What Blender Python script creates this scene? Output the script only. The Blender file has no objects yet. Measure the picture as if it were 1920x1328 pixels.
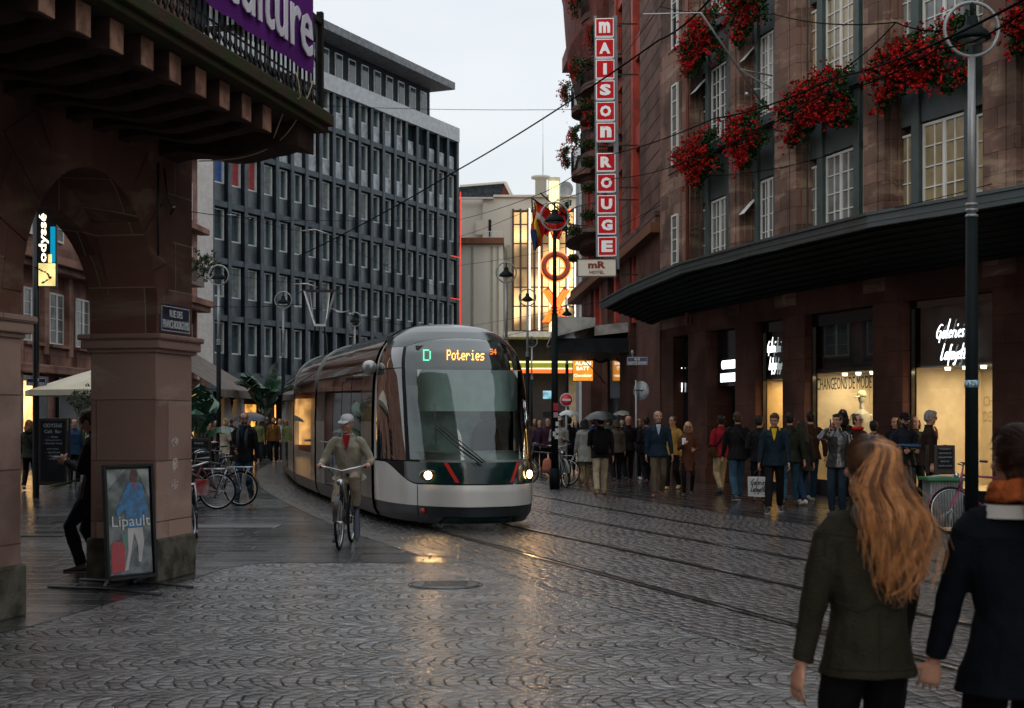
import bpy, bmesh, math, random
from mathutils import Vector as V, Matrix, noise
random.seed(7)
R = math.radians
sc = bpy.context.scene
# ---------------------------------------------------------------- camera / world / exposure
F, CX, HY, CH = 2667.0, 960.0, 787.0, 1.65      # focal length, centre and horizon in pixels of the photo; eye height
cam = bpy.data.cameras.new('camera'); cam.lens = 50; cam.sensor_width = 36
cam.shift_y = (HY-664)/1920; cam.clip_start = .1; cam.clip_end = 2000
cam.dof.use_dof = True; cam.dof.focus_distance = 24; cam.dof.aperture_fstop = 4.5
co = bpy.data.objects.new('camera', cam); sc.collection.objects.link(co)
co.location = (0, 0, CH); co.rotation_euler = (R(90), 0, 0); sc.camera = co
w = bpy.data.worlds.new('World'); sc.world = w; w.use_nodes = True
nt = w.node_tree; nt.nodes.clear()
sky = nt.nodes.new('ShaderNodeTexSky'); sky.sky_type = 'NISHITA'; sky.sun_disc = False
sky.sun_elevation = R(14); sky.sun_rotation = R(200); sky.dust_density = 4; sky.air_density = 1
bg1 = nt.nodes.new('ShaderNodeBackground'); bg1.inputs[1].default_value = .03
nt.links.new(sky.outputs[0], bg1.inputs[0])
# overcast cloud deck: brighter overhead, faint structure
tc = nt.nodes.new('ShaderNodeTexCoord'); nz = nt.nodes.new('ShaderNodeTexNoise'); nz.inputs['Scale'].default_value = 2.2
nz.inputs['Detail'].default_value = 4
mp = nt.nodes.new('ShaderNodeMapping'); mp.inputs['Scale'].default_value = (1, 1, 3.2)
nt.links.new(tc.outputs['Generated'], mp.inputs[0]); nt.links.new(mp.outputs[0], nz.inputs[0])
cr = nt.nodes.new('ShaderNodeValToRGB'); cr.color_ramp.elements[0].position = .35; cr.color_ramp.elements[1].position = .7
cr.color_ramp.elements[0].color = (.70, .735, .77, 1); cr.color_ramp.elements[1].color = (.825, .85, .87, 1)
bg2 = nt.nodes.new('ShaderNodeBackground'); bg2.inputs[1].default_value = .93
nt.links.new(nz.outputs[0], cr.inputs[0]); nt.links.new(cr.outputs[0], bg2.inputs[0])
spz = nt.nodes.new('ShaderNodeSeparateXYZ'); nt.links.new(tc.outputs['Generated'], spz.inputs[0])     # overcast sky: the zenith is brighter than the horizon
mr = nt.nodes.new('ShaderNodeMapRange'); mr.inputs[1].default_value = .28; mr.inputs[2].default_value = 1; mr.inputs[3].default_value = 1.28; mr.inputs[4].default_value = 2.2
nt.links.new(spz.outputs[2], mr.inputs[0]); nt.links.new(mr.outputs[0], bg2.inputs[1])
ad = nt.nodes.new('ShaderNodeAddShader'); wo = nt.nodes.new('ShaderNodeOutputWorld')
nt.links.new(bg1.outputs[0], ad.inputs[0]); nt.links.new(bg2.outputs[0], ad.inputs[1]); nt.links.new(ad.outputs[0], wo.inputs[0])
sun = bpy.data.lights.new('sun', 'SUN'); sun.energy = .5; sun.angle = R(25); sun.color = (1, .97, .93)
so = bpy.data.objects.new('sun', sun); sc.collection.objects.link(so); so.rotation_euler = (R(58), 0, R(-20))
sc.view_settings.view_transform = 'Standard'; sc.view_settings.look = 'None'
sc.view_settings.exposure = -.34; sc.view_settings.gamma = 1
sc.cycles.use_denoising = True
sc.cycles.use_adaptive_sampling = True; sc.cycles.adaptive_threshold = .02
sc.cycles.max_bounces = 6; sc.cycles.glossy_bounces = 3; sc.cycles.diffuse_bounces = 3
sc.cycles.transparent_max_bounces = 12; sc.cycles.sample_clamp_indirect = 4
sc.cycles.caustics_reflective = False; sc.cycles.caustics_refractive = False

# ---------------------------------------------------------------- measuring helpers
def P(px, py, d): return V(((px-CX)/F*d, d, CH-(py-HY)/F*d))
def gd(py): return F*CH/(py-HY)
def G(px, py): d = gd(py); return V(((px-CX)/F*d, d, 0))
def X(px, d): return (px-CX)/F*d
def Z(py, d): return CH-(py-HY)/F*d
UP = V((0, 0, 1))
def lerp(a, b, t): return a+(b-a)*t
def sstep(a, b, x): t = min(1, max(0, (x-a)/(b-a))); return t*t*(3-2*t)
def itp(tab, x):
    if x <= tab[0][0]: return tab[0][1]
    for (a, p), (b, q) in zip(tab, tab[1:]):
        if x <= b: return lerp(p, q, (x-a)/(b-a))
    return tab[-1][1]

# ---------------------------------------------------------------- materials
MATS = {}
def newmat(name):
    m = bpy.data.materials.new(name); m.use_nodes = True
    return m, m.node_tree, m.node_tree.nodes['Principled BSDF']
class NT:
    def __init__(s, t): s.t = t
    def n(s, ty, **kw):
        x = s.t.nodes.new(ty)
        for k, v in kw.items():
            if k in x.inputs.keys():
                s.put(x.inputs[k], v)
            else: setattr(x, k, v)
        return x
    def put(s, i, v):
        if isinstance(v, bpy.types.NodeSocket): s.t.links.new(v, i)
        else: i.default_value = v
    def m(s, op, *a, clamp=False):
        x = s.t.nodes.new('ShaderNodeMath'); x.operation = op; x.use_clamp = clamp
        for i, v in enumerate(a): s.put(x.inputs[i], v)
        return x.outputs[0]
    def mix(s, f, a, b):
        x = s.t.nodes.new('ShaderNodeMix'); x.data_type = 'RGBA'
        s.put(x.inputs[0], f); s.put(x.inputs[6], a if not isinstance(a, tuple) else (*a, 1)); s.put(x.inputs[7], b if not isinstance(b, tuple) else (*b, 1))
        return x.outputs[2]
    def ramp(s, f, a, b):     # linear remap clamp
        x = s.t.nodes.new('ShaderNodeMapRange'); x.interpolation_type = 'SMOOTHSTEP'
        s.put(x.inputs[0], f); x.inputs[1].default_value = a; x.inputs[2].default_value = b
        return x.outputs[0]
def sc3(c, k): return tuple(min(1, x*k) for x in c)
def mat(name, col, rough=.6, metal=0, var=.12, vs=3, bump=0, bs=40, emit=0, ecol=None, spec=.5, coat=0, col2=None, stretch=None):
    if name in MATS: return MATS[name]
    m, t, b = newmat(name); n = NT(t)
    b.inputs['Roughness'].default_value = rough; b.inputs['Metallic'].default_value = metal
    if rough > .52 and spec == .5: spec = .12
    b.inputs['Specular IOR Level'].default_value = spec; b.inputs['Coat Weight'].default_value = coat
    tc = n.n('ShaderNodeTexCoord'); vec = tc.outputs['Object']
    if stretch:
        mp = n.n('ShaderNodeMapping'); n.put(mp.inputs[0], vec); mp.inputs['Scale'].default_value = stretch; vec = mp.outputs[0]
    if var or col2:
        nz = n.n('ShaderNodeTexNoise', Scale=vs, Detail=5.0, Vector=vec)
        f = n.ramp(nz.outputs[0], .35, .65)
        n.put(b.inputs['Base Color'], n.mix(f, sc3(col, 1-var), col2 if col2 else sc3(col, 1+var)))
        n.put(b.inputs['Roughness'], n.m('ADD', rough-.06, n.m('MULTIPLY', nz.outputs[0], .12)))
    else: b.inputs['Base Color'].default_value = (*col, 1)
    if bump:
        nb = n.n('ShaderNodeTexNoise', Scale=bs, Detail=4.0, Vector=vec)
        bp = n.n('ShaderNodeBump', Strength=bump, Distance=.02, Height=nb.outputs[0]); n.put(b.inputs['Normal'], bp.outputs[0])
    if emit:
        b.inputs['Emission Color'].default_value = (*(ecol or col), 1); b.inputs['Emission Strength'].default_value = emit
    MATS[name] = m; return m
def ashlar(name, c1, c2, joint, bw=.9, bh=.42, mort=.012, stain=(.5, .42, .3), rough=.75, stainamt=.35, jd=.5):
    if name in MATS: return MATS[name]
    m, t, b = newmat(name); n = NT(t)
    uv = n.n('ShaderNodeUVMap').outputs[0]
    wn = n.n('ShaderNodeTexNoise', Scale=1.3, Detail=3.0, Vector=uv)
    off = n.n('ShaderNodeVectorMath', operation='MULTIPLY_ADD'); n.put(off.inputs[0], wn.outputs['Color']); off.inputs[1].default_value = (.02, .02, 0); n.put(off.inputs[2], uv)
    br = n.n('ShaderNodeTexBrick', offset=.5, Scale=1.0, Vector=off.outputs[0])
    br.inputs['Color1'].default_value = (*c1, 1); br.inputs['Color2'].default_value = (*c2, 1); br.inputs['Mortar'].default_value = (*joint, 1)
    br.inputs['Mortar Size'].default_value = mort; br.inputs['Mortar Smooth'].default_value = .3
    br.inputs['Brick Width'].default_value = bw; br.inputs['Row Height'].default_value = bh; br.inputs['Bias'].default_value = 0
    tc = n.n('ShaderNodeTexCoord')
    mp = n.n('ShaderNodeMapping'); n.put(mp.inputs[0], tc.outputs['Object']); mp.inputs['Scale'].default_value = (.5, .5, 1.6); mp.inputs['Rotation'].default_value = (.3, .2, 0)
    n1 = n.n('ShaderNodeTexNoise', Scale=1.6, Detail=8.0, Roughness=.62, Distortion=.6, Vector=mp.outputs[0])
    n2 = n.n('ShaderNodeTexNoise', Scale=.6, Detail=6.0, Vector=tc.outputs['Object'])
    f = n.m('MULTIPLY', n.ramp(n1.outputs[0], .50, .66), stainamt)
    c = n.mix(f, br.outputs[0], stain)
    c = n.mix(n.m('MULTIPLY', n.ramp(n2.outputs[0], .42, .64), .75), c, sc3(c1, .35))
    n.put(b.inputs['Base Color'], c)
    b.inputs['Roughness'].default_value = rough; b.inputs['Specular IOR Level'].default_value = .14
    n3 = n.n('ShaderNodeTexNoise', Scale=30.0, Detail=6.0, Vector=tc.outputs['Object'])
    h = n.m('ADD', n.m('MULTIPLY', n3.outputs[0], .25), n.m('MULTIPLY', n.m('SUBTRACT', 1.0, br.outputs['Fac']), jd))
    bp = n.n('ShaderNodeBump', Strength=.9, Distance=.02, Height=h); n.put(b.inputs['Normal'], bp.outputs[0])
    MATS[name] = m; return m
def emis(name, col, s, var=0, vs=4):
    if name in MATS: return MATS[name]
    m, t, b = newmat(name); n = NT(t)
    b.inputs['Base Color'].default_value = (*sc3(col, .3), 1); b.inputs['Emission Color'].default_value = (*col, 1)
    b.inputs['Emission Strength'].default_value = s; b.inputs['Roughness'].default_value = .4
    if var:
        tc = n.n('ShaderNodeTexCoord'); nz = n.n('ShaderNodeTexNoise', Scale=vs, Detail=2.0, Vector=tc.outputs['Object'])
        n.put(b.inputs['Emission Strength'], n.m('MULTIPLY', s, n.m('ADD', 1-var, n.m('MULTIPLY', n.ramp(nz.outputs[0], .3, .7), 2*var))))
    MATS[name] = m; return m
def glass(name, tint=(.5, .6, .6), refl=1.0, dark=.3, rough=.03, wav=.0):
    """window pane: coloured see-through sheet with a mirror-like coat"""
    if name in MATS: return MATS[name]
    m, t, b = newmat(name); n = NT(t); t.nodes.remove(b)
    tr = n.n('ShaderNodeBsdfTransparent'); tr.inputs[0].default_value = (*sc3(tint, dark*2), 1)
    gl = n.n('ShaderNodeBsdfGlossy'); gl.inputs[0].default_value = (.9, .95, .95, 1); gl.inputs['Roughness'].default_value = rough
    fr = n.n('ShaderNodeFresnel'); fr.inputs[0].default_value = 1.5
    if wav:
        tc = n.n('ShaderNodeTexCoord'); nz = n.n('ShaderNodeTexNoise', Scale=1.5, Detail=2.0, Vector=tc.outputs['Object'])
        bp = n.n('ShaderNodeBump', Strength=wav, Distance=.05, Height=nz.outputs[0]); n.put(gl.inputs['Normal'], bp.outputs[0])
    mx = n.n('ShaderNodeMixShader'); n.put(mx.inputs[0], n.m('MULTIPLY', fr.outputs[0], refl, clamp=True)); n.put(mx.inputs[1], tr.outputs[0]); n.put(mx.inputs[2], gl.outputs[0])
    n.put([x for x in t.nodes if x.type == 'OUTPUT_MATERIAL'][0].inputs[0], mx.outputs[0])
    MATS[name] = m; return m

# ---------------------------------------------------------------- object helpers
COL = sc.collection
TMP = bpy.data.scenes.new('tmp')
def baked(o):
    TMP.collection.objects.link(o)
    with bpy.context.temp_override(scene=TMP, view_layer=TMP.view_layers[0]): dg = bpy.context.evaluated_depsgraph_get()
    me = bpy.data.meshes.new_from_object(o.evaluated_get(dg)); bpy.data.objects.remove(o); return me
def tag(o, label=None, cat=None, group=None, kind=None):
    if label: o['label'] = label
    if cat: o['category'] = cat
    if group: o['group'] = group
    if kind: o['kind'] = kind
    return o
def thing(name, label, cat, loc=(0, 0, 0), rz=0, group=None):
    o = bpy.data.objects.new(name, None); COL.objects.link(o); o.location = loc; o.rotation_euler = (0, 0, rz)
    o.empty_display_size = .2
    return tag(o, label, cat, group)
def link(name, me, parent=None, world=False):
    o = bpy.data.objects.new(name, me); COL.objects.link(o)
    if parent is not None:
        o.parent = parent
        if world:
            p = parent; M = Matrix.Identity(4)
            while p is not None: M = p.matrix_parent_inverse @ p.matrix_basis @ M; p = p.parent
            o.matrix_parent_inverse = M.inverted()
    return o
def copy_tree(o, parent=None):
    c = o.copy(); COL.objects.link(c); c.parent = parent
    for ch in o.children: copy_tree(ch, c)
    return c
class MB:
    def __init__(s, M=None): s.v = []; s.f = []; s.mi = []; s.M = M or Matrix.Identity(4); s.sm = []
    def add(s, vs, fs, mi=0, smooth=False):
        o = len(s.v); M = s.M
        s.v += [M @ V(p) for p in vs]
        s.f += [[i+o for i in f] for f in fs]; s.mi += [mi]*len(fs); s.sm += [smooth]*len(fs)
        return s
    def box(s, x0, x1, y0, y1, z0, z1, mi=0):
        return s.add([(x0,y0,z0),(x1,y0,z0),(x1,y1,z0),(x0,y1,z0),(x0,y0,z1),(x1,y0,z1),(x1,y1,z1),(x0,y1,z1)],
                     [(0,3,2,1),(4,5,6,7),(0,1,5,4),(1,2,6,5),(2,3,7,6),(3,0,4,7)], mi)
    def bar(s, a, b, w, h=None, mi=0, up=UP):
        a, b = V(a), V(b); h = h or w; t = (b-a).normalized(); sd = t.cross(up)
        if sd.length < 1e-4: sd = t.cross(V((1, 0, 0)))
        sd.normalize(); u = sd.cross(t)
        q = [sd*(i*w/2)+u*(j*h/2) for i, j in ((-1,-1),(1,-1),(1,1),(-1,1))]
        return s.add([a+x for x in q]+[b+x for x in q], [(0,3,2,1),(4,5,6,7),(0,1,5,4),(1,2,6,5),(2,3,7,6),(3,0,4,7)], mi)
    def tube(s, pts, r, n=8, mi=0, cap=True, flat=1.0):
        pts = [V(p) for p in pts]; rs = r if isinstance(r, (list, tuple)) else [r]*len(pts)
        vs, fs = [], []; nrm = None
        for i, p in enumerate(pts):
            t = (pts[min(i+1, len(pts)-1)]-pts[max(i-1, 0)])
            if t.length < 1e-9: t = V((0,0,1))
            t.normalize()
            if nrm is None:
                nrm = t.cross(UP if abs(t.z) < .9 else V((1, 0, 0))).normalized()
            else:
                nrm = (nrm-t*nrm.dot(t))
                nrm = nrm.normalized() if nrm.length > 1e-6 else t.orthogonal().normalized()
            bn = t.cross(nrm)
            for k in range(n):
                a = 2*math.pi*k/n; vs.append(p+nrm*math.cos(a)*rs[i]+bn*math.sin(a)*rs[i]*flat)
        for i in range(len(pts)-1):
            for k in range(n): fs.append((i*n+k, i*n+(k+1) % n, (i+1)*n+(k+1) % n, (i+1)*n+k))
        if cap: fs.append(tuple(range(n-1, -1, -1))); fs.append(tuple(range((len(pts)-1)*n, len(pts)*n)))
        return s.add(vs, fs, mi, True)
    def loft(s, rings, mi=0, cap=True, smooth=True, closed=True):
        n = len(rings[0]); vs = [V(p) for r in rings for p in r]; fs = []
        for i in range(len(rings)-1):
            for k in range(n if closed else n-1): fs.append((i*n+k, i*n+(k+1) % n, (i+1)*n+(k+1) % n, (i+1)*n+k))
        if cap and closed: fs.append(tuple(range(n-1, -1, -1))); fs.append(tuple(range((len(rings)-1)*n, len(rings)*n)))
        return s.add(vs, fs, mi, smooth)
    def lathe(s, prof, c=(0, 0, 0), n=20, mi=0):
        c = V(c); return s.loft([[c+V((r*math.cos(2*math.pi*k/n), r*math.sin(2*math.pi*k/n), z)) for k in range(n)] for r, z in prof], mi)
    def ell(s, c, r, n=12, mi=0, M=None):
        c = V(c); rx, ry, rz = r; rings = []
        for i in range(1, n):
            a = math.pi*i/n; rings.append([V((rx*math.sin(a)*math.cos(2*math.pi*k/(n*2)), ry*math.sin(a)*math.sin(2*math.pi*k/(n*2)), -rz*math.cos(a))) for k in range(n*2)])
        if M: rings = [[M @ p for p in q] for q in rings]
        return s.loft([[c+p for p in q] for q in rings], mi)
    def torus(s, c, R_, r, ax=(0, 1, 0), n=36, m=8, mi=0):
        c = V(c); ax = V(ax).normalized(); u = ax.orthogonal().normalized(); w_ = ax.cross(u); vs, fs = [], []
        for i in range(n):
            a = 2*math.pi*i/n; d = u*math.cos(a)+w_*math.sin(a)
            for k in range(m):
                b = 2*math.pi*k/m; vs.append(c+d*(R_+r*math.cos(b))+ax*r*math.sin(b))
        for i in range(n):
            for k in range(m): fs.append((i*m+k, ((i+1) % n)*m+k, ((i+1) % n)*m+(k+1) % m, i*m+(k+1) % m))
        return s.add(vs, fs, mi, True)
    def prism(s, poly, d, mi=0):     # poly: list of 3d points, d: extrusion vector
        d = V(d); n = len(poly); vs = [V(p) for p in poly]+[V(p)+d for p in poly]
        return s.add(vs, [tuple(range(n-1, -1, -1)), tuple(range(n, 2*n))]+[(i, (i+1) % n, (i+1) % n+n, i+n) for i in range(n)], mi)
    def build(s, name, mats, parent=None, world=False, uv=False, fix=True, bevel=0, ref=None):
        me = bpy.data.meshes.new(name); me.from_pydata([tuple(p) for p in s.v], [], s.f)
        for m in (mats if isinstance(mats, (list, tuple)) else [mats]): me.materials.append(m)
        me.polygons.foreach_set('material_index', s.mi); me.polygons.foreach_set('use_smooth', s.sm)
        if fix:
            bm = bmesh.new(); bm.from_mesh(me); bmesh.ops.recalc_face_normals(bm, faces=bm.faces)
            bm.to_mesh(me); bm.free()
        if ref:      # make the faces of an open shell look outwards
            inv = s.M.inverted(); bm = bmesh.new(); bm.from_mesh(me)
            fl = []
            for f in bm.faces:
                c = inv @ f.calc_center_median(); nn = inv.to_3x3() @ f.normal
                if nn.dot(c-ref(c)) < 0: fl.append(f)
            bmesh.ops.reverse_faces(bm, faces=fl); bm.to_mesh(me); bm.free()
        if uv: boxuv(me)
        me.update()
        o = link(name, me, parent, world)
        if bevel:
            b = o.modifiers.new('bevel', 'BEVEL'); b.width = bevel; b.segments = 2; b.limit_method = 'ANGLE'
        return o
def boxuv(me):
    uvl = me.uv_layers.new(name='UVMap').data
    for p in me.polygons:
        n = p.normal
        if abs(n.z) > .7: u, v_ = V((1, 0, 0)), V((0, 1, 0))
        else: u = V((-n.y, n.x, 0)).normalized(); v_ = UP
        for li in p.loop_indices:
            c = me.vertices[me.loops[li].vertex_index].co; uvl[li].uv = (c.dot(u), c.dot(v_))
def text_mesh(s, size=1, depth=.02, bold=0.0, align='CENTER', space=1.0, res=2):
    cu = bpy.data.curves.new('t', 'FONT'); cu.body = s; cu.size = size; cu.extrude = depth/2; cu.offset = bold
    cu.align_x = align; cu.align_y = 'CENTER'; cu.space_character = space; cu.resolution_u = res
    return baked(bpy.data.objects.new('t', cu))
def text_obj(name, s, w_, h_, M, m, parent, depth=.02, bold=0.0, space=1.0, world=True, res=2):
    """text fitted to width w_, height h_, in the plane of matrix M (x right, y up, z towards the reader)"""
    me = text_mesh(s, 1, 0.001, bold, space=space, res=res)
    xs = [v.co.x for v in me.vertices]; ys = [v.co.y for v in me.vertices]
    cx, cy = (min(xs)+max(xs))/2, (min(ys)+max(ys))/2; kx = w_/(max(xs)-min(xs)); ky = h_/(max(ys)-min(ys))
    for v in me.vertices: v.co = M @ V(((v.co.x-cx)*kx, (v.co.y-cy)*ky, depth/2 if v.co.z > 0 else -depth/2))
    me.materials.clear(); me.materials.append(m); me.name = name
    return link(name, me, parent, world)
def plane_M(o, n):
    """matrix: z = outward normal n, y up, x right for the reader"""
    n = V(n); n.z = 0; n.normalize(); x = UP.cross(n); m = Matrix((x, UP, n)).transposed().to_4x4(); m.translation = V(o); return m
def seg_M(a, b, side=1):
    """matrix: x along a->b, y = normal (side), z up"""
    a, b = V(a), V(b); x = (b-a); x.z = 0; x.normalize(); y = UP.cross(x); m = Matrix((x, y, UP)).transposed().to_4x4(); m.translation = a; return m
# ---------------------------------------------------------------- ground
def stones(name, sx, sy, arc=0, band=1, wob=.25, c1=(.035, .034, .034), c2=(.09, .085, .082), joint=(.003, .003, .003), r0=.2, r1=.42, bump=1.0, dist=.03, jw=.74, dome=.35, tilt=.5, uv=False, stagger=1.0, swap=False):
    m, t, b = newmat(name); n = NT(t)
    vec = n.n('ShaderNodeUVMap').outputs[0] if uv else n.n('ShaderNodeTexCoord').outputs['Object']
    nz = n.n('ShaderNodeTexNoise', Scale=.9/max(sx, sy), Detail=2.0, Vector=vec)
    n2 = n.n('ShaderNodeTexNoise', Scale=1.1, Detail=3.0, Vector=vec)
    sp = n.n('ShaderNodeSeparateXYZ'); n.put(sp.inputs[0], vec)
    X0, Y0 = (sp.outputs[1], sp.outputs[0]) if swap else (sp.outputs[0], sp.outputs[1])
    spn = n.n('ShaderNodeSeparateColor'); n.put(spn.inputs[0], nz.outputs['Color']); sp2 = n.n('ShaderNodeSeparateColor'); n.put(sp2.inputs[0], n2.outputs['Color'])
    jx = n.m('MULTIPLY', n.m('SUBTRACT', spn.outputs[0], .5), wob*sx*2); jy = n.m('MULTIPLY', n.m('SUBTRACT', spn.outputs[1], .5), wob*sy*2)
    x = n.m('ADD', n.m('ADD', X0, jx), n.m('MULTIPLY', n.m('SUBTRACT', sp2.outputs[0], .5), wob*.5))
    y = n.m('ADD', n.m('ADD', Y0, jy), n.m('MULTIPLY', n.m('SUBTRACT', sp2.outputs[1], .5), wob*.9 if arc else wob*.3))
    if arc:
        q = n.m('DIVIDE', y, band); bi = n.m('FLOOR', q); fy = n.m('SUBTRACT', n.m('FRACT', q), .5)
        x = n.m('SUBTRACT', x, n.m('MULTIPLY', n.m('MULTIPLY', fy, fy), 4*arc)); x = n.m('ADD', x, n.m('MULTIPLY', bi, .37*sx))
    r = n.m('DIVIDE', x, sx); ri = n.m('FLOOR', r); fr = n.m('SUBTRACT', n.m('FRACT', r), .5)
    wn = n.n('ShaderNodeTexWhiteNoise', noise_dimensions='1D'); n.put(wn.inputs['W'], ri)
    q2 = n.m('ADD', n.m('DIVIDE', y, sy), n.m('MULTIPLY', wn.outputs[0], stagger)); qi = n.m('FLOOR', q2); fq = n.m('SUBTRACT', n.m('FRACT', q2), .5)
    ax = n.m('MULTIPLY', n.m('ABSOLUTE', fr), 2.0); ay = n.m('MULTIPLY', n.m('ABSOLUTE', fq), 2.0)
    # same joint width both ways
    ex = n.m('SUBTRACT', 1.0, n.m('MULTIPLY', n.m('SUBTRACT', 1.0, ax), sx/min(sx, sy))); ey = n.m('SUBTRACT', 1.0, n.m('MULTIPLY', n.m('SUBTRACT', 1.0, ay), sy/min(sx, sy)))
    e = n.m('SMOOTH_MAX', ex, ey, .15)
    cell = n.n('ShaderNodeCombineXYZ'); n.put(cell.inputs[0], ri); n.put(cell.inputs[1], qi)
    cw = n.n('ShaderNodeTexWhiteNoise', noise_dimensions='3D'); n.put(cw.inputs[0], cell.outputs[0])
    cs = n.n('ShaderNodeSeparateColor'); n.put(cs.inputs[0], cw.outputs['Color'])
    jn = n.n('ShaderNodeTexNoise', Scale=2.3, Detail=3.0, Vector=vec)
    j = n.m('MULTIPLY', n.ramp(e, jw, .99), n.m('ADD', .55, n.m('MULTIPLY', n.ramp(jn.outputs[0], .38, .6), .45)))         # 0 stone, 1 joint
    dm = n.m('MULTIPLY', n.m('POWER', n.m('MAXIMUM', e, 0.0), 2.0), dome)
    tl = n.m('ADD', n.m('MULTIPLY', n.m('MULTIPLY', n.m('SUBTRACT', cs.outputs[0], .5), fr), tilt), n.m('MULTIPLY', n.m('MULTIPLY', n.m('SUBTRACT', cs.outputs[1], .5), fq), tilt))
    rn = n.n('ShaderNodeTexNoise', Scale=42.0, Detail=5.0, Roughness=.7, Vector=vec)
    h = n.m('ADD', n.m('SUBTRACT', n.m('SUBTRACT', 1.0, dm), n.m('MULTIPLY', j, .45)), n.m('ADD', tl, n.m('MULTIPLY', rn.outputs[0], .42)))
    bp = n.n('ShaderNodeBump', Strength=bump, Distance=dist, Height=h); n.put(b.inputs['Normal'], bp.outputs[0])
    stone = n.mix(cs.outputs[2], c1, c2)
    stone = n.mix(n.m('MULTIPLY', rn.outputs[0], .5), stone, sc3(c1, .6))
    n.put(b.inputs['Base Color'], n.mix(j, stone, joint))
    big = n.n('ShaderNodeTexNoise', Scale=.35, Detail=5.0, Vector=vec)
    wet = n.ramp(big.outputs[0], .35, .65)
    rr = n.m('ADD', n.m('ADD', r0, n.m('MULTIPLY', n.m('ADD', n.m('MULTIPLY', cs.outputs[1], .5), n.m('MULTIPLY', wet, .5)), r1-r0)), n.m('MULTIPLY', j, .35))
    n.put(b.inputs['Roughness'], rr)
    n.put(b.inputs['Specular IOR Level'], n.m('SUBTRACT', 1.0, n.m('MULTIPLY', j, .95)))
    n.put(b.inputs['Coat Weight'], n.m('MULTIPLY', n.m('SUBTRACT', 1.0, j), 1.0)); b.inputs['Coat Roughness'].default_value = .13; b.inputs['Coat IOR'].default_value = 1.6; n.put(b.inputs['Coat Normal'], bp.outputs[0])
    return m
CLP = [(10.06, -9), (5.19, 5), (2.405, 13), (.67, 18), (-.38, 21), (-1.05, 23.2), (-2.0, 26.5), (-2.95, 30), (-4.12, 34.7), (-5.35, 40.7), (-6.35, 47), (-7.3, 55), (-8.2, 66), (-8.9, 80)]
def _cr(p, n=10):
    out = []
    for i in range(1, len(p)-2):
        a, b, c, d = [V((*q, 0)) for q in p[i-1:i+3]]
        for k in range(n):
            t = k/n; out.append(.5*((2*b)+(c-a)*t+(2*a-5*b+4*c-d)*t*t+(3*b-a-3*c+d)*t**3))
    out.append(V((*p[-2], 0))); return out
CLD = _cr(CLP)
CLS = [0]
for a, b in zip(CLD, CLD[1:]): CLS.append(CLS[-1]+(b-a).length)
def CLat(s):
    i = 0
    if s <= 0: d = (CLD[1]-CLD[0]).normalized(); return CLD[0]+d*s, d
    if s >= CLS[-1]: d = (CLD[-1]-CLD[-2]).normalized(); return CLD[-1]+d*(s-CLS[-1]), d
    while CLS[i+1] < s: i += 1
    t = (s-CLS[i])/(CLS[i+1]-CLS[i])
    d0 = (CLD[i+1]-CLD[max(0, i-1)]).normalized(); d1 = (CLD[min(len(CLD)-1, i+2)]-CLD[i]).normalized()
    return CLD[i].lerp(CLD[i+1], t), d0.lerp(d1, t).normalized()
def CLoff(s, o, z=0): p, d = CLat(s); return V((p.x+d.y*o, p.y-d.x*o, z))     # o > 0: to the right of the picture
def strip(name, s0, s1, o0, o1, z, m, ds=.7, no=1, kind='structure', uvs=True, parent=None):
    n = int((s1-s0)/ds)+1; vs, fs, uv = [], [], []
    for i in range(n+1):
        s = lerp(s0, s1, i/n)
        for k in range(no+1): o = lerp(o0, o1, k/no); vs.append(CLoff(s, o, z)); uv.append((s, o))
    for i in range(n):
        for k in range(no): a = i*(no+1)+k; fs.append((a, a+1, a+no+2, a+no+1))
    me = bpy.data.meshes.new(name); me.from_pydata([tuple(v) for v in vs], [], fs); me.materials.append(m)
    u = me.uv_layers.new(name='UVMap').data
    for p in me.polygons:
        for li in p.loop_indices: u[li].uv = uv[me.loops[li].vertex_index]
    if me.polygons[0].normal.z < 0: me.flip_normals()
    o = link(name, me, parent); tag(o, kind=kind); return o
m_fan = stones('fan_cobbles', .100, .098, arc=.20, band=.72, wob=.40, bump=1.0, dist=.021, c1=(.08, .079, .081), c2=(.31, .308, .312), r0=.07, r1=.2, dome=.30, tilt=.9, jw=.76)
m_track = stones('track_cobbles', .16, .13, wob=.3, uv=True, bump=1.0, dist=.018, c1=(.03, .026, .026), c2=(.13, .115, .112), r0=.12, r1=.28, dome=.4, tilt=.7, jw=.7)
m_slab = stones('long_slabs', .42, .85, swap=True, wob=.09, bump=1.0, dist=.007, c1=(.012, .018, .021), c2=(.12, .13, .132), r0=.05, r1=.42, dome=.12, tilt=1.1, jw=.90, stagger=1)
m_slabr = stones('right_slabs', .42, 1.0, swap=True, wob=.05, uv=True, bump=1.0, dist=.006, c1=(.025, .027, .03), c2=(.10, .10, .10), r0=.08, r1=.34, dome=.08, tilt=.45, jw=.88)
m_band = stones('kerb_setts', .33, .30, wob=.12, uv=True, bump=.8, dist=.02, c1=(.10, .095, .085), c2=(.19, .18, .16), r0=.25, r1=.45, dome=.2, tilt=.4, jw=.86)
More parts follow.
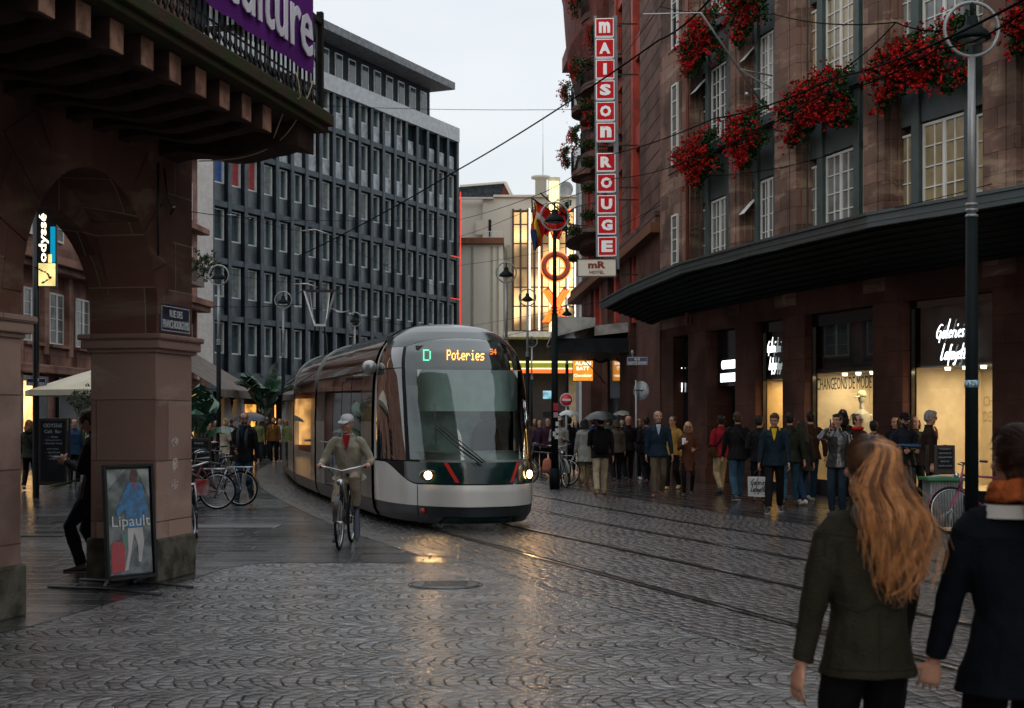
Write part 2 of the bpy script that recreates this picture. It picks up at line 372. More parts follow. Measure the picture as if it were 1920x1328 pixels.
# slabs must run across: swap axes for long_slabs (rows along x)
def sheet(name, poly, z, m):
    me = bpy.data.meshes.new(name); me.from_pydata([(x, y, z) for x, y in poly], [], [tuple(range(len(poly)))]); me.materials.append(m)
    if me.polygons[0].normal.z < 0: me.flip_normals()
    o = link(name, me); return tag(o, kind='structure')
sheet('street', [(-260, -60), (260, -60), (260, 420), (-260, 420)], 0, m_fan)
s_of = lambda y: min(range(len(CLD)), key=lambda i: abs(CLD[i].y-y))
S21 = CLS[s_of(21)]      # arc length at the tram's nose
sleft = [CLoff(s, -1.75) for s in [CLS[s_of(17)]+.9*k for k in range(70)]]
poly = [(-60, 8.0), (-4.6, 9.6), (-3.86, 11.2), (-3.3, 14.8), (-3.2, 15.6), (-3.0, 16.2), (-2.7, 16.4), (sleft[0].x, 16.4)]+[(p.x, p.y) for p in sleft if p.y > 16.6]+[(-60, sleft[-1].y)]
sheet('pavement', poly, .004, m_slab)
strip('tram_lane', -9, CLS[-1]+30, -1.6, 5.1, .004, m_track, no=6)
strip('kerb_strip', S21-3.5, CLS[-1], -1.95, -1.6, .008, m_band)
strip('far_pavement', -9, CLS[-1]+30, 5.1, 40, .006, m_slabr, no=6)
m_rail = mat('rail_steel', (.32, .31, .30), .22, 1, var=.25, vs=9)
m_groove = mat('rail_groove', (.004, .004, .004), .8, var=0)
for o in (-.7, .7, 2.15, 3.57):
    sg = 1 if o in (-.7, 2.15) else -1
    tr = strip('tram_rail', -9, CLS[-1]+20, o-.028, o+.028, .014, m_rail, ds=.5)
    gr = strip('rail_groove', -9, CLS[-1]+20, o+sg*.055-.026, o+sg*.055+.026, .012, m_groove, ds=.5, kind=None, parent=tr)
# manhole, hatch and drain set into the ground
m_iron = mat('cast_iron', (.09, .09, .09), .38, .5, var=.3, vs=20, bump=.3)
c = G(835, 1097); mh = MB(); mh.lathe([(.0, .012), (.33, .012), (.34, .008), (.0, .006)], n=40)
mh.torus((0, 0, .004), .37, .008, (0, 0, 1), n=48, m=6)
for k in range(-3, 4): mh.box(-.22, .22, k*.07-.012, k*.07+.012, .012, .017)
o = mh.build('manhole_cover', m_iron); o.location = c; tag(o, 'round iron manhole cover in the wet cobbles before the tram', 'manhole cover')
c = G(440, 988); b = MB(); b.box(-.62, .62, -.32, .32, .005, .012); b.box(-.66, .66, .33, .37, .005, .016, 1); b.box(.63, .68, -.36, .36, .005, .016, 1)
o = b.build('access_hatch', [m_iron, mat('hatch_rim', (.3, .3, .29), .3, .7)]); o.location = c; tag(o, 'dark rectangular access hatch in the slab pavement by the bicycles', 'hatch')
c = G(66, 1006); b = MB()
b.box(-.42, .42, -.09, -.06, .004, .02); b.box(-.42, .42, .06, .09, .004, .02)
for k in range(19): b.box(-.4+k*.044, -.4+k*.044+.02, -.06, .06, .004, .018)
o = b.build('drain_grate', mat('grate_steel', (.2, .2, .2), .35, .8)); o.location = c; tag(o, 'slotted drain grate in the paving seen under the arch', 'drain grate')
# ================================================================ BUILDINGS
brown1, brown2 = (.135, .062, .045), (.19, .092, .068)
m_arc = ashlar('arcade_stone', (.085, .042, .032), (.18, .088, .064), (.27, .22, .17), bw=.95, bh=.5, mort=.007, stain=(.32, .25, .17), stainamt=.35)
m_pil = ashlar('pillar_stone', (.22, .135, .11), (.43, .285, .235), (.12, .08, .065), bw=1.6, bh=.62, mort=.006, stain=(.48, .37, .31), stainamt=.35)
m_plinth = mat('plinth_stone', (.085, .08, .062), .8, var=.45, vs=5, bump=.6, bs=30)
m_mos = mat('mossy_stone', (.10, .062, .045), .85, var=.4, vs=4, bump=.5, col2=(.035, .045, .018))
m_corb = mat('corbel_stone_lit', (.30, .17, .12), .75, var=.4, vs=6, bump=.4, bs=25)
m_black = mat('black_iron', (.012, .013, .014), .4, .3, var=.2)
# ---------------------------------------------------------------- arcade building on the left (x along the facade, y inward)
A0 = V((-3.6, 14.4, 0)); u_ = V((.21, .978, 0)).normalized()
MA = Matrix((u_, UP.cross(u_), UP)).transposed().to_4x4(); MA.translation = A0
nA = -(UP.cross(u_))
arc = thing('arcade_building', 'dark sandstone building with a round arch and corbelled balcony at the street corner', 'building', MA @ V((-4, 2, 0)))
WT, RA, SP = .73, 1.25, 2.72; TOPA = 18
arcs = [-1.25, -1.25-2.5-.9, -1.25-5-1.8]
b = MB(MA); top = 18
def slab_above(b, c, r, sp, y0, y1, top, n=24, kz=1.0):
    xs = [c-r*math.cos(math.pi*i/n) for i in range(n+1)]; zs = [sp+r*kz*math.sin(math.pi*i/n) for i in range(n+1)]
    for i in range(n):
        if xs[i+1]-xs[i] < 1e-4: continue
        b.prism([(xs[i], y0, zs[i]), (xs[i+1], y0, zs[i+1]), (xs[i+1], y0, top), (xs[i], y0, top)], (0, y1-y0, 0))
for c in arcs: slab_above(b, c, RA, SP, 0, .52, 4.9); slab_above(b, c, RA, SP, .52, WT, 4.9, kz=.76)
b.box(-34, .837, 0, WT, 4.9, top); b.box(-34, -10.6, 0, WT, 0, 4.9)  # unseen run behind the camera lengthened to block sky reflections in the tram
for x0, x1 in ((0, .837), (-3.4, -2.5), (-6.8, -5.9), (-10.6, -9.3)): b.box(x0, x1, 0, WT, 2.33, 4.9)
b.box(-34, .837, WT, 26, 4.15, top); b.box(-34, -.2, 4, 26, 0, 4.15)       # storey above the passage
b.box(-10.6, -.2, 3.4, 4.0, 0, 4.15)        # shop wall inside the passage
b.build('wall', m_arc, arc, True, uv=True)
b = MB(MA)
for x0, x1 in ((0, .837), (-3.4, -2.5), (-6.8, -5.9), (-10.6, -9.3)):
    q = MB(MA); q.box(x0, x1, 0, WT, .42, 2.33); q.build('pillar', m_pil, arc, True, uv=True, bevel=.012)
    q = MB(MA); q.box(x0-.035, x1+.035, -.035, WT+.035, 0, .44); q.build('plinth', m_plinth, arc, True, bevel=.02)
    q = MB(MA)
    for e, z0, z1 in ((.03, 2.33, 2.37), (.075, 2.37, 2.46), (.10, 2.46, 2.52)): q.box(x0-e, x1+e, -e, WT+e, z0, z1)
    q.build('cornice', m_pil, arc, True, uv=True, bevel=.015)
vo = MB(MA); random.seed(3)
for c in arcs[:2]:
    k = 9; hs = [.3, .55, .75, .95, 1.05, .95, .75, .55, .3]
    for i in range(k):
        a0, a1 = math.pi*i/k+.006, math.pi*(i+1)/k-.006; r1 = RA+hs[i]
        pts = [(c-(RA+.002)*math.cos(lerp(a0, a1, j/4)), -.012-random.random()*.008*0, SP+(RA+.002)*math.sin(lerp(a0, a1, j/4))) for j in range(5)]
        yo = -.012
        pts += [(c-r1*math.cos(a1), yo, min(4.32, SP+r1*math.sin(a1))), (c-r1*math.cos(a0), yo, min(4.32, SP+r1*math.sin(a0)))]
        vo.prism(pts, (0, .02, 0))
vo.build('arch_stones', ashlar('voussoir_stone', (.085, .042, .032), (.18, .088, .064), (.2, .17, .13), bw=3, bh=3, mort=.0, stain=(.32, .26, .17), stainamt=.4), arc, True, uv=True)
def corbel(b, t0, t1, L=1.466):
    n = 16; low = [(-L*i/n, 4.33+.035*math.sin(i/n*9.5)+(.03 if i > n-3 else 0)) for i in range(n+1)]
    b.prism([(t0, y, z) for y, z in low]+[(t0, -L, 4.608), (t0, 0, 4.608)], (t1-t0, 0, 0))
for k in range(14):
    q = MB(MA); t = -.70-.49*k; corbel(q, t-.1, t+.1); q.build('corbel', m_arc if 0 else mat('corbel_stone_shaded', (.035, .019, .015), .8, var=.3, vs=5, bump=.3), arc, True, bevel=.008)  # near-black sides: the shade between corbels is put into the colour
    q = MB(MA); q.box(t-.1, t+.1, -1.473, -1.467, 4.375, 4.60); q.build('corbel_face', m_corb, arc, True)  # thin plate of paler stone, the light on the tip put into its colour
q = MB(MA); corbel(q, .05, .5, 1.5); q.build('corbel', MATS['corbel_stone_shaded'], arc, True, bevel=.01)
q = MB(MA); q.box(-10.6, .66, -1.6, 0, 4.61, 4.68); q.box(-10.6, .69, -1.65, 0, 4.68, 4.80); q.box(-10.6, .66, -1.62, 0, 4.80, 4.825); q.build('balcony_slab', m_mos, arc, True, bevel=.015)
q = MB(MA)
for k in range(92):
    t = .6-.115*k
    q.lathe([(.012, 4.83), (.012, 4.9), (.028, 4.93), (.012, 4.97), (.011, 5.3), (.024, 5.33), (.011, 5.37), (.011, 5.72)], (t, -1.53, 0), n=6)
    q.box(t-.055, t+.055, -1.537, -1.523, 5.02, 5.035)
for k in range(1, 13): q.lathe([(.012, 4.83), (.028, 4.93), (.012, 4.97), (.011, 5.72)], (.6, -1.53+.115*k, 0), n=6)
q.box(-10, .62, -1.56, -1.50, 5.72, 5.77); q.box(.57, .63, -1.56, 0, 5.72, 5.77); q.box(-10, .62, -1.545, -1.515, 4.835, 4.86)
q.box(.57, .63, -1.56, -1.50, 4.8, 5.85)
q.build('railing', m_black, arc, True)
q = MB(MA); q.tube([(.05, -.06, 4.2), (.05, -.1, 3.9), (.1, -.12, 3.8), (.2, -.1, 3.83), (.2, -.06, 3.75)], .012, 6); q.tube([(-.02, -.03, 4.25), (-.06, -.05, 3.9), (-.06, -.05, 3.3)], .012, 6)
q.build('hook_bracket', m_black, arc, True)
# banner
bn = thing('purple_banner', 'purple cloth banner with white lettering hung on the balcony railing', 'banner', MA @ V((0, -1.6, 5.1)))
q = MB(MA); n = 40
rows = [[V((lerp(-3.6, .13, i/n), -1.60+.012*math.sin(i*.9)+.006*math.sin(i*2.3)-(.01 if j else 0), z)) for i in range(n+1)] for j, z in enumerate((5.10, 5.5, 6.2, 6.6))]
for j in range(3):
    q.add(rows[j]+rows[j+1], [(i, i+1, n+2+i, n+1+i) for i in range(n)], 0, True)
m_purple = mat('purple_cloth', (.115, .018, .185), .7, var=.12, vs=2, bump=.2)
q.build('cloth', m_purple, bn, True)
text_obj('lettering', 'culture', 2.15, .60, plane_M(MA @ V((-.97, -1.632, 5.535)), nA), mat('banner_white', (.72, .70, .76), .7, var=.05), bn, .012, .012)
rp = MB(MA); pts = [(.02-.08*math.sin(i/10*3), -1.66+1.2*(i/22)**2, 5.0-.75*math.sin(i/22*1.57)) for i in range(23)]
rp.tube([(-.45, -1.66, 4.98)]+[(-.45+.02*i, -1.68+.03*i*(i > 4), 4.95-.05*i) for i in range(1, 12)], .006, 5); rp.tube(pts, .006, 5)
o = rp.build('loose_rope', mat('cord', (.4, .33, .2), .8)); tag(o, 'loose pale cord dangling from the balcony railing', 'cord', kind='thing')
# enamel street name plate on the pillar
def plate(name, label, M, w_, h_, lines, bg=(.012, .02, .06), fg=(.75, .78, .8), rim=True, post=None, depth=.02, loc=None):
    t = thing(name, label, 'street sign', loc or M.translation)
    q = MB(M); q.box(-w_/2, w_/2, -h_/2, h_/2, -depth, 0); q.build('plate', mat(name+str(bg[2])+'_bg', bg, .3, var=.08), t, True, bevel=.004)
    if rim:
        q = MB(M); e = .022*w_/.6
        for s in (-1, 1):
            q.box(-w_/2+e, w_/2-e, s*(h_/2-e)-.003*1, s*(h_/2-e)+.003, 0, .003); q.box(s*(w_/2-e)-.003, s*(w_/2-e)+.003, -h_/2+e, h_/2-e, 0, .002)
        q.build('border', mat('enamel_white', fg, .4, var=0), t, True)
    for s, cy, tw, th in lines:
        M2 = M @ Matrix.Translation((0, cy, .004)); text_obj('lettering', s, tw, th, M2, mat('enamel_white', fg, .4, var=0), t, .004, .004)
    return t
MS = plane_M(MA @ V((.42, -.012, 2.69)), nA)
st = plate('street_name_plate', 'dark blue plate reading RUE DES FRANCS-BOURGEOIS on the pillar', MS, .70, .30, [('RUE DES', .055, .30, .075), ('FRANCS-BOURGEOIS', -.055, .60, .085)])
q = MB(MS); q.box(.17, .25, -.10, -.01, .004, .007); q.build('sticker', mat('sticker', (.35, .42, .42), .5, var=.5, vs=60), st, True)
# worn flyer traces on the pillar
q = MB(MA)
for z, h_, w_ in ((1.42, .10, .16), (1.18, .16, .14), (.98, .1, .16)):
    n = 14; q.add([(.42+w_*.5*math.cos(2*math.pi*k/n)*(1+.5*noise.noise(V((k*.9, z*9, 0)))), -.003, z+h_*.5*math.sin(2*math.pi*k/n)*(1+.5*noise.noise(V((k*.7, z*5, 3))))) for k in range(n)], [tuple(range(n))])
o = q.build('pasted_traces', mat('chalky', (.42, .36, .33), .9, var=.5, vs=40), arc, True)

# ---------------------------------------------------------------- window makers
m_wframe = mat('white_paint', (.62, .62, .60), .4, var=.06)
m_pane = mat('dark_pane', (.03, .04, .042), .06, spec=.8, var=.3, vs=.7)
m_panec = mat('curtained_pane', (.30, .24, .13), .12, spec=.7, var=.3, vs=1.2)
m_paneg = mat('net_curtain_pane', (.16, .17, .16), .1, spec=.7, var=.35, vs=1.5)
def sash(M, x0, x1, z0, z1, nx, nz, parent, pane, frame=None, y=0, t=.05, bar=.025, name='window', double=False):
    """window frame with glazing bars; pane is a sub-part"""
    q = MB(M)
    q.box(x0, x0+t, y-.03, y+.03, z0, z1); q.box(x1-t, x1, y-.03, y+.03, z0, z1)
    q.box(x0+t, x1-t, y-.03, y+.03, z0, z0+t); q.box(x0+t, x1-t, y-.03, y+.03, z1-t, z1)
    if double: q.box((x0+x1)/2-t*.8, (x0+x1)/2+t*.8, y-.034, y+.028, z0+t, z1-t)
    for i in range(1, nx): xx = lerp(x0+t, x1-t, i/nx); q.box(xx-bar/2, xx+bar/2, y-.024, y+.02, z0+t, z1-t)
    for i in range(1, nz): zz = lerp(z0+t, z1-t, i/nz); q.box(x0+t, x1-t, y-.022, y+.02, zz-bar/2, zz+bar/2)
    w_ = q.build(name, frame or m_wframe, parent, True)
    g = MB(M); g.add([(x0+t/2, y, z0+t/2), (x1-t/2, y, z0+t/2), (x1-t/2, y, z1-t/2), (x0+t/2, y, z1-t/2)], [(0, 1, 2, 3)])
    g.build('pane', pane, w_, True, fix=False, uv=False)
    return w_

# ---------------------------------------------------------------- department store on the right
FAC = [(3.55, 46), (4.26, 40.6), (4.94, 37.2), (5.75, 33.7), (6.56, 30.7), (7.35, 28.2), (8.32, 25.8), (9.25, 23.7), (11.5, 19.5), (14.5, 14.8), (17.5, 10), (20, 3), (22, -18)]  # last points run on unseen past the camera, added to block sky reflections
def fac(px):
    r = (px-CX)/F
    for (x0, y0), (x1, y1) in zip(FAC, FAC[1:]):
        # x0+(x1-x0)t = r*(y0+(y1-y0)t)
        den = (x1-x0)-r*(y1-y0)
        t = (r*y0-x0)/den
        if -1e-6 <= t <= 1+1e-6: return V((x0+(x1-x0)*t, y0+(y1-y0)*t, 0))
    raise ValueError(px)
def inw(M, y): return M @ Matrix.Translation((0, y, 0))
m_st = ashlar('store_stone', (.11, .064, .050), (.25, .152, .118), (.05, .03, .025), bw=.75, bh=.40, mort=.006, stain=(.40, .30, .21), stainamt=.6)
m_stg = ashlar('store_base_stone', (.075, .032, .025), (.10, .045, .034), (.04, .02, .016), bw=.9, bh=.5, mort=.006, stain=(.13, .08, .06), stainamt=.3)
m_green = mat('grey_green_paint', (.036, .058, .056), .45, var=.15)
m_dgreen = mat('dark_canopy_paint', (.014, .020, .022), .7, var=.2, spec=.05)
store = thing('department_store', 'long brown sandstone department store with tall white barred windows above a dark canopy', 'building', (9, 28, 0))
ZT = 19
def pierbox(px0, px1, deep=.55, sub=None):
    a, b_ = fac(px0), fac(px1); M = seg_M(a, b_); L = (b_-a).length; q = MB(M)
    q.box(0, L, 0, deep+.35, 4.2, ZT)
    if L > .5:    # moulded edges and sunken panel
        q.box(-.07, .0, .12, deep, 4.2, ZT); q.box(L, L+.07, .12, deep, 4.2, ZT); q.box(L+.07, L+.14, .26, deep, 4.2, ZT)
        for z0, z1 in ((5.7, 8.0), (8.5, 11.3), (11.9, 14.5)):
            q.box(L*.28, L*.72, -.025, -.001, z0, z1)
    q.build('pier', m_st, store, True, uv=True, bevel=.01)
    return M, L
PIERS = [(1238, 1294), (1366, 1386), (1452, 1492), (1618, 1658), (1842, 1905), (2140, 2200)]
for p in PIERS: pierbox(*p)
# slit window in the corner pier
M = seg_M(fac(1262), fac(1275)); L = (fac(1275)-fac(1262)).length
for z0, z1 in ((5.6, 7.3), (8.7, 10.9), (11.9, 14)): sash(M, .05, L-.05, z0, z1, 1, 5, store, m_pane, y=-.045)
BAYS = [(1294, 1366, 0), (1386, 1452, 1), (1492, 1618, 2), (1658, 1842, 3), (1905, 2140, 4)]
FL = [(4.85, 7.4), (8.6, 10.85), (11.85, 14.1)]
for px0, px1, k in BAYS:
    a, b_ = fac(px0), fac(px1); M = inw(seg_M(a, b_), .32); L = (b_-a).length
    q = MB(M); q.box(-.3, L+.3, .10, .4, 4.2, ZT); q.build('bay_wall', m_st, store, True, uv=True)
    q = MB(M)     # grey-green timber screen, with mullions
    xs = [0, .03, .19, .27, .73, .81, .97, 1]; W_ = [x*L for x in xs]
    for x0, x1 in ((W_[0], W_[1]), (W_[2], W_[3]), (W_[4], W_[5]), (W_[6], W_[7])): q.box(x0, x1, -.10, .098, 4.3, ZT)
    for z0, z1 in ((4.3, 4.85), (7.4, 8.6), (10.85, 11.85), (14.1, ZT)):
        for x0, x1 in ((W_[1], W_[2]), (W_[3], W_[4]), (W_[5], W_[6])): q.box(x0, x1, -.04, .096, z0, z1)
    q.build('timber_screen', m_green, store, True, bevel=.012)
    for fi, (z0, z1) in enumerate(FL):
        cm = m_panec if (k, fi) in ((2, 1), (3, 0), (2, 2)) else (m_paneg if (k+fi) % 2 == 0 else m_pane)
        for (x0, x1, nx, dbl) in ((W_[1], W_[2], 2, 0), (W_[3], W_[4], 4, 1), (W_[5], W_[6], 2, 0)):
            sash(M, x0+.015, x1-.015, z0+.03, z1-.03-(0.12 if not dbl else 0), nx, 6 if dbl else 5, store, cm, y=.02, t=.055 if dbl else .045, double=bool(dbl))
    if k in (0, 1):    # hopper lights tilted open
        for z in (7.0, 10.7) if k == 1 else (10.7,):
            q = MB(M); q.add([(W_[1], -.02, z), (W_[2], -.02, z), (W_[2], -.35, z-.38), (W_[1], -.35, z-.38)], [(0, 1, 2, 3)]); q.add([(W_[1], -.03, z), (W_[2], -.03, z), (W_[2], -.36, z-.38), (W_[1], -.36, z-.38)], [(0, 1, 2, 3)])
            q.build('open_hopper_light', m_wframe, store, True, fix=False)
# band under the upper piers, body behind
q = MB()
pts = [V((x, y, 0)) for x, y in FAC[1:]]
for a, b_ in zip(pts, pts[1:]):
    M = seg_M(a, b_); q.M = M; q.box(0, (b_-a).length, .02, .5, 3.95, 4.6)
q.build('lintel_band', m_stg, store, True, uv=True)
q = MB(); pl = [V((x, y, 0)) for x, y in FAC[1:]]; far_ = [V((x+12, y+3, 0)) for x, y in FAC[1:]][::-1]
inn = [p+V((1.6, .8, 0)) for p in pl]
q.prism([V((p.x, p.y, 4.3)) for p in inn+far_], (0, 0, ZT-4.3)); q.build('body', m_st, store, True, uv=True)
# end wall of the store towards the side street
q = MB(); q.prism([(4.26, 40.6, 4.2), (4.9, 41.4, 4.2), (14, 44, 4.2), (14, 43.2, 4.2)], (0, 0, ZT-4.2)); q.build('end_wall', m_st, store, True, uv=True)
q = MB(seg_M(fac(1297), fac(1304))); q.tube([(0, -.12, 4.2), (0, -.12, ZT)], .055, 10); q.build('drainpipe', mat('copper_pipe', (.20, .055, .035), .5, .2, var=.2), store, True)
# ground floor piers and openings
GP = [(1240, 1262), (1290, 1325), (1378, 1416), (1467, 1508), (1636, 1692), (1860, 1960), (2150, 2260)]
for px0, px1 in GP:
    a, b_ = fac(px0), fac(px1); M = seg_M(a, b_); L = (b_-a).length; q = MB(M)
    q.box(0, L, 0, .7, 0, 3.95); q.box(-.04, L+.04, -.05, .0, 0, .42)
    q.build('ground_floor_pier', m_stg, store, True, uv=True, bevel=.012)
m_fascia = mat('shop_black', (.007, .009, .013), .12, var=.1, spec=.6)
m_shopwall = mat('display_cream', (.62, .54, .40), .7, var=.08)
m_shopglass = glass('shop_glass', (.95, .97, .95), 1.1, .46, .01)
def shopfront(px0, px1, ztop, zsplit, lit, sill=.35, depth=1.4):
    a, b_ = fac(px0), fac(px1); M = inw(seg_M(a, b_), .18); L = (b_-a).length
    q = MB(M); q.box(0, L, 0, .1, 0, sill); q.box(0, L, 0, .1, ztop, 3.95); q.box(0, .05, 0, .08, sill, ztop); q.box(L-.05, L, 0, .08, sill, ztop); q.build('shopfront_frame', m_fascia, store, True)
    if lit:
        q = MB(M); q.add([(0.05, 0.04, sill), (L-.05, .04, sill), (L-.05, .04, ztop), (.05, .04, ztop)], [(0, 1, 2, 3)]); q.build('shop_window', m_shopglass, store, True, fix=False)
        q = MB(M); x0 = .02*L
        q.box(-.2, x0, .12, depth, 0, zsplit); q.box(L-.02*L, L+.2, .12, depth, 0, zsplit); q.box(-.2, L+.2, depth, depth+.1, 0, 3.95); q.box(x0, L*.98, .12, depth, sill-.06, sill)
        q.build('display_wall', m_shopwall, store, True)
        q = MB(M); q.box(-.2, L+.2, .12, depth, zsplit, zsplit+.1); q.box(-.2, L+.2, .25, .3, zsplit+.1, 3.95); q.build('display_ceiling', mat('display_dark', (.02, .022, .026), .5), store, True)
    return M, L
# S3: big window with slogan
M3, L3 = shopfront(1508, 1636, 3.68, 2.66, True)
M4, L4 = shopfront(1692, 1860, 3.8, 2.66, True, depth=1.7)
M2, L2 = shopfront(1416, 1467, 3.7, 2.6, True, sill=.2)
def arealight(name, M, x, y, z, sx, sy, en, col=(1, .76, .46)):
    l = bpy.data.lights.new(name, 'AREA'); l.shape = 'RECTANGLE'; l.size = sx; l.size_y = sy; l.energy = en*.7; l.color = col
    o = bpy.data.objects.new(name, l); COL.objects.link(o); o.matrix_world = M @ Matrix.Translation((x, y, z)); return o
arealight('display_light', M3, L3*.5, .75, 2.62, L3*.7, .5, 95)
arealight('display_light', M4, L4*.6, .85, 2.62, L4*.6, .6, 120)
arealight('display_light', M2, L2*.5, .7, 2.56, L2*.6, .4, 60, (1, .6, .22))
# fixtures those lights come from
for M, L in ((M3, L3), (M4, L4), (M2, L2)):
    for k in range(4): q = MB(M); q.lathe([(.0, 2.60), (.05, 2.60), (.06, 2.66)], (L*(.2+.2*k), .5, 0), n=12); q.build('spotlight', emis('spot_glow', (1, .85, .6), 6), store, True)
m_ink = mat('green_ink', (.01, .09, .05), .5, var=0); m_inkb = mat('black_ink', (.012, .02, .02), .5, var=0); m_rim = mat('embossed', (.50, .42, .27), .7, var=0)
nrm = lambda M: -(M.to_3x3() @ V((0, 1, 0)))
def on(M, x, y, z): return plane_M(M @ V((x, y, z)), nrm(M))
text_obj('window_lettering', 'CHANGEONS DE MODE', L3*.80, .26, on(M3, L3*.47, .02, 2.42), m_ink, store, .004, .0)
for s, z, x, w_ in (('CHANGEONS DE MODE', 2.0, .5, .85), ('CONSOMMATION', 1.68, .42, .62)): text_obj('wall_lettering', s, L3*w_, .2, on(M3, L3*x, 1.385, z), m_rim, store, .01)
for s, z, x, w_ in (('CHANGEONS DE MODE', 2.02, .5, .9), ('DE CONSOMMATION', 1.72, .45, .8)): text_obj('wall_lettering', s, L4*w_, .2, on(M4, L4*x, 1.685, z), m_rim, store, .01)
m_redink = mat('red_ink', (.25, .03, .02), .6, var=0)
for i, s in enumerate(('NOUS RECUPERONS DANS TOUS NOS MAGASINS', 'VOS VETEMENTS, LINGES DE MAISON ET FLACONS', 'DE PARFUMS USAGES POUR LES REVALORISER')):
    text_obj('wall_lettering', s, L4*.55, .055, on(M4, L4*.62, 1.685, 1.30-.11*i), m_redink, store, .006)
# entrance bay 1325-1378 and narrow window 1262-1290
for px0, px1 in ((1325, 1378), (1262, 1290)):
    a, b_ = fac(px0), fac(px1); M = inw(seg_M(a, b_), .3); L = (b_-a).length
    q = MB(M); q.box(0, L, 0, .1, 2.5 if px0 == 1325 else .3, 3.95); q.build('black_panel', m_fascia, store, True)
    if px0 == 1325:
        q = MB(M); q.box(0, L, .5, .6, 0, 2.5); q.build('entrance_wall', mat('orange_brown_wall', (.20, .075, .03), .6, var=.25), store, True)
        q = MB(M); q.box(L*.5, L*.85, .44, .5, 1.2, 1.95); pn = q.build('poster_panel', m_fascia, store, True)
        text_obj('panel_lettering', 'galeries', L*.25, .10, on(M, L*.66, .43, 1.82), emis('letter_glow', (.9, .95, 1), 2.2), store, .005)
        q = MB(M); q.lathe([(.0, 2.44), (.06, 2.44), (.07, 2.5)], (L*.62, .35, 0), n=12); q.build('spotlight', MATS['spot_glow'], store, True)
        l = bpy.data.lights.new('entrance_spot', 'SPOT'); l.energy = 60; l.color = (1, .6, .22); l.spot_size = R(75); l.spot_blend = .6; l.shadow_soft_size = .05
        o = bpy.data.objects.new('entrance_spot', l); COL.objects.link(o); o.location = M @ V((L*.62, .3, 2.42)); ME = M; LE = L
    else:
        q = MB(M); q.box(0, L, .02, .12, 0, .3); q.build('black_panel', m_fascia, store, True)
def swatch(M, pts, name, m):
    q = MB(M); q.add(pts, [tuple(range(len(pts)))]); return q.build(name, m, store, True, fix=False)
# poster wall and gold curtain in the narrow display
q = MB(M2)
for k in range(16): q.tube([(L2*.62+k*.04, 1.0+.03*math.sin(k*2), .3), (L2*.62+k*.04, 1.0+.03*math.sin(k*2+1), 2.5)], .024, 6)
q.build('tinsel_curtain', mat('gold_tinsel', (.45, .32, .08), .25, .8, var=.3), store, True)
q = MB(M2); q.box(.12, L2*.58, 1.28, 1.31, 1.1, 2.1); q.build('portrait_poster', mat('orange_poster', (.55, .22, .06), .5, var=.5, vs=3, col2=(.8, .6, .25)), store, True)
q = MB(M2); q.lathe([(.02, 1.25), (.13, 1.3), (.14, 1.4), (.07, 1.5), (.09, 1.6), (.1, 1.72), (.05, 1.85)], (L2*.36, 1.22, 0), 12); q.build('portrait_figure', mat('portrait_brown', (.12, .05, .025), .6), store, True)
# lamp lit inner faces: wall lights between windows (small real lamps)
def bulb(name, loc, en, col=(1, .55, .2), r=.05):
    l = bpy.data.lights.new(name, 'POINT'); l.energy = en; l.color = col; l.shadow_soft_size = r; o = bpy.data.objects.new(name, l); COL.objects.link(o); o.location = loc; return o
Mw = seg_M(fac(1838), fac(1858))
q = MB(Mw); q.lathe([(.0, 1.84), (.07, 1.84), (.08, 1.88), (.0, 1.90)], (.15, .3, 0), 14); q.build('wall_lamp', emis('lamp_white', (1, .9, .7), 14), store, True)
bulb('wall_lamp_light', Mw @ V((.15, .28, 1.80)), 14)
q = MB(M4); q.box(L4*.93, L4*.985, .15, .35, .3, 2.6); q.build('timber_post', mat('orange_timber', (.45, .16, .035), .5, var=.2), store, True)
# script shop signs made of strokes
SCR = {'G': [[(.62,.92),(.45,1.0),(.22,.8),(.08,.45),(.14,.1),(.3,.02),(.44,.2),(.5,.52),(.3,.5)],[(.5,.52),(.44,-.3)]],
'a': [[(.36,.5),(.2,.52),(.08,.3),(.1,.06),(.22,.04),(.38,.4),(.36,.5),(.36,.1),(.46,.02)]],
'l': [[(.3,1.35),(.18,.7),(.12,.1),(.24,.02)]], 'e': [[(.08,.28),(.28,.36),(.26,.52),(.12,.46),(.06,.2),(.16,.02),(.32,.12)]],
'r': [[(.1,.5),(.12,.02)],[(.12,.3),(.24,.52),(.34,.46)]], 'i': [[(.14,.5),(.12,.05),(.22,.03)],[(.2,.8),(.26,.95)]],
's': [[(.34,.5),(.2,.55),(.14,.4),(.28,.2),(.22,.03),(.06,.06)]], 'L': [[(.34,1.15),(.2,.6),(.1,.08),(.2,.0),(.44,.12)]],
'f': [[(.42,1.0),(.3,1.02),(.22,.6),(.14,-.45)],[(.06,.5),(.4,.54)]], 'y': [[(.08,.5),(.12,.12),(.24,.1),(.38,.5)],[(.38,.5),(.26,-.25),(.1,-.4),(.06,-.25)]],
't': [[(.26,1.1),(.16,.4),(.14,.04),(.26,.06)],[(.02,.62),(.42,.7)]]}
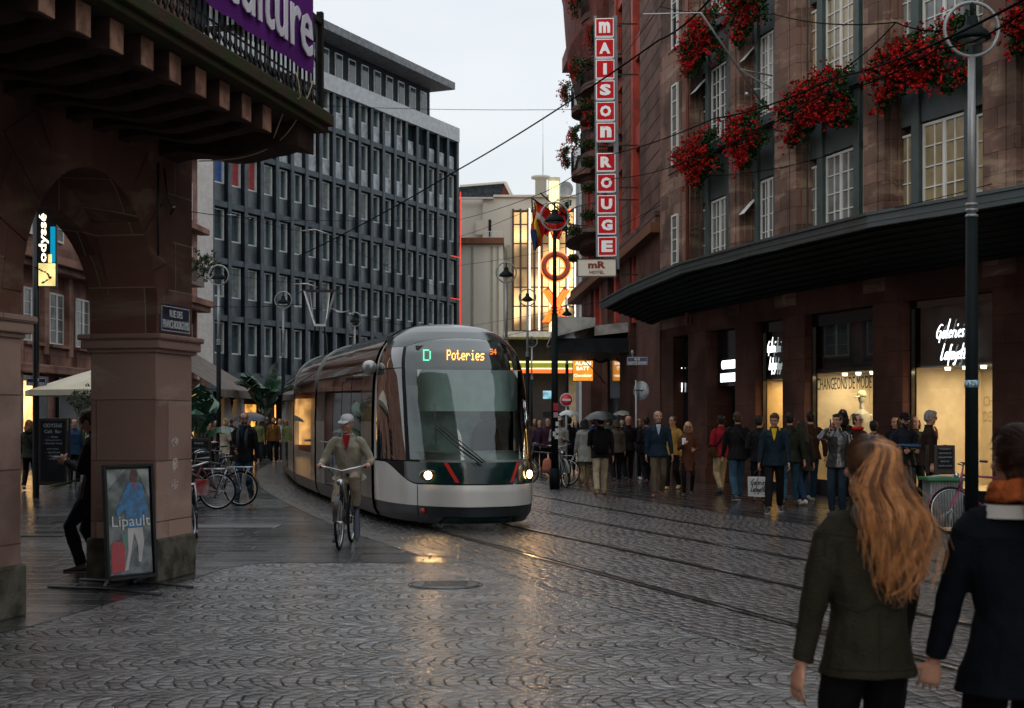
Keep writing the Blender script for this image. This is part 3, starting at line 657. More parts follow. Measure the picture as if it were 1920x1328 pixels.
def script(text, M, w_, h_, m, name, r=.035, n=99, shear=.0):
    q = MB(M); x = 0; segs = []; mxx = sum((.64 if c in 'G' else .5 if c == 'L' else .42 if c in 'ay' else .34) for c in text)
    for c in text[:n]:
        for st in SCR[c]: segs.append([(x+px_+.22*py_, py_) for px_, py_ in st])
        x += .64 if c == 'G' else .5 if c == 'L' else .42 if c in 'ay' else .34
    for st in segs:
        pts = [V((a*w_/mxx, b_*h_, 0)) for a, b_ in st]
        if len(pts) > 2:
            sm = []
            for i in range(len(pts)-1):
                p0, p1, p2, p3 = pts[max(0, i-1)], pts[i], pts[i+1], pts[min(len(pts)-1, i+2)]
                for k in range(4):
                    t = k/4; sm.append(.5*((2*p1)+(p2-p0)*t+(2*p0-5*p1+4*p2-p3)*t*t+(3*p1-p0-3*p2+p3)*t**3))
            pts = sm+[pts[-1]]
        q.tube(pts, [r*(.75+.35*math.sin(i/max(1, len(pts)-1)*3.1)) for i in range(len(pts))], 6)
    return q.build(name, m, store, True)
m_sign = emis('white_neon', (.92, .97, 1), 3.2)
def gsign(M, x, z, w_, h_, n1=99, n2=99):
    t = thing('script_shop_sign', None, None)
    return None
def script_sign(M, L, x, z, w_, h_, label, r, cut=99):
    t = thing('script_shop_sign', label, 'shop sign', M @ V((x, 0, z)), group='white script signs over the shop windows')
    for s, dx, dz, k in (('Galeries', 0, 0, 1), ('Lafayette', .16, -1.55, 1.0)):
        MM = plane_M(M @ V((x+dx*w_, -.03, z+dz*h_)), nrm(M))
        o = script(s, MM, w_*k, h_, m_sign, 'lettering', r, cut); o.parent = t; o.matrix_parent_inverse = Matrix.Translation(t.location).inverted()
def pxl(M, px):    # local x of the ray through px on plane M
    inv = M.inverted(); c0 = inv @ V((0, 0, CH)); d = (inv.to_3x3() @ V(((px-CX)/F, 1, 0))); k = -c0.y/d.y; return (c0+d*k).x
script_sign(M4, L4, pxl(M4, 1757), 3.18, .78, .26, 'large white script sign over the nearest shop window', .013)
script_sign(M2, L2, pxl(M2, 1441), 3.22, .55, .26, 'white script sign over the narrow window with the gold curtain', .012, 6)
Mn = inw(seg_M(fac(1262), fac(1290)), .28); script_sign(Mn, 1, pxl(Mn, 1273), 2.95, .5, .27, 'small white script sign at the far end of the store', .012, 5)
q = thing('block_letter_sign', 'white capital letters GALERIES LAFAYETTE on a black panel over the entrance', 'shop sign', ME @ V((LE*.5, 0, 3)))
text_obj('lettering', 'GALERIES', LE*.48, .22, on(ME, LE*.42, -.02, 3.05), m_sign, q, .03, .01); text_obj('lettering', 'LAFAYETTE', LE*.54, .22, on(ME, LE*.42, -.02, 2.72), m_sign, q, .03, .01)
# canopy
CE = [(2.66, 42), (3.09, 37), (3.8, 31.7), (4.75, 28.2), (6.07, 24.1), (7.65, 21.25), (9.9, 17.4), (12.6, 13)]
can = MB(); CW = [(4.2, 42.6), (4.3, 40.4), (5.4, 35.2), (6.3, 31.4), (7.4, 28), (9.2, 23.8), (11.4, 19.6), (14.3, 15)]
zt = 5.1
E = [V((x, y, 0)) for x, y in CE]; W2 = [V((x, y, 0)) for x, y in CW]
for (a, b_, c, d) in zip(E, E[1:], W2, W2[1:]):
    top_ = [a+UP*zt, b_+UP*zt, d+UP*(zt+.25), c+UP*(zt+.25)]; bot = [a+UP*(zt-.12), b_+UP*(zt-.12), d+UP*(zt-.62), c+UP*(zt-.62)]
    can.add(top_+bot, [(0, 1, 2, 3), (7, 6, 5, 4), (0, 4, 5, 1)])
can.add([E[0]+UP*zt, W2[0]+UP*(zt+.25), W2[0]+UP*(zt-.62), E[0]+UP*(zt-.12)], [(0, 1, 2, 3)])
can.build('canopy', m_dgreen, store, True)
q = MB()
for a, b_ in zip(E, E[1:]):
    M = seg_M(a, b_); q.M = M; L = (b_-a).length
    q.box(-.02, L+.02, -.06, .02, zt-.20, zt+.06); q.box(-.02, L+.02, -.10, -.06, zt+.0, zt+.05); q.box(-.02, L+.02, -.075, -.06, zt-.12, zt-.09)
q.build('canopy_fascia', mat('canopy_fascia_paint', (.03, .045, .047), .35, var=.15), store, True)
q = MB()
for (a, b_, c, d) in zip(E, E[1:], W2, W2[1:]):
    n = max(3, int((b_-a).length/.45))
    for k in range(1, 9):     # boards running along the soffit
        t = k/9; p0 = a.lerp(c, t); p1 = b_.lerp(d, t); z = zt-.12-.5*t
        q.bar(p0+UP*(z-.02), p1+UP*(z-.02), .03, .02)
q.build('soffit_ribs', mat('soffit_paint', (.012, .013, .012), .9, var=.2, spec=.0), store, True)
# ================================================================ cafe building (left, seen through the arch and beside the pillar)
m_pink = ashlar('pink_stone', (.27, .135, .10), (.33, .18, .135), (.15, .08, .065), bw=1.1, bh=.5, mort=.006, stain=(.42, .33, .28), stainamt=.3)
cafe = thing('cafe_building', 'pink sandstone cafe building with white windows behind the arch and pillar', 'building', (-17, 60, 0))
ca, cb = V((-16.9, 48.5, 0)), V((-15.35, 70.5, 0)); MC = seg_M(ca, cb); LC = (cb-ca).length
q = MB(MC); q.box(-.2, LC, .25, 45, 0, 17); q.box(-.4, .35, -.1, .25, 0, 7.2)
q.build('wall', m_pink, cafe, True, uv=True)
WX = [1.0, 3.3, 5.9, 8.6, 11.4, 14.2, 17.0, 19.6]
for x in WX:
    q = MB(MC); q.box(x+1.45, x+1.85 if x < 19 else x+1.6, 0, .25, 4.0, 7.2); q.box(x-.1, x+1.5, .1, .25, 3.6, 4.3); q.box(x-.15, x+1.55, -.02, .25, 4.28, 4.4); q.build('pilaster', m_pink, cafe, True, uv=True)
    for z0, z1 in ((4.4, 6.3), (8.2, 10.1), (11.4, 13.2)): sash(MC, x, x+1.35, z0, z1, 2, 4, cafe, m_paneg, y=.2, double=True, t=.07)
q = MB(MC); q.box(-.5, LC+.2, -.25, .25, 3.3, 3.6); q.box(-.5, LC+.3, -.55, .25, 7.2, 7.5); q.box(-.5, LC+.3, -.35, .25, 6.95, 7.2); q.box(-.5, LC+.3, -.3, .25, 10.8, 11.1); q.box(-.5, LC+.3, -.5, .25, 14.6, 15); q.build('cornice', m_pink, cafe, True, uv=True, bevel=.03)
q = MB(MC); q.box(16.2, 19, -1.0, -.0, 7.9, 8.05)
for k in range(22): q.box(16.25+k*.125, 16.27+k*.125, -.98, -.96, 8.05, 9.0)
q.box(16.2, 19, -1, -.95, 9.0, 9.05); q.build('balcony', m_black, cafe, True)
q = MB(MC); q.box(.4, 3.0, .1, .24, 0, 3.2); q.box(4, 8, .1, .24, 0, 3.2); q.box(9, 14, .1, .24, 0, 3.1); q.build('shopfront', m_fascia, cafe, True)
q = MB(MC); q.box(14.6, 21.5, .05, .24, .5, 2.9); q.build('lit_shop_window', emis('warm_window', (1, .5, .14), 1.1, .7, 1.2), cafe, True)
q = MB(MC); q.box(.7, 1.5, .03, .09, .9, 3.0); q.build('lit_menu_case', emis('warm_case', (1, .55, .18), 3.0, .4, 2.0), cafe, True)
# striped sloping awning
aw = thing('shop_awning', 'grey brown sloping awning over the lit cafe front', 'awning', MC @ V((18, -1.5, 2.7)))
q = MB(MC); q.add([(14.6, .2, 4.9), (21.6, .2, 4.9), (21.6, -3.0, 3.0), (14.6, -3.0, 3.0), (14.6, .2, 4.86), (21.6, .2, 4.86), (21.6, -3.0, 2.96), (14.6, -3.0, 2.96)], [(0, 1, 2, 3), (7, 6, 5, 4), (0, 3, 7, 4), (1, 2, 6, 5)]); q.box(14.6, 21.6, -3.04, -3.0, 2.65, 3.0)
q.build('canvas', mat('awning_canvas', (.17, .145, .13), .8, var=.25, vs=2, stretch=(1, 4, .2)), aw, True)
q = MB(MC); q.bar((14.65, 0, 3.2), (14.65, -3, 2.97), .04); q.bar((21.55, 0, 3.2), (21.55, -3, 2.97), .04); q.build('arm', m_black, aw, True)
# illuminated blade sign seen through the arch
d = 30.; ps = P(88, 470, d)
bl = thing('vertical_lightbox_sign', 'glowing vertical cafe sign reading odyssee with turquoise and yellow panels on a dark post', 'sign', (ps.x, d, 0))
MBs = plane_M(ps, (.15, -1, 0)); q = MB(MBs); wd = X(104, d)-X(70, d); z0, z1 = Z(538, d)-ps.z, Z(380, d)-ps.z
q.box(-wd/2, wd/2, z0, z1, -.16, 0); q.build('case', m_black, bl, True)
q = MB(MBs); q.box(-wd/2+.02, wd/2-.02, z0+.02, Z(494, d)-ps.z, 0, .006); q.build('yellow_panel', emis('panel_yellow', (1, .78, .30), 1.4, .25, 5), bl, True)
q = MB(MBs); q.box(wd*.18, wd/2-.02, Z(492, d)-ps.z, Z(425, d)-ps.z, 0, .006); q.build('turquoise_panel', emis('panel_turquoise', (.0, .38, .62), .9), bl, True)
q = MB(MBs); q.box(wd*.06, wd*.26, Z(493, d)-ps.z, Z(477, d)-ps.z, .006, .009); q.build('yellow_corner', MATS['panel_yellow'], bl, True)
text_obj('lettering', 'odyssée', (Z(384, d)-Z(492, d)), wd*.52, MBs @ Matrix.Translation((-wd*.17, (Z(438, d)-ps.z), .008)) @ Matrix.Rotation(R(90), 4, 'Z'), emis('letter_cream', (1, .9, .66), 3), bl, .01, .02)
q = MB(MBs); random.seed(5)
for k in range(34): a = k/33; q.ell((-.10+.16*math.sin(a*4)+random.uniform(-.02, .02), z0+.08+a*(Z(500, d)-ps.z-z0-.1), .008), (random.uniform(.008, .028), random.uniform(.008, .02), .003), 4)
q.build('branch_motif', mat('motif_black', (.02, .015, .01), .6, var=0), bl, True)
q = MB(MBs); q.tube([(-wd*.62, -ps.z, -.08), (-wd*.62, z1+.3, -.08)], .07, 10); q.box(-wd*.62, 0, z1-.4, z1-.34, -.1, -.06); q.box(-wd*.62, 0, z0+.2, z0+.26, -.1, -.06); q.build('post', m_black, bl, True)
# ================================================================ office building
m_fin = mat('grey_concrete_fin', (.075, .092, .105), .6, var=.2, vs=1.5)
m_spn = mat('grey_spandrel', (.045, .058, .068), .35, var=.35, vs=.8, spec=.7)
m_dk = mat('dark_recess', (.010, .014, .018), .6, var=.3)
m_opane = mat('office_pane', (.018, .035, .04), .08, spec=.7, var=.5, vs=.5, col2=(.05, .075, .08))
off = thing('office_building', 'dark grey modernist office block with a grid of narrow windows', 'building', (-11, 98, 0))
oa, ob = V((-17.4, 82.8, 0)), V((-4.24, 112, 0)); MO = seg_M(oa, ob); LO = (ob-oa).length; NB = 19; bw_ = LO/NB
q = MB(MO); q.box(-1.4, LO, .46, 14, 3.4, 24.2); q.box(-1.4, LO, 1.6, 14, 0, 3.4); q.build('body', m_dk, off, True)
q = MB(MO)
for k in range(NB+1):
    q = MB(MO); q.box(k*bw_-.15, k*bw_+.15, 0, .06, 4.3, 23.5); f_ = q.build('fin', m_fin, off, True)
    q = MB(MO); q.box(k*bw_-.12, k*bw_+.12, .06, .8, 4.3, 23.5); q.build('fin_shaded_flank', m_dk, f_, True)  # flanks coloured near black to carry the shade of the deep recesses
rowz = [4.45+3.35*i for i in range(7)]
q = MB(MO)
for z in rowz: q = MB(MO); q.box(-.0, LO-.0, .07, .4, z-.32, z+.02); q.build('floor_band', m_fin, off, True)
q = MB(MO); q.box(-.13, LO+.15, -.06, .85, 23.5, 24.6); SPM = [m_spn, mat('spandrel_pale', (.30, .33, .35), .4, var=.3, vs=2)]
q.build('parapet', mat('parapet_white', (.36, .38, .40), .5, var=.12), off, True)
q = MB(MO)
for i in range(6):
    for k in range(NB):
        big = i*NB+k < 98; q2 = MB(MO) if big else q
        x = k*bw_+.13; q2.box(x+.02, x+bw_-.30, .30, .79, rowz[i]+.02, rowz[i]+1.1, 1 if (i >= 4 or random.random() < .12) and random.random() < .8 else 0)
        if big: q2.build('spandrel', SPM, off, True)
q.build('remaining_spandrels', SPM, off, True)['kind'] = 'stuff'
m_oframe = mat('alu_frame', (.55, .58, .58), .4, .2, var=.1)
wm = None; wcount = 0; rest = MB(MO); pr = {}
def office_window(pane):
    q = MB(MO); x0, x1 = .34, bw_-.20; z0, z1 = 1.1, 2.95
    q.box(x0, x0+.05, .36, .45, z0, z1); q.box(x1-.13, x1, .30, .45, z0, z1); q.box(x0, x1, .34, .45, z0, z0+.08); q.box(x0, x1, .36, .45, z1-.06, z1)
    o = q.build('window', m_oframe, off, True); g = MB(MO); g.box(x0+.03, x1-.05, .41, .44, z0+.04, z1-.04); g.build('pane', pane, o, True); return o
wins = {}
for pi, pm in enumerate((m_opane, mat('office_blind', (.13, .15, .14), .3, var=.3), mat('red_blind', (.25, .02, .02), .4, var=.3), mat('blue_blind', (.01, .06, .22), .4, var=.3))): wins[pi] = (office_window(pm), pm)
uM = MO.to_3x3()
def copy_win(pi, k, i):
    src = wins[pi][0]; c = src.copy(); COL.objects.link(c); c.parent = off; c.location = src.location
    sh = uM @ V((k*bw_, 0, rowz[i]))
    c.matrix_parent_inverse = off.matrix_basis.inverted(); c.location = sh
    for ch in src.children:
        h = ch.copy(); COL.objects.link(h); h.parent = c
random.seed(11)
for i in range(6):
    for k in range(NB):
        pi = 1 if random.random() < .16 else 0
        if i == 3 and k in (1, 2): pi = 2
        if i == 3 and k == 0: pi = 3
        if wcount < 96 and not (i >= 4 and k < 5) and not (i == 0 and k > 5 and k < 9): copy_win(pi, k, i); wcount += 1
        else:
            x = k*bw_; z = rowz[i]
            rest.box(x+.34, x+bw_-.2, .38, .44, z+1.1, z+2.95)
for o, _ in wins.values():
    for ch in list(o.children): bpy.data.objects.remove(ch)
    bpy.data.objects.remove(o)
ro = rest.build('remaining_windows', m_opane, off, True); ro['kind'] = 'stuff'
q = MB(MO); q.box(-1.4, 29.5, 1.2, 12, 24.2, 27.3); q.build('penthouse', m_dk, off, True)
q = MB(MO)
for k in range(16):
    x = 1.2+k*1.78; q = MB(MO); q.box(x, x+.95, 1.12, 1.2, 24.9, 26.8); f_ = q.build('penthouse_window', m_oframe, off, True)
    q = MB(MO); q.box(x+.08, x+.85, 1.09, 1.12, 25.0, 26.7); q.build('pane', m_opane, f_, True)
q = MB(MO); q.box(-1.4, 30.3, -.6, 13, 27.2, 27.75); q.build('roof_slab', mat('roof_slab_grey', (.17, .18, .19), .6, var=.2), off, True)
q = MB(MO); q.box(-1.9, -.14, -.1, 1.2, 3.2, 24); q.build('white_end_wall', mat('white_render', (.50, .47, .44), .7, var=.08), off, True)
q = MB(MO); q.box(-1.4, LO, -.3, .8, 3.3, 4.2); q.build('fascia', mat('slate_fascia', (.02, .03, .036), .4, var=.2), off, True)
for k in range(10): q = MB(MO); q.box(k*3.2, k*3.2+.4, .3, 1.6, 0, 3.3); q.build('ground_column', m_dk, off, True)
q = MB(MO); q.box(4.2, 8.6, 1.4, 1.55, .6, 2.6); q.box(9.8, 13.4, 1.4, 1.55, .6, 2.6); q.box(15, 20, 1.4, 1.55, .6, 2.5); q.build('lit_shop_window', emis('warm_window2', (1, .42, .07), 1.5, .8, 1.3), off, True)
q = MB(MO); q.tube([(LO+.2, -.1, 4), (LO+.2, -.1, 19.6)], .05, 8); q.tube([(LO-1.55, -.12, 14.4), (LO+.2, -.12, 14.4)], .03, 8); q.tube([(LO-1.55, -.12, 11.1), (LO+.2, -.12, 11.1)], .03, 8)
q.build('red_lit_edge', emis('red_edge_glow', (1, .06, .03), 1.1), off, True)  # glowing tubes added for the red-lit corner edge and frame bars
# ================================================================ cinema
cin = thing('cinema_building', 'cream art deco cinema with a glowing glass wall and orange neon letters', 'building', (2, 124, 0))
m_cream = mat('cream_render', (.56, .53, .46), .7, var=.10, vs=.3, stretch=(1, 1, .2))
def px_box(q, pa, pb, ya, yb, d, thick, mi=0, dz=0): q.box(X(pa, d), X(pb, d), d, d+thick, Z(yb, d), Z(ya, d), mi)
q = MB(); D = 124.
q.box(X(1108, D), X(1150, D), D, D+6, 0, Z(370, D)); q.box(X(905, D), X(962, D), D, D+6, 0, Z(370, D)); q.box(X(962, D), X(1108, D), D, D+6, Z(394, D), Z(370, D)); q.box(X(862, D), X(962, D), D+.5, D+6, 0, Z(372, D)); q.box(X(862, D), X(1108, D), D+4, D+6, 0, Z(394, D))
q.build('main_wall', m_cream, cin, True)
q = MB(); Dw = 119.; q.box(X(830, Dw), X(943, Dw), Dw, D, 0, Z(458, Dw))
for p in (885, 921, 932): q.box(X(p, Dw), X(p+3, Dw), Dw-.12, Dw, 3, Z(462, Dw), 1)
q.box(X(950, D), X(956, D), D-.3, D, 8, Z(460, D), 1)
q.build('side_wing', [m_cream, mat('olive_pilaster', (.30, .29, .20), .7)], cin, True)
q = MB(); q.box(X(828, Dw), X(945, Dw), Dw-.5, D, Z(458, Dw), Z(447, Dw)); q.build('wing_cornice', mat('rust_cornice', (.16, .07, .04), .6), cin, True)
q = MB(); q.box(X(860, D), X(925, D), D-.4, D, Z(374, D), Z(371, D)); q.box(X(925, D), X(1150, D), D-.25, D, Z(370, D), Z(366, D)); q.build('parapet', m_cream, cin, True)
q = MB(); q.box(X(916, D), X(921, D), D-.05, D, Z(444, D), Z(412, D)); q.box(X(892, D), X(908, D), D-.03, D, Z(440, D), Z(413, D), 1); q.build('wing_door', [m_dk, m_cream], cin, True)
q = MB()
for k in range(8): x = X(912+k*4, D-3); q.bar((x, D-3, Z(447, D-3)), (x, D-3, Z(434, D-3)), .04)
q.bar((X(910, D-3), D-3, Z(434, D-3)), (X(942, D-3), D-3, Z(434, D-3)), .05); q.build('terrace_rail', m_oframe, cin, True)
# glass wall
m_glow = newmat('glowing_glass'); MATS['glowing_glass'] = m_glow[0]; n = NT(m_glow[1]); bb = m_glow[2]
tcx = n.n('ShaderNodeTexCoord'); s_ = n.n('ShaderNodeSeparateXYZ'); n.put(s_.inputs[0], tcx.outputs['Object'])
nz_ = n.n('ShaderNodeTexNoise', Scale=.22, Detail=2.0, Vector=tcx.outputs['Object'])
g_ = n.m('ADD', n.m('MULTIPLY', n.ramp(nz_.outputs[0], .38, .66), 2.8), .2)
bb.inputs['Base Color'].default_value = (.25, .2, .12, 1); bb.inputs['Emission Color'].default_value = (1, .60, .24, 1); n.put(bb.inputs['Emission Strength'], g_)
q = MB(); cols = [962, 976, 990, 1002, 1016, 1031, 1047, 1062, 1077, 1092, 1107]; rws = [620, 574, 538, 502, 456, 420, 396]
for a, b_ in zip(cols, cols[1:]):
    for r0, r1 in zip(rws, rws[1:]): q.box(X(a, D)+.06, X(b_, D)-.06, D+.4, D+.45, Z(r0, D)+.03, Z(r1, D)-.03)
q.build('glass_wall', MATS['glowing_glass'], cin, True)
q = MB()
for a in cols: q.box(X(a, D)-.09, X(a, D)+.09, D-.15, D+.5, Z(622, D), Z(392, D))
for r in rws: q.box(X(962, D), X(1107, D), D+.3, D+.5, Z(r, D)-.05, Z(r, D)+.05)
q.build('mullions', mat('brown_mullion', (.07, .03, .022), .5), cin, True)
q = MB()
for p in (993, 1011, 1064, 1078): q.tube([(X(p, D), D-.35, Z(620, D)), (X(p, D), D-.35, Z(392, D))], .07, 8)
q.build('white_neon', emis('neon_white', (1, .93, .82), 2.2), cin, True)
q = MB(); q.box(X(1028, D), X(1049, D), D-1.6, D, Z(628, D), Z(338, D)); q.build('pylon', mat('pylon_cream', (.5, .47, .36), .4), cin, True)
q = MB()
for p in (1032, 1037, 1042, 1046): q.tube([(X(p, D-2), D-1.7, Z(626, D-2)), (X(p, D-2), D-1.7, Z(339, D-2))], .10, 8)
q.build('pylon_neon', emis('neon_yellow', (1, .80, .32), 2.6), cin, True)
Dl = D-2.6
m_or = emis('neon_orange', (1, .17, .02), 3.6); m_back = mat('neon_back', (.35, .05, .015), .5)
lo = MB(); C0 = P(1042, 500, Dl)
for r in (28, 24.5, 21, 17.5): lo.torus(C0+V((0, -.15, 0)), r/F*Dl, .055, (0, 1, 0), 48, 6, 0)
lo.torus(C0, 22.5/F*Dl, .30, (0, 1, 0), 48, 8, 1)
lo.build('neon_letter_o', [m_or, m_back], cin, True)
lo = MB()
for s in (-1, 1):
    for e in (-5.5, -2, 2, 5.5):
        a = P(1043+s*20+e, 544, Dl-.15); b_ = P(1043-s*20+e, 604, Dl-.15); lo.tube([a, b_], .055, 6, 0)
    a = P(1043+s*20, 542, Dl+.1); b_ = P(1043-s*20, 606, Dl+.1); lo.bar(a, b_, 14/F*Dl, .2, 1, up=V((0, 1, 0)))
lo.build('neon_letter_x', [m_or, m_back], cin, True)
lo = MB()
for s in (-1, 1):
    for e in (-5, -1.5, 2, 5.5): lo.tube([P(1043+s*21+e, 392, Dl-.15), P(1043+e*.5, 446, Dl-.15)], .055, 6, 0)
    lo.bar(P(1043+s*20, 392, Dl+.1), P(1043, 448, Dl+.1), 13/F*Dl, .2, 1, up=V((0, 1, 0)))
lo.build('neon_letter_v', [m_or, m_back], cin, True)
q = MB(); q.box(X(945, D-4), X(1130, D-4), D-5, D, Z(633, D-4), Z(623, D-4)); q.build('white_ledge', mat('ledge_white', (.7, .66, .55), .5), cin, True)
q = MB(); q.box(X(950, D), X(1130, D), D-1, D-.2, 0, Z(633, D)); q.build('dark_foyer', mat('foyer_dark', (.02, .012, .01), .5, var=.4), cin, True)
q = MB(); q.box(X(930, D-3), X(1130, D-3), D-3.4, D-1.1, Z(699, D-3), Z(677, D-3)); q.build('green_fascia', emis('green_band', (.32, .36, .015), .75, .3, .4), cin, True)
q = MB(); q.box(X(930, D-4), X(1130, D-4), D-3.5, D-3.4, Z(680, D-4), Z(677, D-4))
for yy in (694, 698): q.tube([(X(930, D-4), D-3.7, Z(yy, D-4)), (X(1130, D-4), D-3.7, Z(yy, D-4))], .05, 6, 1)
q.tube([(X(930, D-4), D-3.7, Z(691, D-4)), (X(1130, D-4), D-3.7, Z(691, D-4))], .06, 6, 0)
q.build('fascia_neon', [emis('neon_cream', (1, .75, .35), 2.5), emis('red_edge_glow2', (1, .09, .03), 3)], cin, True)
q = MB(); q.box(X(1062, D), X(1090, D), D-1.6, D-1.1, 0, Z(702, D)); q.build('pale_column', mat('pale_column', (.35, .28, .16), .5), cin, True)
q = MB(); q.box(X(1018, D-5), X(1040, D-5), D-5.1, D-5, Z(748, D-5), Z(733, D-5)); q.build('screen', emis('screen_blue', (.25, .5, .6), 1.1, .8, 1.2), cin, True)
q = MB(); q.box(X(1018, D-5), X(1060, D-5), D-5.1, D-5, Z(783, D-5), Z(772, D-5)); q.build('dark_case', m_dk, cin, True)
rf = thing('slate_roofed_house', 'house with a dark slate roof and red gable behind the cinema', 'house', (-6, 138, 0))
q = MB(); Dr = 138.; q.prism([P(840, 378, Dr), P(963, 378, Dr), P(945, 343, Dr), P(862, 350, Dr)], (0, 6, 0)); q.build('roof', mat('slate_roof', (.035, .042, .05), .6, var=.35, vs=3, bump=.5, bs=8), rf, True)
q = MB(); q.prism([P(934, 378, Dr-.3), P(963, 378, Dr-.3), P(947, 345, Dr-.3)], (0, .25, 0)); q.build('gable', mat('red_gable', (.16, .035, .03), .7), rf, True)
q = MB(); q.box(X(840, Dr), X(963, Dr), Dr, Dr+6, 0, Z(378, Dr)-.01); q.build('wall', mat('grey_slate_wall', (.06, .065, .075), .7), rf, True)
q = MB(); q.bar(P(947, 342, Dr-.4), P(965, 378, Dr-.4), .18, .3); q.bar(P(862, 349, Dr-.4), P(947, 342, Dr-.4), .14, .2); q.build('bargeboard', m_cream, rf, True)
ch = thing('cinema_chimney', 'pale round chimney with a flat cap and thin aerial on the cinema roof', 'chimney', (X(1014, 127), 127, Z(368, 127)))
q = MB(); q.lathe([(.5, Z(370, 127)), (.5, Z(337, 127)), (.85, Z(335, 127)), (.85, Z(331, 127)), (0, Z(330, 127))], (X(1014, 127), 127, 0), 20); q.build('stack', m_cream, ch, True)
q = MB(); q.tube([(X(1018, 127), 127, Z(335, 127)), (X(1018, 127), 127, Z(215, 127))], [.05, .02], 6); q.build('aerial', m_oframe, ch, True)
ds = thing('satellite_dish', 'grey satellite dish on the cinema roof beside the pylon', 'satellite dish', P(1057, 368, 127))
q = MB(Matrix.Translation(P(1058, 355, 127)) @ Matrix.Rotation(R(100), 4, 'X') @ Matrix.Rotation(R(25), 4, 'Y')); q.lathe([(0, 0), (.3, .05), (.55, .18), (.7, .34), (.7, .36), (.5, .2), (0, .04)], n=20); q.build('dish', mat('dish_grey', (.25, .26, .27), .5), ds, True)
q = MB(); q.tube([P(1057, 372, 127), P(1058, 356, 127)], .06, 6); q.build('mount', m_black, ds, True)
sb = thing('grey_sign_wall', 'narrow pale grey building end with faint vertical lettering behind the hotel', 'building', (X(1098, 95), 95, 0))
q = MB(); q.box(X(1086, 95), X(1135, 95), 95, 100, 0, Z(296, 95)); q.build('wall', mat('pale_grey_wall', (.33, .34, .36), .7, var=.08), sb, True)
q = MB(); q.box(X(1082, 95), X(1136, 95), 94.6, 100, Z(297, 95), Z(293, 95)); q.build('roof_edge', m_dk, sb, True)
for s, yy in (('I', 333), ('ST', 350), ('R', 388)): text_obj('lettering', s, .42*len(s), .5, plane_M(P(1101, yy, 94.97), (0, -1, 0)), mat('sign_red', (.2, .03, .03), .5) if s == 'R' else m_dk, sb, .02)
# ================================================================ hotel
hot = thing('hotel_building', 'brown rusticated hotel with red window strips and curved balconies', 'building', (5, 52, 0))
m_hst = ashlar('hotel_stone', (.115, .062, .05), (.15, .085, .068), (.02, .012, .01), bw=40, bh=.52, mort=.028, stain=(.18, .13, .10), stainamt=.3, jd=2.5)
m_red = mat('red_paint', (.30, .032, .016), .5, var=.25, vs=2)
HX = lambda d: 4.51-.0535*(d-43)
def hseg(d0, d1): return seg_M((HX(d1), d1, 0), (HX(d0), d0, 0)), V((HX(d1)-HX(d0), d1-d0, 0)).length
def hbox(name, d0, d1, y0, y1, z0, z1, m, uv=False, bevel=0):
    M, L = hseg(d0, d1); q = MB(M); q.box(0, L, y0, y1, z0, z1); return q.build(name, m, hot, True, uv=uv, bevel=bevel)
hbox('body', 42.8, 70, .45, 8, 0, 20.5, m_dk)
for d0, d1 in ((43, 47.5), (49.9, 52.0), (54.6, 56.5), (59.5, 61.5), (64.5, 66.5)): hbox('pier', d0, d1, 0, .6, 7.9, 21, m_hst, True)
for d0, d1 in ((42.9, 48), (49.6, 52.3), (56, 58), (62, 66)): hbox('ground_pier', d0, d1, -.05, .6, 0, 7.3, m_stg, True)
hbox('cornice', 42.9, 70, -.35, .5, 7.3, 7.6, MATS['rust_cornice']); hbox('cornice', 42.9, 70, -.2, .5, 7.6, 7.95, m_hst, True)
hbox('cornice', 42.9, 70, -.6, .5, 18.7, 19.4, MATS['rust_cornice'])
for d0, d1 in ((47.5, 49.9), (52.0, 54.6), (56.5, 59.5), (61.5, 64.5)):
    M, L = hseg(d0, d1); q = MB(M); q.box(0, .45, .02, .5, 5.0, 19); q.box(L-.35, L, .05, .5, 5.0, 19)
    for i in range(4): q.box(.45, L-.35, .12, .5, 7.9+3.1*i, 8.7+3.1*i)
    q.build('red_strip', m_red, hot, True, bevel=.02)
    for i in range(4): sash(M, .5, L-.4, 8.75+3.1*i, 10.9+3.1*i, 2, 2, hot, m_pane, frame=m_red, y=.3)
hbox('black_recess', 47.6, 49.6, .35, .44, 0, 3.6, m_fascia)  # plain black panel, gives off no light
hbox('dark_shop_window', 52.4, 56, .0, .44, .4, 4.2, m_pane)
random.seed(21)
def curved_balcony(dc, z, w_=2.4, pr=1.0, h=.9, big=False):
    M, L = hseg(dc-w_/2, dc+w_/2); q = MB(M); n = 14; pts = [(L/2-L/2*math.cos(math.pi*i/n), -pr*math.sin(math.pi*i/n)**.8) for i in range(n+1)]
    q.prism([(x, y, z-.25) for x, y in pts]+[(L, .3, z-.25), (0, .3, z-.25)], (0, 0, .25)); p2 = [(L/2+(x-L/2)*.7, y*.55) for x, y in pts]; q.prism([(x, y, z-.6) for x, y in p2]+[(L*.8, .3, z-.6), (L*.2, .3, z-.6)], (0, 0, .34)); bs = q.build('balcony', m_hst if not big else m_dk, hot, True, uv=True)
    q = MB(M)
    for i in range(len(pts)*3-2): t = i/3; a = int(t); f = t-a; p = [lerp(pts[a][j], pts[min(n, a+1)][j], f) for j in (0, 1)]; q.tube([(p[0], p[1], z), (p[0], p[1], z+h)], .012, 4)
    q.tube([(x, y, z+h) for x, y in pts], .025, 5); q.build('balcony_rail', m_black, bs, True)
    return M, pts, z
fb = []
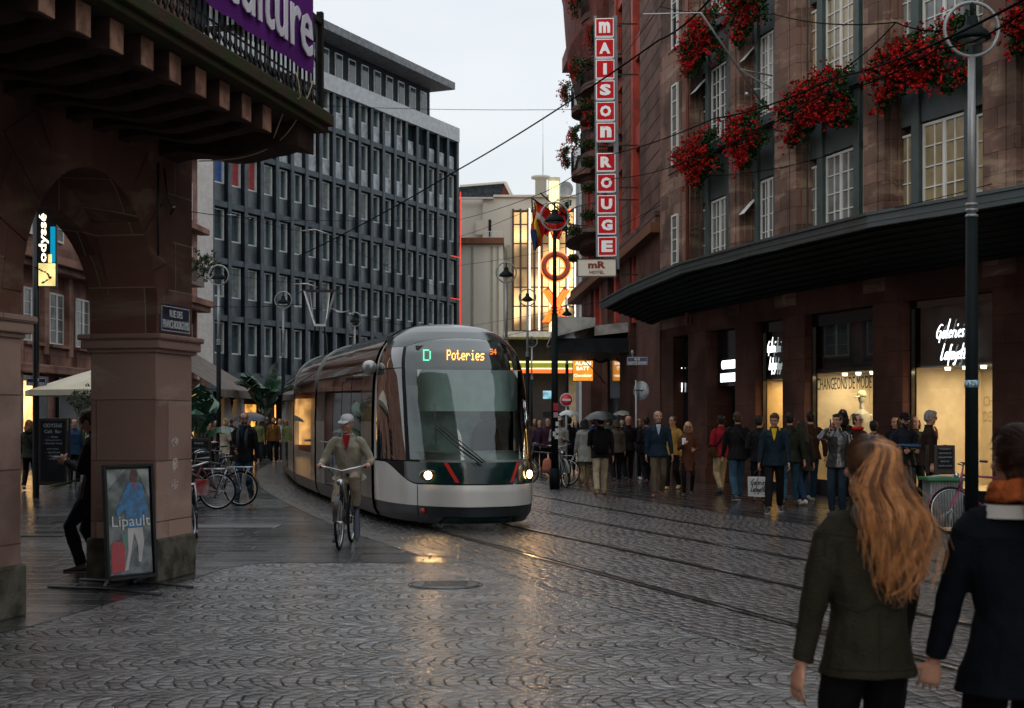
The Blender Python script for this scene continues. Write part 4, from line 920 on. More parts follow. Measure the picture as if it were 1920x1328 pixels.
for dc, z, ww, pr in ((60, 9.4, 7, 1.3), (58, 12.4, 3, .9), (58, 15.2, 3, .9), (62, 12.4, 3, .9), (62, 15.2, 3, .9), (58, 18, 3, .9), (53.3, 12.4, 2.2, .7), (53.3, 15.2, 2.2, .7)): fb.append(curved_balcony(dc, z, ww, pr))
# bowed upper bay with eaves
M, L = hseg(56, 66); q = MB(M); n = 16
ring = lambda z, k: [(L/2-L/2*math.cos(math.pi*i/n), -k*math.sin(math.pi*i/n), z) for i in range(n+1)]+[(L, .5, z), (0, .5, z)]
q.loft([ring(14.6, .2), ring(16, .6), ring(17.5, 1.1), ring(20, 1.3), ring(20.8, 1.5)], smooth=False); q.build('bow_bay', mat('bow_bay_red', (.10, .028, .02), .6, var=.3), hot, True)
q = MB(); q.prism([(2.9, 50, 4.6), (4.3, 50, 4.75), (4.2, 57, 4.75), (2.6, 57, 4.6)], (0, 0, .35)); q.build('marquee_deck', mat('marquee_steel', (.25, .25, .25), .35, .6, var=.3, vs=2), hot, True)
q = MB(); q.prism([(1.35, 49.5, 4.5), (2.9, 49.5, 4.9), (2.9, 49.5, 5.2), (1.6, 49.5, 5.25)], (0, 7, 0)); q.build('marquee_glass', mat('marquee_glass', (.16, .17, .17), .15, .3, var=.4, vs=1.5), hot, True)
q = MB(); q.box(1.5, 4.2, 49.8, 56.8, 4.0, 4.5); q.build('marquee_beam', m_dk, hot, True)
# the tall vertical letter sign
ds_ = 45.; vs_ = thing('vertical_hotel_sign', 'tall stack of red letter boxes spelling MAISON ROUGE on the hotel', 'hotel sign', (X(1135, ds_), ds_, 8))
m_sred = mat('sign_box_red', (.48, .008, .014), .5, spec=.1, var=.06, emit=.14, ecol=(.5, .012, .018)); m_swh = mat('sign_white', (.75, .75, .77), .4, var=.03, emit=.18, ecol=(.8, .8, .85))
nS = V((-.08, -1, 0)); xy = [('M', 34, 69), ('A', 73, 108), ('I', 112, 147), ('S', 151, 186), ('O', 191, 226), ('N', 230, 265), ('R', 287, 321), ('O', 326, 360), ('U', 366, 400), ('G', 405, 439), ('E', 444, 480)]
for i, (chh, y0, y1) in enumerate(xy):
    px = lerp(1133.5, 1138.5, i/10); c = P(px, (y0+y1)/2, ds_); M = plane_M(c, nS); h = (y1-y0)/F*ds_/2; wv = 17.5/F*ds_
    q = MB(M); q.box(-wv, wv, -h, h, -.22, 0); bx = q.build('letter_box', m_swh, vs_, True, bevel=.01)
    q = MB(M); q.box(-wv+.03, wv-.03, -h+.03, h-.03, 0, .008); q.build('red_face', m_sred, bx, True)
    text_obj('letter', chh if chh not in 'MN' else chh.lower(), wv*(1.2 if chh not in 'I' else .38), h*1.2, M @ Matrix.Translation((0, 0, .014)), m_swh, bx, .012, .055)
q = MB(); q.bar(P(1153, 30, ds_+.1), P(1157, 505, ds_+.1), .10, .14); q.bar(P(1116, 30, ds_+.35), P(1120, 482, ds_+.35), .06, .08)
for yy in (45, 140, 273, 352, 375, 515): q.bar(P(1156, yy, ds_+.1), P(1195, yy, 47), .045)
q.build('mounting_frame', mat('sign_steel', (.16, .17, .19), .5, .3), vs_, True)
hs = thing('hotel_name_sign', 'cream box sign with the red letters MR HOTEL below the letter stack', 'hotel sign', P(1118, 502, ds_))
M = plane_M(P(1119, 502, ds_), nS); a = 36.5/F*ds_; h = 16.5/F*ds_; q = MB(M); q.box(-a, a, -h, h, -.22, 0); q.build('box', mat('sign_box_cream', (.55, .52, .43), .4, var=.05, emit=.12, ecol=(.6, .55, .45)), hs, True, bevel=.01)
q = MB(M); q.box(-a, a, h-.02, h, 0, .02); q.box(-a, a, -h, -h+.02, 0, .02); q.box(-a, -a+.02, -h, h, 0, .02); q.box(a-.02, a, -h, h, 0, .02); q.build('trim', m_black, hs, True)
m_sr = mat('sign_letter_red', (.20, .01, .015), .5, var=0)
text_obj('lettering', 'mR', a*.9, h*.8, M @ Matrix.Translation((0, h*.32, .012)), m_sr, hs, .01, .05); text_obj('lettering', 'HOTEL', a*.75, h*.38, M @ Matrix.Translation((0, -h*.52, .012)), m_sr, hs, .01, .02)
# ================================================================ TRAM
m_tw = mat('tram_silver', (.60, .60, .58), .34, .05, var=.12, vs=1.2, coat=.4, stretch=(1, 1, .3))
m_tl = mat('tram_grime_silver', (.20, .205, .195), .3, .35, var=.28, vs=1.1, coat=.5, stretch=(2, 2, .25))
m_tr = mat('tram_roof_bronze', (.11, .095, .085), .16, .7, var=.3, vs=.8, coat=1, bump=.06, bs=4)
m_tg = mat('tram_dark_glass', (.010, .014, .014), .035, spec=.9, var=.3, vs=1, coat=1, bump=.03, bs=1.5)
m_tt = mat('tram_teal', (.004, .022, .023), .16, spec=.5, var=.2)
m_ts = mat('tram_skirt', (.012, .017, .022), .35, var=.3)
m_seam = mat('tram_seam', (.004, .004, .005), .6, var=0)
m_ws = glass('tram_windscreen', (.70, .80, .78), 1.8, .42, .05)
PROF = [(1.10, .10), (1.17, .22), (1.19, .36), (1.20, .70), (1.20, 1.02), (1.20, 1.6), (1.185, 2.1), (1.16, 2.45), (1.12, 2.65), (1.04, 2.83), (.92, 2.98), (.76, 3.09), (.56, 3.17), (.3, 3.21), (0, 3.225)]
QZ = [(z, i/(len(PROF)-1)) for i, (w_, z) in enumerate(PROF)]
def profq(q): 
    t = q*(len(PROF)-1); i = min(len(PROF)-2, int(t)); f = t-i
    if i > 5:   # smooth the shoulder
        a = PROF
        p = [a[max(0, i-1)], a[i], a[i+1], a[min(len(a)-1, i+2)]]
        return tuple(.5*((2*p[1][j])+(p[2][j]-p[0][j])*f+(2*p[0][j]-5*p[1][j]+4*p[2][j]-p[3][j])*f*f+(3*p[1][j]-p[0][j]-3*p[2][j]+p[3][j])*f**3) for j in (0, 1))
    return lerp(PROF[i][0], PROF[i+1][0], f), lerp(PROF[i][1], PROF[i+1][1], f)
zq = lambda z: itp(QZ, z)
YF = [(.10, -.16), (.2, -.05), (.36, 0), (.6, .02), (.75, .0), (.95, -.05), (1.05, -.09), (1.5, -.27), (2.0, -.52), (2.4, -.80), (2.7, -1.10), (2.9, -1.42), (3.05, -1.75), (3.15, -2.1), (3.225, -2.6)]
LN = 2.6
def nose_pt(t, q, out=0):
    w_, z = profq(q); e = 2/2.35; yf = itp(YF, z); a = math.pi*t/2; dep = LN+yf
    w_ += out; dep += out
    return V((w_*math.copysign(abs(math.sin(a))**e, t), -LN+dep*abs(math.cos(a))**e, z))
tram = thing('tram', 'silver and dark green tram with lit headlights coming round the bend', 'tram', CLoff(S21, 0))
pn, dn = CLat(S21); HD = -dn       # heading: towards the camera
pb, _ = CLat(S21+9); HD = (pn-pb); HD.z = 0; HD.normalize()
def headM(p, h): xr = h.cross(UP); m = Matrix((xr, h, UP)).transposed().to_4x4(); m.translation = (p.x, p.y, 0); return m
MN = headM(pn, HD)      # x: tram's right-hand side = left in the picture is -x? (x = heading x up)
# in the picture the visible flank is the +x or -x side
FL_ = 1 if (MN @ V((1, 0, 0))).x < (MN @ V((-1, 0, 0))).x else -1
def region(name, ts, qs, m, parent=None, out=0, nt=30, nq=20, thick=0):
    """patch of the nose between parameter curves; ts/qs may be functions"""
    vs = []; fs = []
    for j in range(nq+1):
        for i in range(nt+1):
            t = lerp(ts[0], ts[1], i/nt); q0 = qs[0](t) if callable(qs[0]) else qs[0]; q1 = qs[1](t) if callable(qs[1]) else qs[1]
            vs.append(nose_pt(t, lerp(q0, q1, j/nq), out))
    for j in range(nq):
        for i in range(nt): a = j*(nt+1)+i; fs.append((a, a+1, a+nt+2, a+nt+1))
    b = MB(MN); b.add(vs, fs, 0, True); o = b.build(name, m, parent or tram, True, fix=False, ref=lambda c: V((0, -LN, 1.3)))
    return o
TW, TP, TT = .56, .60, .965       # windscreen edge, pillar, trim
zc = lambda t: zq(lerp(.68, .99, sstep(.50, .86, abs(t))))      # top of the white bumper
qe = lambda t: zq(2.93-.13*(abs(t)/TW)**2)
g = .004
region('skirt', (-1, 1), (0, zq(.355)), m_ts, nt=80, nq=6)
region('bumper', (-1, 1), (zq(.36), zc), m_tw, nt=100, nq=10)
region('headlight_band', (-.62, .62), (lambda t: zc(t)+g, zq(1.015)), m_tt, nt=70, nq=8)
for s in (-1, 1): region('headlight_band', (s*.62, s*.98), (lambda t: zc(t)+g, zq(1.015)), m_seam, nt=20, nq=4)
region('windscreen', (-TW, TW), (zq(1.05), qe), m_ws, nt=50, nq=40)
for s in (-1, 1):
    region('pillar', (s*TW, s*TP), (zq(1.02), lambda t: qe(TW)), m_seam, nt=3, nq=30)
    region('side_glass', (s*TP, s*TT), (zq(1.03), zq(2.45)), m_tg, nt=24, nq=30)
    region('side_glass_top', (s*TP, s*TT), (zq(2.46), lambda t: zq(2.46)+(qe(TW)-zq(2.46)) if 0 else zq(2.80)), m_tg, nt=24, nq=10)
    region('trim', (s*TT, s*1.0), (zq(1.02), zq(3.0)), m_tw, nt=5, nq=40)
region('hood', (-TP, TP), (lambda t: qe(t)+.002, zq(3.12)), m_tt, nt=50, nq=16)
for s in (-1, 1): region('hood', (s*TP, s*TT), (zq(2.805), zq(3.12)), m_tt, nt=16, nq=14)
region('roof_front', (-TT, TT), (zq(3.12), .995), m_tt, nt=60, nq=10)
for s in (-1, 1): region('trim', (s*TT, s*1.0), (zq(3.12), .995), m_tw, nt=5, nq=10)
for s in (-1, 1): region('trim', (s*TT, s*1.0), (zq(3.0), zq(3.12)), m_tw, nt=5, nq=8)
region('teal_strip', (-.30, .30), (.005, zq(.19)), m_tt, out=.012, nt=30, nq=4)
region('lower_bumper', (-.42, .42), (zq(.21), zq(.34)), m_ts, out=.02, nt=30, nq=4)
# seams in the bumper
for s in (-1, 1):
    region('panel_seam', (s*.50, s*.505), (zq(.2), zc), m_seam, out=.003, nt=1, nq=8)
# red chevrons
for s in (-1, 1):
    vs = []
    for j in range(7):
        f = j/6; tc_ = s*lerp(.185, .265, f); q_ = lerp(zq(.72), zq(1.01), f)
        for e in (-.016, .016): vs.append(nose_pt(tc_+e, q_, .006))
    b = MB(MN); b.add(vs, [(2*j, 2*j+1, 2*j+3, 2*j+2) for j in range(6)], 0, True); b.build('red_chevron', mat('chevron_red', (.5, .02, .015), .35), tram, True, fix=False)
# headlights
for s in (-1, 1):
    c = nose_pt(s*.40, zq(.82), .01); fw = (nose_pt(s*.40, zq(.82), .2)-c).normalized(); M = MN @ Matrix.Translation(c) @ fw.to_track_quat('Z', 'Y').to_matrix().to_4x4()
    hl = MB(M); hl.ell((0, 0, 0), (.17, .085, .03), 8); ho = hl.build('headlight', mat('lamp_housing', (.10, .09, .07), .1, .6, var=.2, coat=1), tram, True)
    hb = MB(M); hb.ell((-.0, 0, .03), (.062, .062, .03), 8); hb.build('bulb', emis('headlamp', (1, .62, .25), 30), ho, True)
    l = bpy.data.lights.new('headlight_beam', 'SPOT'); l.energy = 14; l.color = (1, .55, .2); l.spot_size = R(85); l.spot_blend = .8; l.shadow_soft_size = .06
    o = bpy.data.objects.new('headlight_beam', l); COL.objects.link(o); fo = (MN.to_3x3() @ V((0, 1, -.32))).normalized(); o.location = MN @ (c+V((0, .12, 0))); o.rotation_euler = (-fo).to_track_quat('Z', 'Y').to_euler()
c = nose_pt(-FL_*-.45, zq(.28), .03); b = MB(MN); b.ell(c, (.05, .03, .05), 6); b.build('marker_lamp', mat('marker_red', (.25, .02, .01), .3), tram, True)
# destination display: dot matrix behind the glass
BIT = {'D': ['11110','10001','10001','10001','10001','10001','11110'], 'P': ['11110','10001','10001','11110','10000','10000','10000'], 'o': ['00000','00000','01110','10001','10001','10001','01110'],
 't': ['01000','01000','11100','01000','01000','01001','00110'], 'e': ['00000','00000','01110','10001','11111','10000','01110'], 'r': ['00000','00000','10110','11001','10000','10000','10000'],
 'i': ['00100','00000','01100','00100','00100','00100','01110'], 's': ['00000','00000','01111','10000','01110','00001','11110'], '3': ['11110','00001','00001','01110','00001','00001','11110'], '4': ['00010','00110','01010','10010','11111','00010','00010']}
def tpx(px, py, yl):     # point on the plane local y = yl seen at that pixel
    inv = MN.inverted(); c0 = inv @ V((0, 0, CH)); d_ = inv.to_3x3() @ V(((px-CX)/F, 1, -(py-HY)/F)); k = (yl-c0.y)/d_.y; return c0+d_*k
dsp = None
def dots(name, s, px0, px1, py0, py1, yl, m):
    a, b_ = tpx(px0, py0, yl), tpx(px1, py1, yl); n = len(s)*6-1; cw = (b_.x-a.x)/n; chh = (a.z-b_.z)/7; q = MB(MN)
    for i, c_ in enumerate(s):
        for r_, row in enumerate(BIT[c_]):
            for k, v in enumerate(row):
                if v == '1': x = a.x+(i*6+k+.5)*cw; z = a.z-(r_+.5)*chh; q.box(x-abs(cw)*.40, x+abs(cw)*.40, yl-.005, yl+.005, z-chh*.40, z+chh*.40)
    return q.build(name, m, dsp, True)
b = MB(MN); a1, b1 = tpx(780, 648, -1.45), tpx(940, 688, -1.45); b.box(min(a1.x, b1.x), max(a1.x, b1.x), -1.5, -1.45, b1.z, a1.z); dsp = b.build('destination_display', mat('display_black', (.03, .035, .033), .4), tram, True)
dots('route_letter', 'D', 793, 808, 655, 677, -1.42, emis('led_green', (.12, .9, .5), 3)); dots('destination_text', 'Poteries', 838, 908, 656, 676, -1.42, emis('led_orange', (1, .42, .06), 9)); dots('route_number', '34', 919, 931, 654, 665, -1.42, emis('led_red', (1, .2, .04), 5))
# cab interior
b = MB(MN); b.box(-1.0, 1.0, -2.5, -2.45, .5, 3.0); b.build('cab_wall', mat('cab_dark', (.03, .04, .04), .5), tram, True)
b = MB(MN); b.box(-.80, .80, -1.12, -1.10, 1.78, 2.42); b.build('sun_blind', mat('blind_sky_pale', (.60, .70, .66), .7, var=.1), tram, True)  # cab blind, its pale grey-green also standing in for sky reflected in the windscreen
b = MB(MN); b.loft([[V((x, -.35-.45*(x/.9)**2+dy, z)) for x in [i/8*.85 for i in range(-8, 9)]] for dy, z in ((.08, .9), (0.06, 1.08), (-.12, 1.14), (-.5, 1.16), (-1.0, 1.16))], closed=False); b.build('dashboard', mat('dash_grey', (.45, .48, .46), .6, var=.2), tram, True)
b = MB(MN); b.box(-.9, .9, -2.45, -1.3, .42, .46); b.box(-.9, .9, -2.0, -1.98, 1.0, 2.2, 1); b.build('cab_floor', [m_seam, mat('cab_rear_screen', (.34, .42, .40), .5, var=.3, vs=3)], tram, True)
xs_ = -FL_*.42; b = MB(MN); b.ell((xs_, -1.60, 1.25), (.26, .10, .40), 8); b.ell((xs_, -1.3, .95), (.26, .28, .09), 8); b.ell((xs_, -1.46, 1.72), (.14, .07, .12), 6); b.build('driver_seat', mat('seat_black', (.012, .014, .016), .7), tram, True)
q = MB(MN); a = tpx(822, 800, -.2); bq = tpx(905, 872, .0)
q.tube([tpx(905, 868, .02), tpx(862, 835, -.10), tpx(818, 797, -.22)], .014, 6); q.tube([tpx(898, 868, .03), tpx(856, 838, -.09), tpx(814, 801, -.2)], .009, 5); q.tube([tpx(910, 867, .03), tpx(868, 832, -.1), tpx(824, 795, -.2)], .008, 5); q.tube([tpx(818, 835, -.12), tpx(815, 757, -.38)], .006, 5)
q.build('windscreen_wiper', m_black, tram, True)
# cctv/mirror pod on the flank
c = V((FL_*1.27, -2.35-.28, 2.50)); b = MB(MN); b.ell(c, (.13, .19, .12), 10); b.build('camera_pod', mat('pod_grey', (.30, .30, .29), .25, .3, coat=.5), tram, True)
b = MB(MN); c = V((FL_*1.21, -LN-.55, 1.18)); b.ell(c, (.03, .05, .06), 6); b.build('side_marker', mat('marker_amber', (.3, .05, .01), .3), tram, True)
# passenger modules
def module(S0, S1, panels, first=False):
    p0, _ = CLat(S0); p1, _ = CLat(S1); h = (p0-p1).normalized(); M = headM(p0, h); L = (p0-p1).length
    car = MB(M)      # local y from 0 (front) to -L
    def band(name, y0, y1, z0, z1, m, out=0, parent=None, n=None, both=True):
        qa, qb = zq(z0), zq(z1); n = n or max(1, int((z1-z0)/.12)); 
        for sd in ((FL_, -FL_) if both else (FL_,)):
            q = MB(M); rows_ = []
            for j in range(n+1):
                w_, z = profq(lerp(qa, qb, j/n)); rows_.append([V((sd*(w_+out), y0, z)), V((sd*(w_+out), y1, z))])
            q.loft(rows_, closed=False)
            o = q.build(name, m, parent or tram, True, fix=False, ref=lambda c: V((0, c.y, 1.3)))
        return o
    band('skirt', 0, -L, .10, .36, m_ts)
    q = MB(M); q.box(-1.05, 1.05, -L, 0, .30, .34); q.build('underframe', m_seam, tram, True)
    for kind, y0, y1 in panels:
        y0, y1 = -y0, -y1
        if kind == 'solid': band('side_panel', y0, y1, .365, 1.62, m_tl); band('upper_side_panel', y0, y1, 1.62, 2.44, m_tr)
        if kind == 'window': band('side_panel', y0, y1, .365, .95, m_tl); band('side_window', y0, y1, .96, 2.44, m_tg)
        if kind == 'low': band('side_panel', y0, y1, .365, 1.12, m_tl); band('side_window', y0, y1, 1.13, 2.44, m_tg)
        if kind == 'door': band('door', y0, y1, .38, 2.44, m_tg)
        for yy in (y0,): band('seam', yy+.008, yy-.008, .37, 2.44, m_seam, out=.004, both=False)
        if kind in ('door', 'low'):
            nn = max(1, int(abs(y1-y0)/1.0))
            for k in range(1, nn): yy = lerp(y0, y1, k/nn); band('mullion', yy+.02, yy-.02, .45 if kind == 'door' else 1.13, 2.43, m_seam, out=.004, both=False)
    band('cantrail_seam', 0, -L, 2.44, 2.47, m_seam, out=.006)
    q = MB(M); rows_ = []
    n = 22
    for sd in (1, -1):
        rows_ = []
        for j in range(n+1): w_, z = profq(lerp(zq(2.47), 1, j/n)); rows_.append([V((sd*w_, 0, z)), V((sd*w_, -L, z))])
        q.loft(rows_, closed=False)
    q.build('roof', m_tr, tram, True, fix=False, ref=lambda c: V((0, c.y, 1.3)))
    return M, L
def joint(S0, S1):
    p0, _ = CLat(S0); p1, _ = CLat(S1); h = (p0-p1).normalized(); M = headM(p0, h); L = (p0-p1).length; q = MB(M)
    rows_ = [[V((sd*(profq(k/24)[0]-.07), y, profq(k/24)[1]-.03)) for sd, k in [(1, k) for k in range(25)]+[(-1, 24-k) for k in range(25)]] for y in (.06, -L*.25, -L*.5, -L*.75, -L-.06)]
    q.loft(rows_); q.build('bellows', m_seam, tram, True)
module(S21+LN, S21+9.25, [('solid', 0, 1.05), ('door', 1.05, 5.4), ('solid', 5.4, 6.0), ('solid', 6.0, 6.62)])
joint(S21+9.25, S21+9.45)
module(S21+9.45, S21+14.1, [('solid', 0, .7), ('window', .7, 3.4), ('solid', 3.4, 4.64)])
joint(S21+14.1, S21+14.3)
module(S21+14.3, S21+22.4, [('solid', 0, .5), ('low', .5, 3.3), ('door', 3.3, 5.2), ('low', 5.2, 7.6), ('solid', 7.6, 8.05)])
joint(S21+22.4, S21+22.6)
module(S21+22.6, S21+27.2, [('solid', 0, .8), ('window', .8, 3.8), ('solid', 3.8, 4.6)])
joint(S21+27.2, S21+27.4)
module(S21+27.4, S21+34.5, [('solid', 0, .5), ('low', .5, 5), ('solid', 5, 7.1)])
# white module edge rings
for S_ in (S21+9.22, S21+9.48, S21+14.07, S21+14.33):
    p0, dd = CLat(S_); M = headM(p0, -dd); q = MB(M); pts = [V((sd*(profq(k/24)[0]+.006), 0, profq(k/24)[1]+.006)) for sd, k in [(FL_, k) for k in range(11, 25)]+[(-FL_, 24-k) for k in range(1, 14)]]; q.tube(pts, .014, 5); q.build('edge_trim', m_tl, tram, True)
# emblem on the first pillar
q = MB(MN); 
for k in range(3): q.torus((FL_*1.206, -LN-.42, 1.60-.09*k), .035, .008, (1, 0, 0), 14, 5)
q.build('operator_emblem', mat('emblem_red', (.08, .015, .02), .5), tram, True)
# pantograph
pc = CLoff(S21+28.6, 0); pz0 = 3.3; Mp = headM(pc, (CLat(S21+27)[0]-CLat(S21+29)[0]).normalized())
pd = pc.y; zt_ = Z(546, pd); zb_ = Z(611, pd)
q = MB(Mp); wt = .86*.9; q.bar((-.6, 0, zt_), (.6, 0, zt_), .06, .08); q.bar((-.6, .25, zt_), (.6, .25, zt_), .05, .06)
for s in (-1, 1):
    q.tube([(s*.6, 0, zt_), (s*.78, 0, zt_-.12)], .02, 6)
    q.bar((s*.52, .1, zt_-.02), (s*.16, .3, zb_), .055, .055, 1); q.bar((s*.34, .1, zt_-.06), (s*.22, .3, zb_+.2), .03, .03, 1)
    q.bar((s*.16, .3, zb_), (s*.3, -.9, 3.25), .05, .05, 0)
q.bar((-.2, .3, zb_), (.2, .3, zb_), .07, .07, 1)
q.build('pantograph', [m_black, mat('pantograph_alu', (.45, .47, .48), .35, .6)], tram, True)
# ================================================================ STREET LAMPS, WIRES, FLAGS, SIGNS
m_lgrey = mat('lamp_grey', (.26, .28, .29), .4, .3, var=.1); m_ldark = mat('lamp_dark', (.006, .010, .011), .6, 0, var=.15, spec=.08)
def lamp(px, pyr, d, label, base=None, ring=.33, zc_=None, rz=0, dark=False):
    x = X(px, d); zc_ = Z(pyr, d); t = thing('street_lamp', label, 'street lamp', (x, d, 0), rz, 'ring topped street lamps along the street')
    q = MB(); zj = lerp(0, zc_, .64); q.tube([(0, 0, 0), (0, 0, .5)], .12, 12); q.tube([(0, 0, .5), (0, 0, zj)], [.085, .075], 12); q.build('lower_pole', m_ldark, t)
    q = MB(); q.tube([(0, 0, zj), (0, 0, zc_-ring)], [.055, .045], 10)
    for k in range(3): q.torus((0, 0, zj+.02+.07*k), .062, .02, (0, 0, 1), 14, 6)
    q.build('upper_pole', m_lgrey if not dark else m_ldark, t)
    q = MB(); q.torus((0, 0, zc_), ring, .024, (0, 1, 0), 40, 8); q.build('ring', m_lgrey, t)
    q = MB(); q.tube([(0, 0, zc_+ring), (0, 0, zc_+.12)], .025, 6); q.lathe([(0, zc_+.17), (.07, zc_+.16), (.08, zc_+.06), (.11, zc_+.03), (.20, zc_-.04), (.235, zc_-.10), (.235, zc_-.125), (.21, zc_-.13), (.0, zc_-.10)], (0, 0, 0), 24)
    hd = q.build('lamp_head', m_ldark, t); q = MB(); q.lathe([(0, zc_-.105), (.17, zc_-.135), (.1, zc_-.17), (0, zc_-.18)], n=16); q.build('diffuser', mat('lamp_diffuser', (.12, .13, .13), .2), hd)
    return t
L1 = lamp(1822, 55, 17.7, 'nearest ring topped street lamp, dark pole in front of the large display window', ring=.335)
lamp(410, 516, 47.5, 'ring topped street lamp beside the banana plant and the pillar')
lamp(531, 563, 57.7, 'ring topped street lamp behind the back end of the tram', ring=.34)
lamp(665, 599, 68, 'street lamp ring just above the tram roof', ring=.33)
lamp(949, 511, 46.7, 'ring topped lamp with its thin pole beside the cream cinema wing')
lamp(989, 558, 56, 'ring topped lamp in front of the left cinema panes')
lamp(1040, 406, 33.8, 'tall dark ring topped lamp in front of the neon letters with stickers on its pole', dark=True)
lamp(1063, 586, 64, 'small distant lamp ring overlapping the orange letter X')
lamp(997, 641, 88, 'smallest distant lamp ring below the white ledge')
# sticker band on the near pole and posters on the cinema lamp
q = MB(); c = P(1830, 720, 17.7); q.lathe([(.0865, c.z-.045), (.0865, c.z+.045)], (X(1822, 17.7), 17.7, 0), 16); o = q.build('sticker', mat('sticker_blue', (.25, .4, .5), .4, var=.7, vs=35), L1, True)
t = thing('pole_stickers', 'red and white stickers on the dark lamp pole by the parked bicycles', 'stickers', (X(1040, 33.8), 33.7, 1.2))
q = MB()
for px, py, w_, h_, mi in ((1042, 763, 9, 14, 0), (1042, 778, 8, 10, 1), (1045, 795, 6, 8, 2), (1044, 808, 6, 9, 2), (1040, 814, 6, 9, 2), (1044, 820, 7, 7, 2)): a = P(px, py, 33.6); q.box(a.x-w_/F*16.8, a.x+w_/F*16.8, 33.66, 33.69, a.z-h_/F*16.8, a.z+h_/F*16.8, mi)
q.build('paper', [mat('st_red', (.35, .03, .05), .6), mat('st_pink', (.45, .2, .25), .6), mat('st_white', (.5, .5, .5), .6)], t, True)
# ---- overhead wires
m_wire = mat('wire', (.004, .004, .005), .8, var=0, spec=.02); m_alu = mat('alu_fitting', (.42, .44, .45), .35, .6, var=.1)
def wire(label, pts, r=.012, sag=.15, mt=None, n=14):
    q = MB(); P3 = [P(*p) for p in pts]; out = []
    for a, b_ in zip(P3, P3[1:]):
        for i in range(n): t = i/n; out.append(a.lerp(b_, t)-V((0, 0, sag*4*t*(1-t))))
    out.append(P3[-1]); q.tube(out, r, 5); o = q.build('overhead_wire', mt or m_wire); tag(o, label, 'wire', 'overhead wires above the street'); return o
wire('thick black overhead wire rising from the office facade to the top right corner', [(560, 480, 60), (860, 318, 44), (1236, 75, 34), (1330, 0, 27)], .022, .1)
wire('black wire from the grey block up past the flags to the red letter boxes', [(860, 412, 112), (1010, 365, 60), (1128, 293, 46), (1340, 222, 31), (1560, 148, 24), (1920, 0, 14)], .016, .1)
wire('black wire crossing the cinema wing up past the near lamp', [(720, 498, 80), (860, 444, 100), (1010, 385, 60), (1150, 335, 44), (1300, 298, 36), (1540, 178, 22), (1760, 90, 18), (1920, 20, 15)], .012, .1)
wire('wire running from the small fitting near the top of the store to the near lamp', [(1236, 12, 36), (1450, 26, 27), (1680, 42, 19), (1822, 45, 17.6)], .010, .1)
wire('wire dropping from the lamp side fitting to the store wall', [(1680, 42, 19), (1580, 130, 24), (1493, 202, 28.5)], .010, .05)
wire('low wire across the cinema front at mid height', [(858, 498, 80), (1100, 454, 60), (1330, 330, 36), (1560, 290, 30)], .010, .1)
wire('wire across the office front sloping down to the right', [(358, 397, 46), (560, 413, 70), (860, 409, 100)], .014, .1)
wire('lower wire across the office front with pale fittings', [(430, 398, 60), (600, 440, 66), (860, 556, 100)], .012, .1)
wire('wire from the first lamp across the office windows', [(410, 508, 47.5), (560, 530, 60), (790, 575, 72), (858, 600, 90)], .010, .1)
wire('thin span wire crossing the sky', [(560, 196, 60), (1120, 205, 48)], .010, .1)
wire('contact wire above the tram roof', [(400, 575, 40), (560, 570, 52), (760, 610, 60)], .010, .05)
wire('low wire in front of the cinema glass wall', [(858, 615, 90), (1130, 565, 60)], .010, .05)
wire('thin lowest wire beside the lamps', [(700, 690, 70), (935, 632, 50), (1110, 590, 55)], .008, .05)
wire('slanted wire at the upper left of the store', [(1172, 102, 44), (1234, 18, 36), (1247, 0, 35)], .010, 0)
wire('wire along the top of the canopy to a small box', [(1450, 475, 29), (1650, 395, 24), (1860, 345, 20.5)], .007, .02)
def fit(label, pts, r=.018):
    q = MB(); q.tube([P(*p) for p in pts], r, 6); o = q.build('wire_fitting', m_alu); tag(o, label, 'wire fitting', 'pale fittings on the overhead wires')
fit('pale wire fitting left on the office front', [(425, 402, 60), (443, 404, 60)]); fit('pale hooked fitting beside the first wire fitting', [(466, 409, 62), (480, 413, 62)])
fit('curved pale registration arm before the office windows', [(566, 433, 60), (590, 430, 60), (622, 441, 60)], .022); fit('pale curved arm above the pantograph', [(549, 533, 55), (575, 532, 55), (596, 539, 55)], .022)
fit('pale arm left of the low lamp ring', [(620, 578, 60), (640, 586, 60), (655, 583, 60)], .02)
# steel bracket on the store wall
bk = thing('wall_bracket', 'pale steel truss bracket carrying wires between two window bays of the store', 'bracket', P(1405, 190, 29))
q = MB(); W1, W2_ = P(1314, 24, 27.5), P(1432, 198, 30.6); q.tube([W1, P(1386, 130, 29), W2_], .022, 6); q.tube([P(1386, 130, 29), P(1448, 142, 31.2)], .018, 6); q.tube([P(1386, 130, 29), P(1446, 165, 31.2), P(1410, 168, 29.9)], .016, 6); q.tube([P(1403, 180, 30.0), P(1400, 176, 29.6)], .04, 10)
q.tube([P(1314, 24, 27.5), P(1206, 26, 36)], .012, 5); q.build('truss', m_alu, bk, True)
